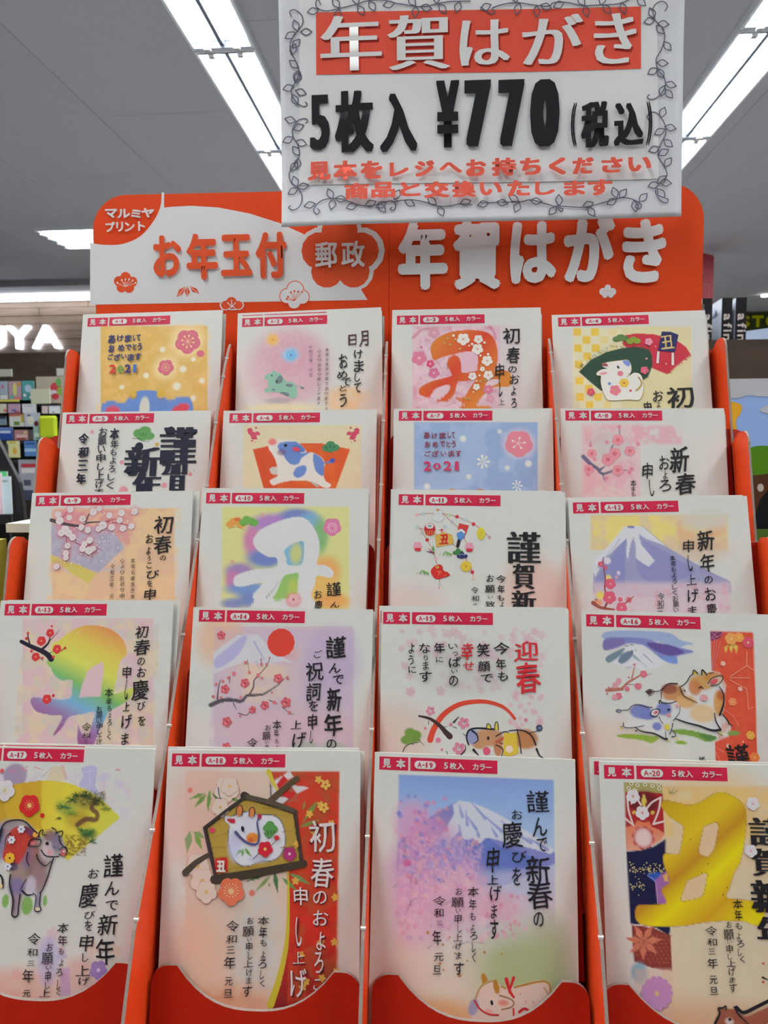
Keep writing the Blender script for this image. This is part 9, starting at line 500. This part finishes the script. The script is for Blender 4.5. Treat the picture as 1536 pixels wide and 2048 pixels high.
FAR = [  # x0,x1,z0,z1 at 5.5 m (scaled out to 7 m), cover colour, blobs, label
 (-3.348,-3.243,.365,.501,'9fc0c8',[('c86478',.5,.4,.2,.15,'e'),('e8e8e0',.1,.75,.8,.2)],'pale aqua magazine at the left end of the top display shelf'),
 (-3.233,-3.172,.364,.500,'a9b8cc',[('c06080',.4,.3,.15,.1,'e'),('dfe6ea',.05,.75,.9,.2)],'pale blue magazine with a pink dot on the top display shelf'),
 (-3.165,-3.068,.363,.499,'b79aa8',[('d4dc80',.5,.45,.16,.35,'e'),('70b0b0',.1,.75,.3,.2),('c8a040',.7,.05,.25,.2),('d87080',.4,.85,.55,.12)],'mauve magazine with a yellow figure on the top display shelf'),
 (-3.061,-2.969,.361,.501,'4f9fa0',[('b4c8dc',.5,.4,.25,'f') if 0 else ('b4c8dc',.5,.4,.28,.2,'e'),('e8e0e8',.2,.75,.12,.08,'e'),('e8e0e8',.7,.85,.12,.08,'e'),('e8e0e8',.75,.65,.1,.07,'e')],'teal magazine with a pale flower on the top display shelf'),
 (-3.242,-3.188,.269,.336,'e6e2d0',[('d88060',.6,.6,.4,.3)],'cream magazine in the second row of the far bookcase'),
 (-3.177,-3.084,.268,.335,'c8a8c0',[('6880c0',.3,.6,.4,.25),('c05060',.5,.8,.5,.15)],'pink and blue magazine in the second row of the far bookcase'),
 (-3.066,-2.962,.267,.333,'e8ecf4',[('c0c8dc',.1,.2,.7,.1)],'plain white magazine in the second row of the far bookcase'),
 (-2.918,-2.875,.262,.317,'dcc8d0',[],'small pale pink booklet right of the white magazine'),
 (-2.865,-2.780,.261,.316,'e4e6f4',[('8890c0',.3,.7,.2,.2)],'white leaflet at the right end of the second row'),
 (-3.247,-3.196,.181,.244,'7890a0',[('30404c',0,0,1,.3)],'slate grey magazine at the left of the third row'),
 (-3.169,-3.059,.169,.262,'d8dcd4',[('c07060',0,0,1,.2),('6a8a40',.3,.6,.4,.3),('c0b040',.8,.1,.2,.6)],'white magazine with a green picture in the third row'),
 (-3.054,-2.936,.168,.268,'ccd4e4',[('e8e8d8',.4,.55,.25,.35,'e'),('6a3040',.75,.8,.15,.2,'e'),('303848',.3,.2,.12,.06,'e')],'pale violet magazine with a white figure in the third row'),
 (-3.251,-3.148,.070,.163,'24489c',[('c8d8f0',.05,.25,.8,.2),('6c8cc8',.0,.0,1,.18)],'deep blue magazine in the fourth row of the far bookcase'),
 (-3.137,-2.995,.069,.144,'b4888c',[('e0c0c0',.1,.45,.6,.3),('a03038',.1,.8,.5,.15),('d8c090',.5,.1,.2,.3),('60585c',.75,0,.25,1)],'red and pink magazine lying wide in the fourth row'),
 (-2.990,-2.911,.068,.168,'a8ccc0',[('e0ece0',.1,.5,.8,.25),('70a090',.2,.8,.6,.12)],'mint green magazine in the fourth row beside the yellow bag'),
 (-3.198,-3.101,-.059,.064,'dcdca0',[('e0a840',.6,.6,.15,.2,'e'),('c8b850',.2,.05,.5,.1)],'cream yellow magazine in the fifth row of the far bookcase'),
 (-3.064,-2.974,-.049,.062,'5c8ccc',[('b0d0ec',0,.5,1,.2),('3c64a8',.1,.1,.8,.15)],'sky blue magazine in the fifth row of the far bookcase'),
 (-3.116,-2.978,-.375,-.075,'a8acb8',[('c03848',.15,.1,.85,.09),('e4e0e4',.15,.21,.8,.12),('585c6c',.25,.5,.4,.14,'r'),('404660',0,.75,1,.25)],'large grey newspaper magazine with a red band near the rack'),
]
for i, (a, b, z0, z1, c, bl, lb) in enumerate(FAR): art_book('magazine', a*S, b*S, EYE+z0*S, EYE+z1*S, 6.985, c, bl, lb, 'magazines on the far bookcase', 'magazine')
tag(box('shelf_tag', (-3.24*S, -3.08*S, 6.96, 6.972, EYE+.349*S, EYE+.366*S), mat('yellow_strip', (.7, .66, .12), .5), None), 'yellow shelf edge strip under the top row of magazines', 'label strip')
for a, b, lb in ((-3.26, -3.14, 'white price card on the brown band, left'), (-2.80, -2.70, 'white price card on the brown band, beside the rack')):
    tag(box('price_card', (a*S, b*S, 7.0, 7.01, EYE+.535*S, EYE+.588*S), mat('cardboard_white', (.52, .54, .46), .7)), lb, 'card', 'price cards on the bookcase')
bp('fascia', (-6.4, -3.0, 7.012, 7.03, EYE+.50*S, EYE+.86), M_DARKW)
art_book('poster_board', -2.955*S, -2.60*S, EYE+.336*S, EYE+.530*S, 6.99, 'b4ab9c', [('c84050',.42,.42,.12,.2,'e'),('e4e0f0',.36,.6,.07,.1,'e'),('8cb050',.5,.55,.06,.16,'e'),('70b060',.48,.22,.06,.16,'e'),('c84050',.40,.75,.08,.12,'e')], 'beige poster board with a red and green round picture', None, 'poster')
tag(box('notice_card', (-2.973*S, -2.83*S, 6.93, 6.94, EYE+.331*S, EYE+.438*S), mat('cream_card', (.62, .64, .46), .7)), 'pale yellow notice card in front of the beige poster board', 'card')
o = link('yellow_bag', box_mesh('yellow_bag', [(-.085, .085, 0, .05, 0, .205)], .022), mat('lime_plastic', (.52, .66, .02), .4)); o.location = (-2.862*S, 6.93, EYE+.082*S); tag(o, 'bright lime yellow rounded pouch hanging right of the mint magazine', 'pouch')
# nearer black rack at the left edge
nb = empty('magazine_rack', (-1.7, 2.7, 0), 'black slanted magazine rack at the left edge of the view', 'rack')
M_BLK = mat('black_lacquer', (.012, .011, .014), .35)
prof = [(-.60, 0), (.02, 0), (.02, 1.18), (-.02, 1.30), (-.14, 1.50), (-.60, 1.50)]
o = link('side_panel', slab_mesh('side_panel', [(.245, 0), (.245, 1.25), (.235, 1.335), (.155, 1.502), (-.70, 1.502), (-.70, 1.40), (.12, 1.40), (.172, 1.33), (.200, 1.24), (.205, 0)], .02, lambda a, b, c: (a, -.12+c, b)), M_BLK, nb)
box('back_panel', (-.70, .11, .02, .03, 0, 1.42), M_BLK, nb)
for z in (.3, .62, .93, 1.225): box('shelf_board', (-.70, .15, -.17 if z > 1 else -.12, .02, z-.02, z), M_BLK, nb)
box('front_lip', (-.70, .235, -.18, -.17, 1.195, 1.229), M_BLK, nb)
box('header_panel', (-.70, .12, -.10, .02, 1.36, 1.47), M_BLK, nb)
for x0, x1, z0, z1, y, c, bl, lb in ((-1.60, -1.50, -.222, -.075, 2.565, 'a8c8cc', [('4fae70', .75, 0, .25, .3), ('c86070', .2, .3, .5, .08)], 'pale aqua booklet in the black rack, rearmost'),
      (-1.518, -1.483, -.222, -.092, 2.555, 'b8ccd4', [('8898a0', .1, .1, .6, .05)], 'pale grey booklet at the right in the black rack'),
      (-1.548, -1.510, -.222, -.080, 2.545, 'd8b8c8', [('e8e0f0', .3, .3, .5, .6)], 'slim pink booklet in the black rack'), (-1.60, -1.538, -.222, -.155, 2.535, '48b078', [], 'green booklet at the left edge in the black rack')):
    art_book('booklet', x0, x1, EYE+z0, EYE+z1, y, c, bl, lb, 'booklets in the black rack', 'booklet')
# white-topped small display box just left of the rack
db = empty('display_box', (-.52, .84, 0), 'black pedestal display box with a white top left of the card rack', 'display stand')
box('top_board', (.060, .22, -.06, .26, EYE-.0875, EYE-.078), mat('white_melamine', (.66, .64, .54), .35), db)
box('body', (.065, .214, -.052, .25, .02, EYE-.0875), mat('black_box', (.018, .015, .012), .5), db)
for x in (.083, .106): link('handle_hole', tube_mesh('handle_hole', [(x, -.0525, EYE-.113), (x, -.050, EYE-.113)], .006, 12), mat('hole_black', (.002, .002, .002), .9), db)
tag(box('mustard_carton', (-.66, -.460, .74, .78, .0, EYE-.094), mat('mustard_card', (.36, .30, .03), .5)), 'mustard yellow carton edge at the left border of the view', 'carton')
tag(link('leaflet', box_mesh('leaflet', [(-.66, -.470, .775, .777, EYE-.0935, EYE-.070)]), mat('pale_leaflet', (.62, .60, .68), .6)), 'pale lilac leaflet standing on top of the mustard carton', 'leaflet')
# ------------------------------------------------------------------ right side: shelf unit, boxes of magazines, picture book
su = empty('shelf_unit', (.9, 1.5, 0), 'brown wooden shelf unit right of the card rack', 'shelf')
box('front_panel', (-.50, .60, -.25, -.235, EYE+.02, EYE+.161), M_DARKW, su)
box('shelf_board', (-.50, .60, -.235, .32, EYE-.075, EYE-.057), M_DARKW, su)
box('side_panel', (-.515, -.50, -.25, .32, 0, EYE+.161), M_DARKW, su); box('side_panel', (.60, .615, -.25, .32, 0, EYE+.161), M_DARKW, su)
box('lower_panel', (-.50, .60, -.235, -.22, 0, EYE+.02), M_DARKW, su); box('ledge', (-.565, .60, -.56, -.235, EYE-.225, EYE-.2105), M_DARKW, su)
box('ledge_support', (-.50, .60, -.54, -.25, 0, EYE-.225), M_DARKW, su)
def spine_mag(x0, x1, tilt, label):
    t = empty('magazine', (x0, 1.35, EYE-.056), label, 'magazine', 'black-spined magazines in a row'); t.rotation_euler.z = R(tilt)
    w_ = x1-x0; h_ = .299
    box('pages', (.001, w_-.001, .002, .208, .001, h_-.002), mat('page_block', (.75, .73, .68), .8), t)
    boxes('cover', [(0, .0008, .001, .21, 0, h_), (w_-.0008, w_, .001, .21, 0, h_)], mat('glossy_white_cover', (.62, .66, .74), .2), t)
    box('spine', (0, w_, 0, .002, 0, h_), mat('black_spine', (.012, .012, .014), .3), t)
    ik = Ink(.0001, 2e-5)
    for i, ch in enumerate('afimp'):
        V, T, lo, hi = glyph(ch); k = w_*1e4; adv = [0, .60, .95, 1.22, 2.12][i]
        Q = np.column_stack([k*.20+V[:, 1]*k*1.12, 255+(adv+V[:, 0])*k*1.62])
        for ox, oy in ((0, 0), (5, 0), (0, 5), (5, 5), (-4, 3), (8, 2), (3, 8)): ik.add(Q+(ox, oy), T, 'c8bdb8')
    o = link('spine_lettering', ik.mesh('spine_lettering'), M_PRINTB, t); o.rotation_euler = (R(90), 0, 0); o.location = (0, -.0003, h_)
    ik = Ink(.0001, 2e-5)
    for i, ch in enumerate('テスト'): ik.char(ch, 700+i*300, 420, 260, 330, '101014', .07, 0)
    ik.ell(1300, 1000, 420, 380, 0, '14161c'); ik.poly([(300, 120), (1800, 120), (1800, 250), (300, 250)], '9aa2b4')
    o = link('cover_print', ik.mesh('cover_print'), M_PRINTB, t); o.rotation_euler = (R(90), 0, R(-90)); o.location = (-.0004, .209, h_)
    return t
spine_mag(.437, .4535, 2, 'black-spined magazine nearest the card rack, half hidden by it')
spine_mag(.4690, .4855, -4, 'black-spined magazine in the middle of the three')
spine_mag(.4915, .5085, -5, 'black-spined magazine rightmost of the three')
pmg = art_book('picture_magazine', .56, .90, EYE-.030, EYE+.236, 1.60, 'a9b6cf', [('7a8898', .30, .10, .035, .13), ('7a8898', .36, .09, .035, .13), ('7a8898', .42, .08, .035, .13), ('7a8898', .48, .07, .035, .13), ('e4e4ee', .0, .26, 1, .03), ('c8b4bc', .0, .30, 1, .3)], 'pale blue magazine with grey window pictures behind the black spines', None, 'magazine', lean=.0)
pmg.rotation_euler.y = R(-7)
# picture book in front
pb = empty('picture_book', (.345, .985, EYE-.2095), 'large picture book with a green hill under a blue sky right of the rack', 'book'); pb.rotation_euler.x = R(-6)
PBW, PBH = .26, .293
box('pages', (.001, PBW-.001, .002, .012, .001, PBH-.001), mat('page_block', (.75, .73, .68), .8), pb)
box('cover', (0, PBW, 0, .002, 0, PBH), mat('sky_blue_cover', (.24, .37, .66), .35), pb)
ik = Ink(.0001, 2e-5)
ik.poly(smoothline([(-0, 0), (0, 130), (60, 190), (160, 230), (300, 250), (420, 210), (640, 230), (1100, 180), (1500, 210), (2600, 150), (2600, 0)], 4, False), 'a8acb0')
ik.poly(smoothline([(560, 400), (620, 350), (720, 320), (900, 330), (1000, 400), (900, 450), (700, 450), (600, 430)], 4, True), 'b0b4bc')
ik.poly(smoothline([(0, 260), (230, 290), (340, 340), (320, 450), (270, 520), (280, 640), (350, 800), (340, 1050), (0, 1100)], 4, False), 'd09a1e')
ik.poly(smoothline([(-0, 1160), (300, 940), (420, 880), (560, 850), (760, 870), (1200, 940), (1900, 900), (2600, 980), (2600, 1750), (0, 1750)], 4, False), '48780e')
ik.poly([(180, 1310), (430, 1230), (700, 1200), (1200, 1250), (1400, 1900), (300, 1900)], '4c2c18')
ik.poly([(150, 1350), (200, 1400), (240, 1560), (420, 1560), (450, 1620), (600, 1900), (0, 1900), (0, 1420)], 'c0781a')
ik.poly([(100, 1800), (380, 1740), (430, 1760), (300, 1820), (140, 1830)], 'b0a8a0')
ik.poly([(0, 1830), (400, 1800), (2600, 1800), (2600, 2930), (0, 2930)], '486020')
ik.poly([(430, 1900), (560, 1520), (700, 1350), (1100, 1300), (1300, 1500), (1300, 1900)], '101014')
ik.ell(560, 1380, 40, 50, 0, 'b0a8a0')
o = link('cover_print', ik.mesh('cover_print'), M_PRINTB, pb); o.rotation_euler = (R(90), 0, 0); o.location = (0, -.0003, PBH)
# red hanging banner and far green sign
bn = empty('hanging_banner', (2.62, 8.0, ZC-.03), 'red hanging banner with a gold dot and white frame behind the board', 'banner'); bn.rotation_euler.z = R(38)
box('cloth', (-.42, .12, 0, .004, -.95, 0), mat('red_cloth', (.55, .06, .085), .7), bn)
link('hook', tube_mesh('hook', [(.10, 0, -.01), (.10, 0, .03)], .01, 8), M_HOLD, bn)
ik = Ink(.0005, 1e-4)
ik.ell(1500+1800, 1750, 320, 360, 0, 'c8a030')
for P in ([(2300, 2950), (4700, 2950), (4700, 9000), (2300, 9000), (2300, 2950)],): ik.stroke(P, 60, 60, 'c89090', 0)
ik.poly([(3000, 4900), (3900, 4900), (3900, 6200), (3000, 6200)], 'c4c8e0')
o = link('banner_print', ik.mesh('banner_print'), M_PRINTB, bn); o.rotation_euler = (R(90), 0, 0); o.location = (-.42, -.001, 0)
fs = empty('far_sign', (4.6, 11.7, EYE), 'dark green sign band with yellow capital letters at far right', 'sign')
box('band', (-2.2, 3.2, 0, .05, 1.45, 1.885), mat('green_band', (.05, .07, .01), .6), fs)
ik = Ink(.002, 2e-4); 
for i, ch in enumerate('OSTOP'): ik.char(ch, 450+i*1900+600, 1400, 1650, 1650, 'd8d800', .07, 0)
o = link('sign_lettering', ik.mesh('sign_lettering'), M_PRINTB, fs); o.rotation_euler = (R(90), 0, 0); o.location = (-.52, -.002, 1.90); 
struct('wall_far', (2.0, 8.9, 11.75, 11.89, 0, ZC), M_BACKW)
# ================================================================== card rack
TH = R(14.65); ST, CT = math.sin(TH), math.cos(TH)
ROWS = [(.5549, .0953), (.5150, .0245), (.4693, -.0278), (.4290, -.0905), (.3923, -.1616)]
DX = [-.1502, -.0378, .0747]; XL, XR = -.2640, .1885
rack = empty('card_rack', (-.0378, .46, EYE-.385), 'tall orange cardboard greeting card rack with five tiers and a header board', 'display rack')
RI = Matrix.Translation((.0378, -.46, -(EYE-.385)))
def rp(name, me, mats, parent=None, **k):
    o = link(name, me, mats, parent or rack, **k)
    if parent is None: o.matrix_parent_inverse = RI
    return o
# header board, rounded at its top corners, with its print
hx0, hx1, hz = -.2594, .1853, .1878; r_ = .026; yh = .574
out = [(hx0, -.33), (hx0, hz-r_)]+[(hx0+r_-r_*math.cos(t), hz-r_+r_*math.sin(t)) for t in [math.pi/2*i/8 for i in range(1, 9)]]
out += [(hx1-r_+r_*math.sin(t), hz-.0040-r_+r_*math.cos(t)) for t in [math.pi/2*i/8 for i in range(9)]]+[(hx1, -.33)]
hb = rp('header_board', slab_mesh('header_board', out, .003, lambda a, b, c: (a, yh+c, EYE+b), True), [M_ORANGE, M_EDGE])
SH = {s[0]: s for s in SHEETS}
ik = Ink(.0001, 3e-6); ik.run(SH['H'][3], 'p')
o = link('header_print', ik.mesh('header_print'), M_PRINTB, hb); o.rotation_euler = (R(90), 0, 0); ho = SH['H'][1]; o.location = (ho[0], ho[1], ho[2]+EYE)
ik = Ink(.0006, 2e-6); ik.run(SH['H'][3], 'l')
o = link('header_lettering', ik.mesh('header_lettering'), M_PRINTB, hb); o.rotation_euler = (R(90), 0, 0); o.location = (ho[0], ho[1], ho[2]+EYE)
# dividers: long boards with a sloping cut edge
FR = [(.5560, .0690), (.5535, .0735), (.5490, .0738), (.5445, .0700), (.5330, .0560), (.5110, .0215), (.4850, -.0240), (.4610, -.0600), (.4310, -.1080), (.4065, -.1490), (.3840, -.1860), (.3620, -.2160), (.3480, -.2350), (.3350, -.2620), (.3180, -.3000), (.3180, -.3300)]
for x in DX:
    d = rp('divider', slab_mesh('divider', FR+[(.574, -.33), (.574, .069)], .0017, lambda a, b, c, x=x: (x-.00085+c, a, EYE+b), True), [M_ORANGE, M_EDGE])
    nb_ = []
    for t in (.5, 1.2, 2.1, 3.0, 3.9, 5.0, 6.1, 7.4, 8.8):
        i = int(t)+3; i = min(i, len(FR)-2); f = t-int(t); yy = FR[i][0]*(1-f)+FR[i+1][0]*f; z_ = FR[i][1]*(1-f)+FR[i+1][1]*f
        nb_.append((x-.0012, x+.0012, yy-.0006, yy+.001, EYE+z_-.0006, EYE+z_+.0006))
    boxes('torn_nick', nb_, M_NICK, d)
# stepped outer walls, one piece a tier
SP = [(.5323, .0712), (.4890, .0080), (.4487, -.0540), (.4085, -.1170), (.3735, -.1860)]
for k, (y, z) in enumerate(SP):
    for xs in (XL, XR):
        L = .14; rr = .009; pts = [(y+rr-rr*math.cos(t), z-rr+rr*math.sin(t)) for t in [math.pi/2*i/6 for i in range(7)]]
        pts += [(y+rr+.008, z-.001), (y+.030, z-.010), (y+.036, z-.024), (y+.036-.03, z-L), (y-.034, z-L)]
        rp('side_panel', slab_mesh('side_panel', pts, .0014, lambda a, b, c, xs=xs: (xs-.0007+c, a, EYE+b), True), [M_ORANGE, M_EDGE])
# pocket fronts: one panel for each pocket with round shoulders and a scooped top
SHZ = [.0655, .0095, -.0585, -.1235, -.1830, -.2620]
OFF = [.012, .0095, .0095, .0095, .0095, -.0045]     # distance behind the tier's front card
edges = [XL]+DX+[XR]
for k in range(6):
    y0, z0 = ROWS[min(k, 4)]; zs = SHZ[k]; ys = y0-(z0-zs)*ST/CT+OFF[k]
    L = [.05, .09, .09, .09, .09, .075][k]
    for c in range(4):
        xa, xb = edges[c]+.0030, edges[c+1]-.0030
        ea = .011 if c == 0 else 0; eb = .011 if c == 3 else 0; xa -= ea*1.2; xb += eb*1.2
        rr = .0085; P = [(xa, L)]+[(xa+rr-rr*math.cos(t), rr-rr*math.sin(t)) for t in [math.pi/2*i/6 for i in range(7)]]
        w0, w1 = xa+ea+.013, xb-eb-.013; dp = 0 if k == 0 else .0195
        for i in range(17):
            t = i/16; sg = abs(2*t-1); P.append((w0+(w1-w0)*t, dp*(1-sg**2.6) if sg < 1 else 0))
        P += [(xb-rr+rr*math.sin(t), rr-rr*math.cos(t)) for t in [math.pi/2*i/6 for i in range(7)]]+[(xb, L)]
        me = slab_mesh('pocket_front', P, .0018, lambda a, b, c_, ys=ys, zs=zs: (a, ys-b*ST+c_*CT, EYE+zs-b*CT), True)
        rp('pocket_front', me, [M_ORANGE_SHADED, M_EDGE])
# pocket floors that carry the cards, base and back
BOT = []
for k, (y0, z0) in enumerate(ROWS):
    zb = z0-.1535*CT; yb = y0-.1535*ST; BOT.append(zb)
    for c in range(4): rp('pocket_floor', box_mesh('pocket_floor', [(edges[c]+.0016, edges[c+1]-.0016, yb-.006, yb+.020, EYE+zb-.0015, EYE+zb)]), M_ORANGE_SHADED)
rp('base_box', box_mesh('base_box', [(XL-.01, XR+.01, .30, .60, EYE-.385, EYE-.331)], .002), M_ORANGE_SHADED)
rp('back_board', box_mesh('back_board', [(XL, XR, .578, .581, EYE-.331, EYE+.10)]), M_EDGE)
ct = empty('counter', (-.04, .5, 0), 'brown counter that carries the card rack', 'counter')
box('counter_top', (-.40, .40, -.26, .20, EYE-.41, EYE-.3855), M_DARKW, ct, .003); box('body', (-.37, .37, -.20, .18, 0, EYE-.41), M_DARKW, ct)
# ------------------------------------------------------------------ sample cards
DESC = {1: 'yellow picture of a blue calf and pink blossoms', 2: 'mint green calf leaping in a pink haze', 3: 'large orange brush character dotted with white plum blossoms', 4: 'white calf on red and green felt over yellow checks',
 5: 'bold black brush writing and a small green pine', 6: 'blue and white calf on an orange trapezoid', 7: 'pale blue snow picture with a pink plum blossom', 8: 'pink plum branch on the left and black writing',
 9: 'white plum blossoms over a grey square', 10: 'white brush character with rainbow glow on yellow', 11: 'hanging new year charms on thin twigs', 12: 'violet snowy mountain under an orange sky',
 13: 'rainbow brush character with red plum blossoms', 14: 'pale mountain, red sun and plum branch', 15: 'red brush arc over a brown ox in a yellow cape', 16: 'two painted calves, mountain and orange kimono band',
 17: 'grey ox in a red cape before a gold fan', 18: 'white ox on a wooden votive plaque and red band', 19: 'snowy mountain, cherry blossom and pale ox', 20: 'golden brush character and kimono pattern'}
LABELW = (152, 11, 453, 67)
def label_mesh(k, u, v):
    ik = Ink(.00004, 1e-5); RD = 'cb2446'; w1, g, w2, h = LABELW; PW = 'd7d7d2'
    ik.poly([(u, v), (u+w1, v), (u+w1, v+h), (u, v+h)], RD); ik.poly([(u+w1+g, v), (u+w1+g+w2, v), (u+w1+g+w2, v+h), (u+w1+g, v+h)], RD)
    ik.char('見', u+39, v+33, 44, 46, PW, .045, 0); ik.char('本', u+113, v+33, 50, 48, PW, .045, 0)
    x0 = u+w1+g; P = []
    for t in range(13): a = math.pi/2+math.pi*t/12; P.append((x0+42+20*math.cos(a), v+35+20*math.sin(a)))
    for t in range(13): a = -math.pi/2+math.pi*t/12; P.append((x0+113+20*math.cos(a), v+35+20*math.sin(a)))
    ik.poly(P, PW); s_ = 'A-%d' % k; n = len(s_)
    wd = [24, 13]+[19 if n > 3 else 21]*(n-2); wd = [x-1 if n > 3 else x+1 for x in wd]; x = x0+77-(sum(wd)+3*(n-1))/2
    for ch, q in zip(s_, wd):
        if ch == '-': ik.poly([(x, v+33), (x+q, v+33), (x+q, v+38), (x, v+38)], RD)
        else: ik.char(ch, x+(q if ch != '1' else q*.8)/2, v+35, q if ch != '1' else q*.5, 27, RD, .028, 0)
        x += q+3
    for ch, cx, bw, bh in (('5', 186, 21, 32), ('枚', 223, 36, 34), ('入', 262, 36, 33), ('カ', 340, 30, 31), ('ラ', 375, 29, 30), ('ー', 408, 29, 5)): ik.char(ch, x0+cx, v+34, bw, bh, PW, .04, 0)
    return ik.mesh('sample_label')
BEHIND = {1: (1.5, 1.2, .3), 2: (-.8, -3.6, -.2), 3: (.5, .8, .2), 4: (1.8, 1.5, .6), 5: (1.0, -.2, -.2), 6: (1.8, -.9, .3), 7: (.4, .6, .1), 8: (1.4, .6, .4), 9: (3.6, -.3, .0), 10: (.6, -.5, .2), 11: (-1.4, -1.2, -.1), 12: (-1.2, -1.5, .2),
          13: (2.6, -.5, .1), 14: (1.0, .7, .2), 15: (-1.6, -.8, .0), 16: (1.0, .6, .3), 17: (-1.2, -1.2, .0), 18: (-1.0, -1.0, .0), 19: (.5, .8, .2), 20: (-4.4, -1.3, .25)}
THIRD = {2: (1.2, 1.0, .3), 4: (3.2, 2.4, .9), 9: (1.6, .8, .1), 12: (1.8, .8, .4), 13: (1.2, .4, .0), 18: (1.8, .6, .35), 20: (-2.0, 1.6, .15), 6: (2.8, .8, .2), 8: (2.8, 1.4, .5), 15: (1.3, .5, .1), 3: (1.6, 1.4, .4)}
def place(t, O, eu, ev, du=0, dv=0, back=0, rot=0):
    eu = Vector(eu).normalized(); ev = Vector(ev).normalized(); n = eu.cross(-ev)
    a = R(rot); e2 = eu*math.cos(a)+ev*math.sin(a); v2 = -eu*math.sin(a)+ev*math.cos(a)
    p = Vector(O)+eu*du*.001+ev*dv*.001-n*back; y = -v2
    t.matrix_world = Matrix(((e2.x, y.x, n.x, p.x), (e2.y, y.y, n.y, p.y), (e2.z, y.z, n.z, p.z+EYE), (0, 0, 0, 1)))
for k in range(1, 21):
    _, pose, lab, ops = SH[k]; O, eu, ev = pose[:3], pose[3:6], pose[6:9]; row = (k-1)//4
    Lc = ((O[2]+eu[2]*.052)-BOT[row])/CT-.0006       # card reaches its pocket floor
    vis = 640 if row < 3 else 800 if row == 3 else 1260
    t = empty('sample_card', (0, 0, 0), 'front sample card marked A-%d, %s' % (k, DESC[k]), 'postcard', 'sample cards at the front of their pockets')
    sheet = link('card_sheet', box_mesh('card_sheet', [(0, .104, -Lc, 0, -.0011, 0)]), M_PAPER, t)
    pm_ = picture_mesh('picture', ops, Lc*1e4, vis); kids = [sheet]
    if pm_: kids.append(link('picture', pm_, M_PRINT, t))
    ik = Ink(.00006, 2.5e-6); ik.run(ops, 'p')
    if ik.V: kids.append(link('painted_motif', ik.mesh('painted_motif'), M_PRINT, t))
    ik = Ink(.00048, 1e-6); ik.run(ops, 'l'); kids.append(link('handwriting', ik.mesh('handwriting'), M_PRINT, t))
    lb = link('sample_label', label_mesh(k, *lab), M_PRINT, t); kids.append(lb)
    place(t, O, eu, ev)
    for j, (dd, word) in enumerate(((BEHIND.get(k), 'directly behind'), (THIRD.get(k), 'rearmost behind'))):
        if not dd: continue
        c = t.copy(); COL.objects.link(c); tag(c, 'spare sample card %s the front A-%d card, only its edges peeking out' % (word, k), 'postcard', 'spare cards behind the front samples')
        for ch in kids:
            g = ch.copy(); COL.objects.link(g); g.parent = c
        place(c, O, eu, ev, dd[0], dd[1], .0030*(j+1), dd[2])
# ------------------------------------------------------------------ hanging price sign
SG = SH['S']; so = SG[1]; SW, SHH = .2752, .2105
def warp(x, y):
    v = -y
    return .0016*np.sin(x*21+.8)*np.exp(-((v-.19)/.12)**2)+.0011*np.sin(v*34+x*6)+.0035*np.clip((v-.165)/.045, 0, 1)**2*(1+.5*np.sin(x*16))
t = empty('price_sign', (so[0], so[1], so[2]+EYE-.21), 'white paper price sign reading 770 yen with a leafy border above the rack', 'sign')
nu, nv = 60, 44; X, Y = np.meshgrid(np.linspace(0, SW, nu+1), np.linspace(-.034, -SHH, nv+1))
F = np.array([(j*(nu+1)+i, (j+1)*(nu+1)+i, (j+1)*(nu+1)+i+1, j*(nu+1)+i+1) for j in range(nv) for i in range(nu)])
P = np.stack([X.ravel(), Y.ravel(), warp(X.ravel(), Y.ravel())], 1)
me = raw_mesh(bpy.data.meshes.new('paper_sheet'), P, F)
o = link('paper_sheet', me, M_SIGN, t, smooth=True); o.rotation_euler = (R(90), 0, 0); o.location = (0, 0, .21)
md = o.modifiers.new('thick', 'SOLIDIFY'); md.thickness = .00025; md.offset = -1
ik = Ink(.0003, 2e-6); ik.run(SG[3], 'p'); p_ = link('printed_border', ik.mesh('printed_border', warp), M_SIGNP, t); p_.rotation_euler = (R(90), 0, 0); p_.location = (0, 0, .21)
ik = Ink(.0013, 3e-6); ik.run(SG[3], 'l'); p_ = link('printed_lettering', ik.mesh('printed_lettering', warp), M_SIGNP, t); p_.rotation_euler = (R(90), 0, 0); p_.location = (0, 0, .21)
# two hidden tape tabs hold the sign to the board
boxes('tape_tab', [(.04, .06, .0006, yh-so[1]-.0001, .010, .020), (.21, .23, .0006, yh-so[1]-.0001, .010, .020)], mat('tape', (.7, .7, .68), .4), t)
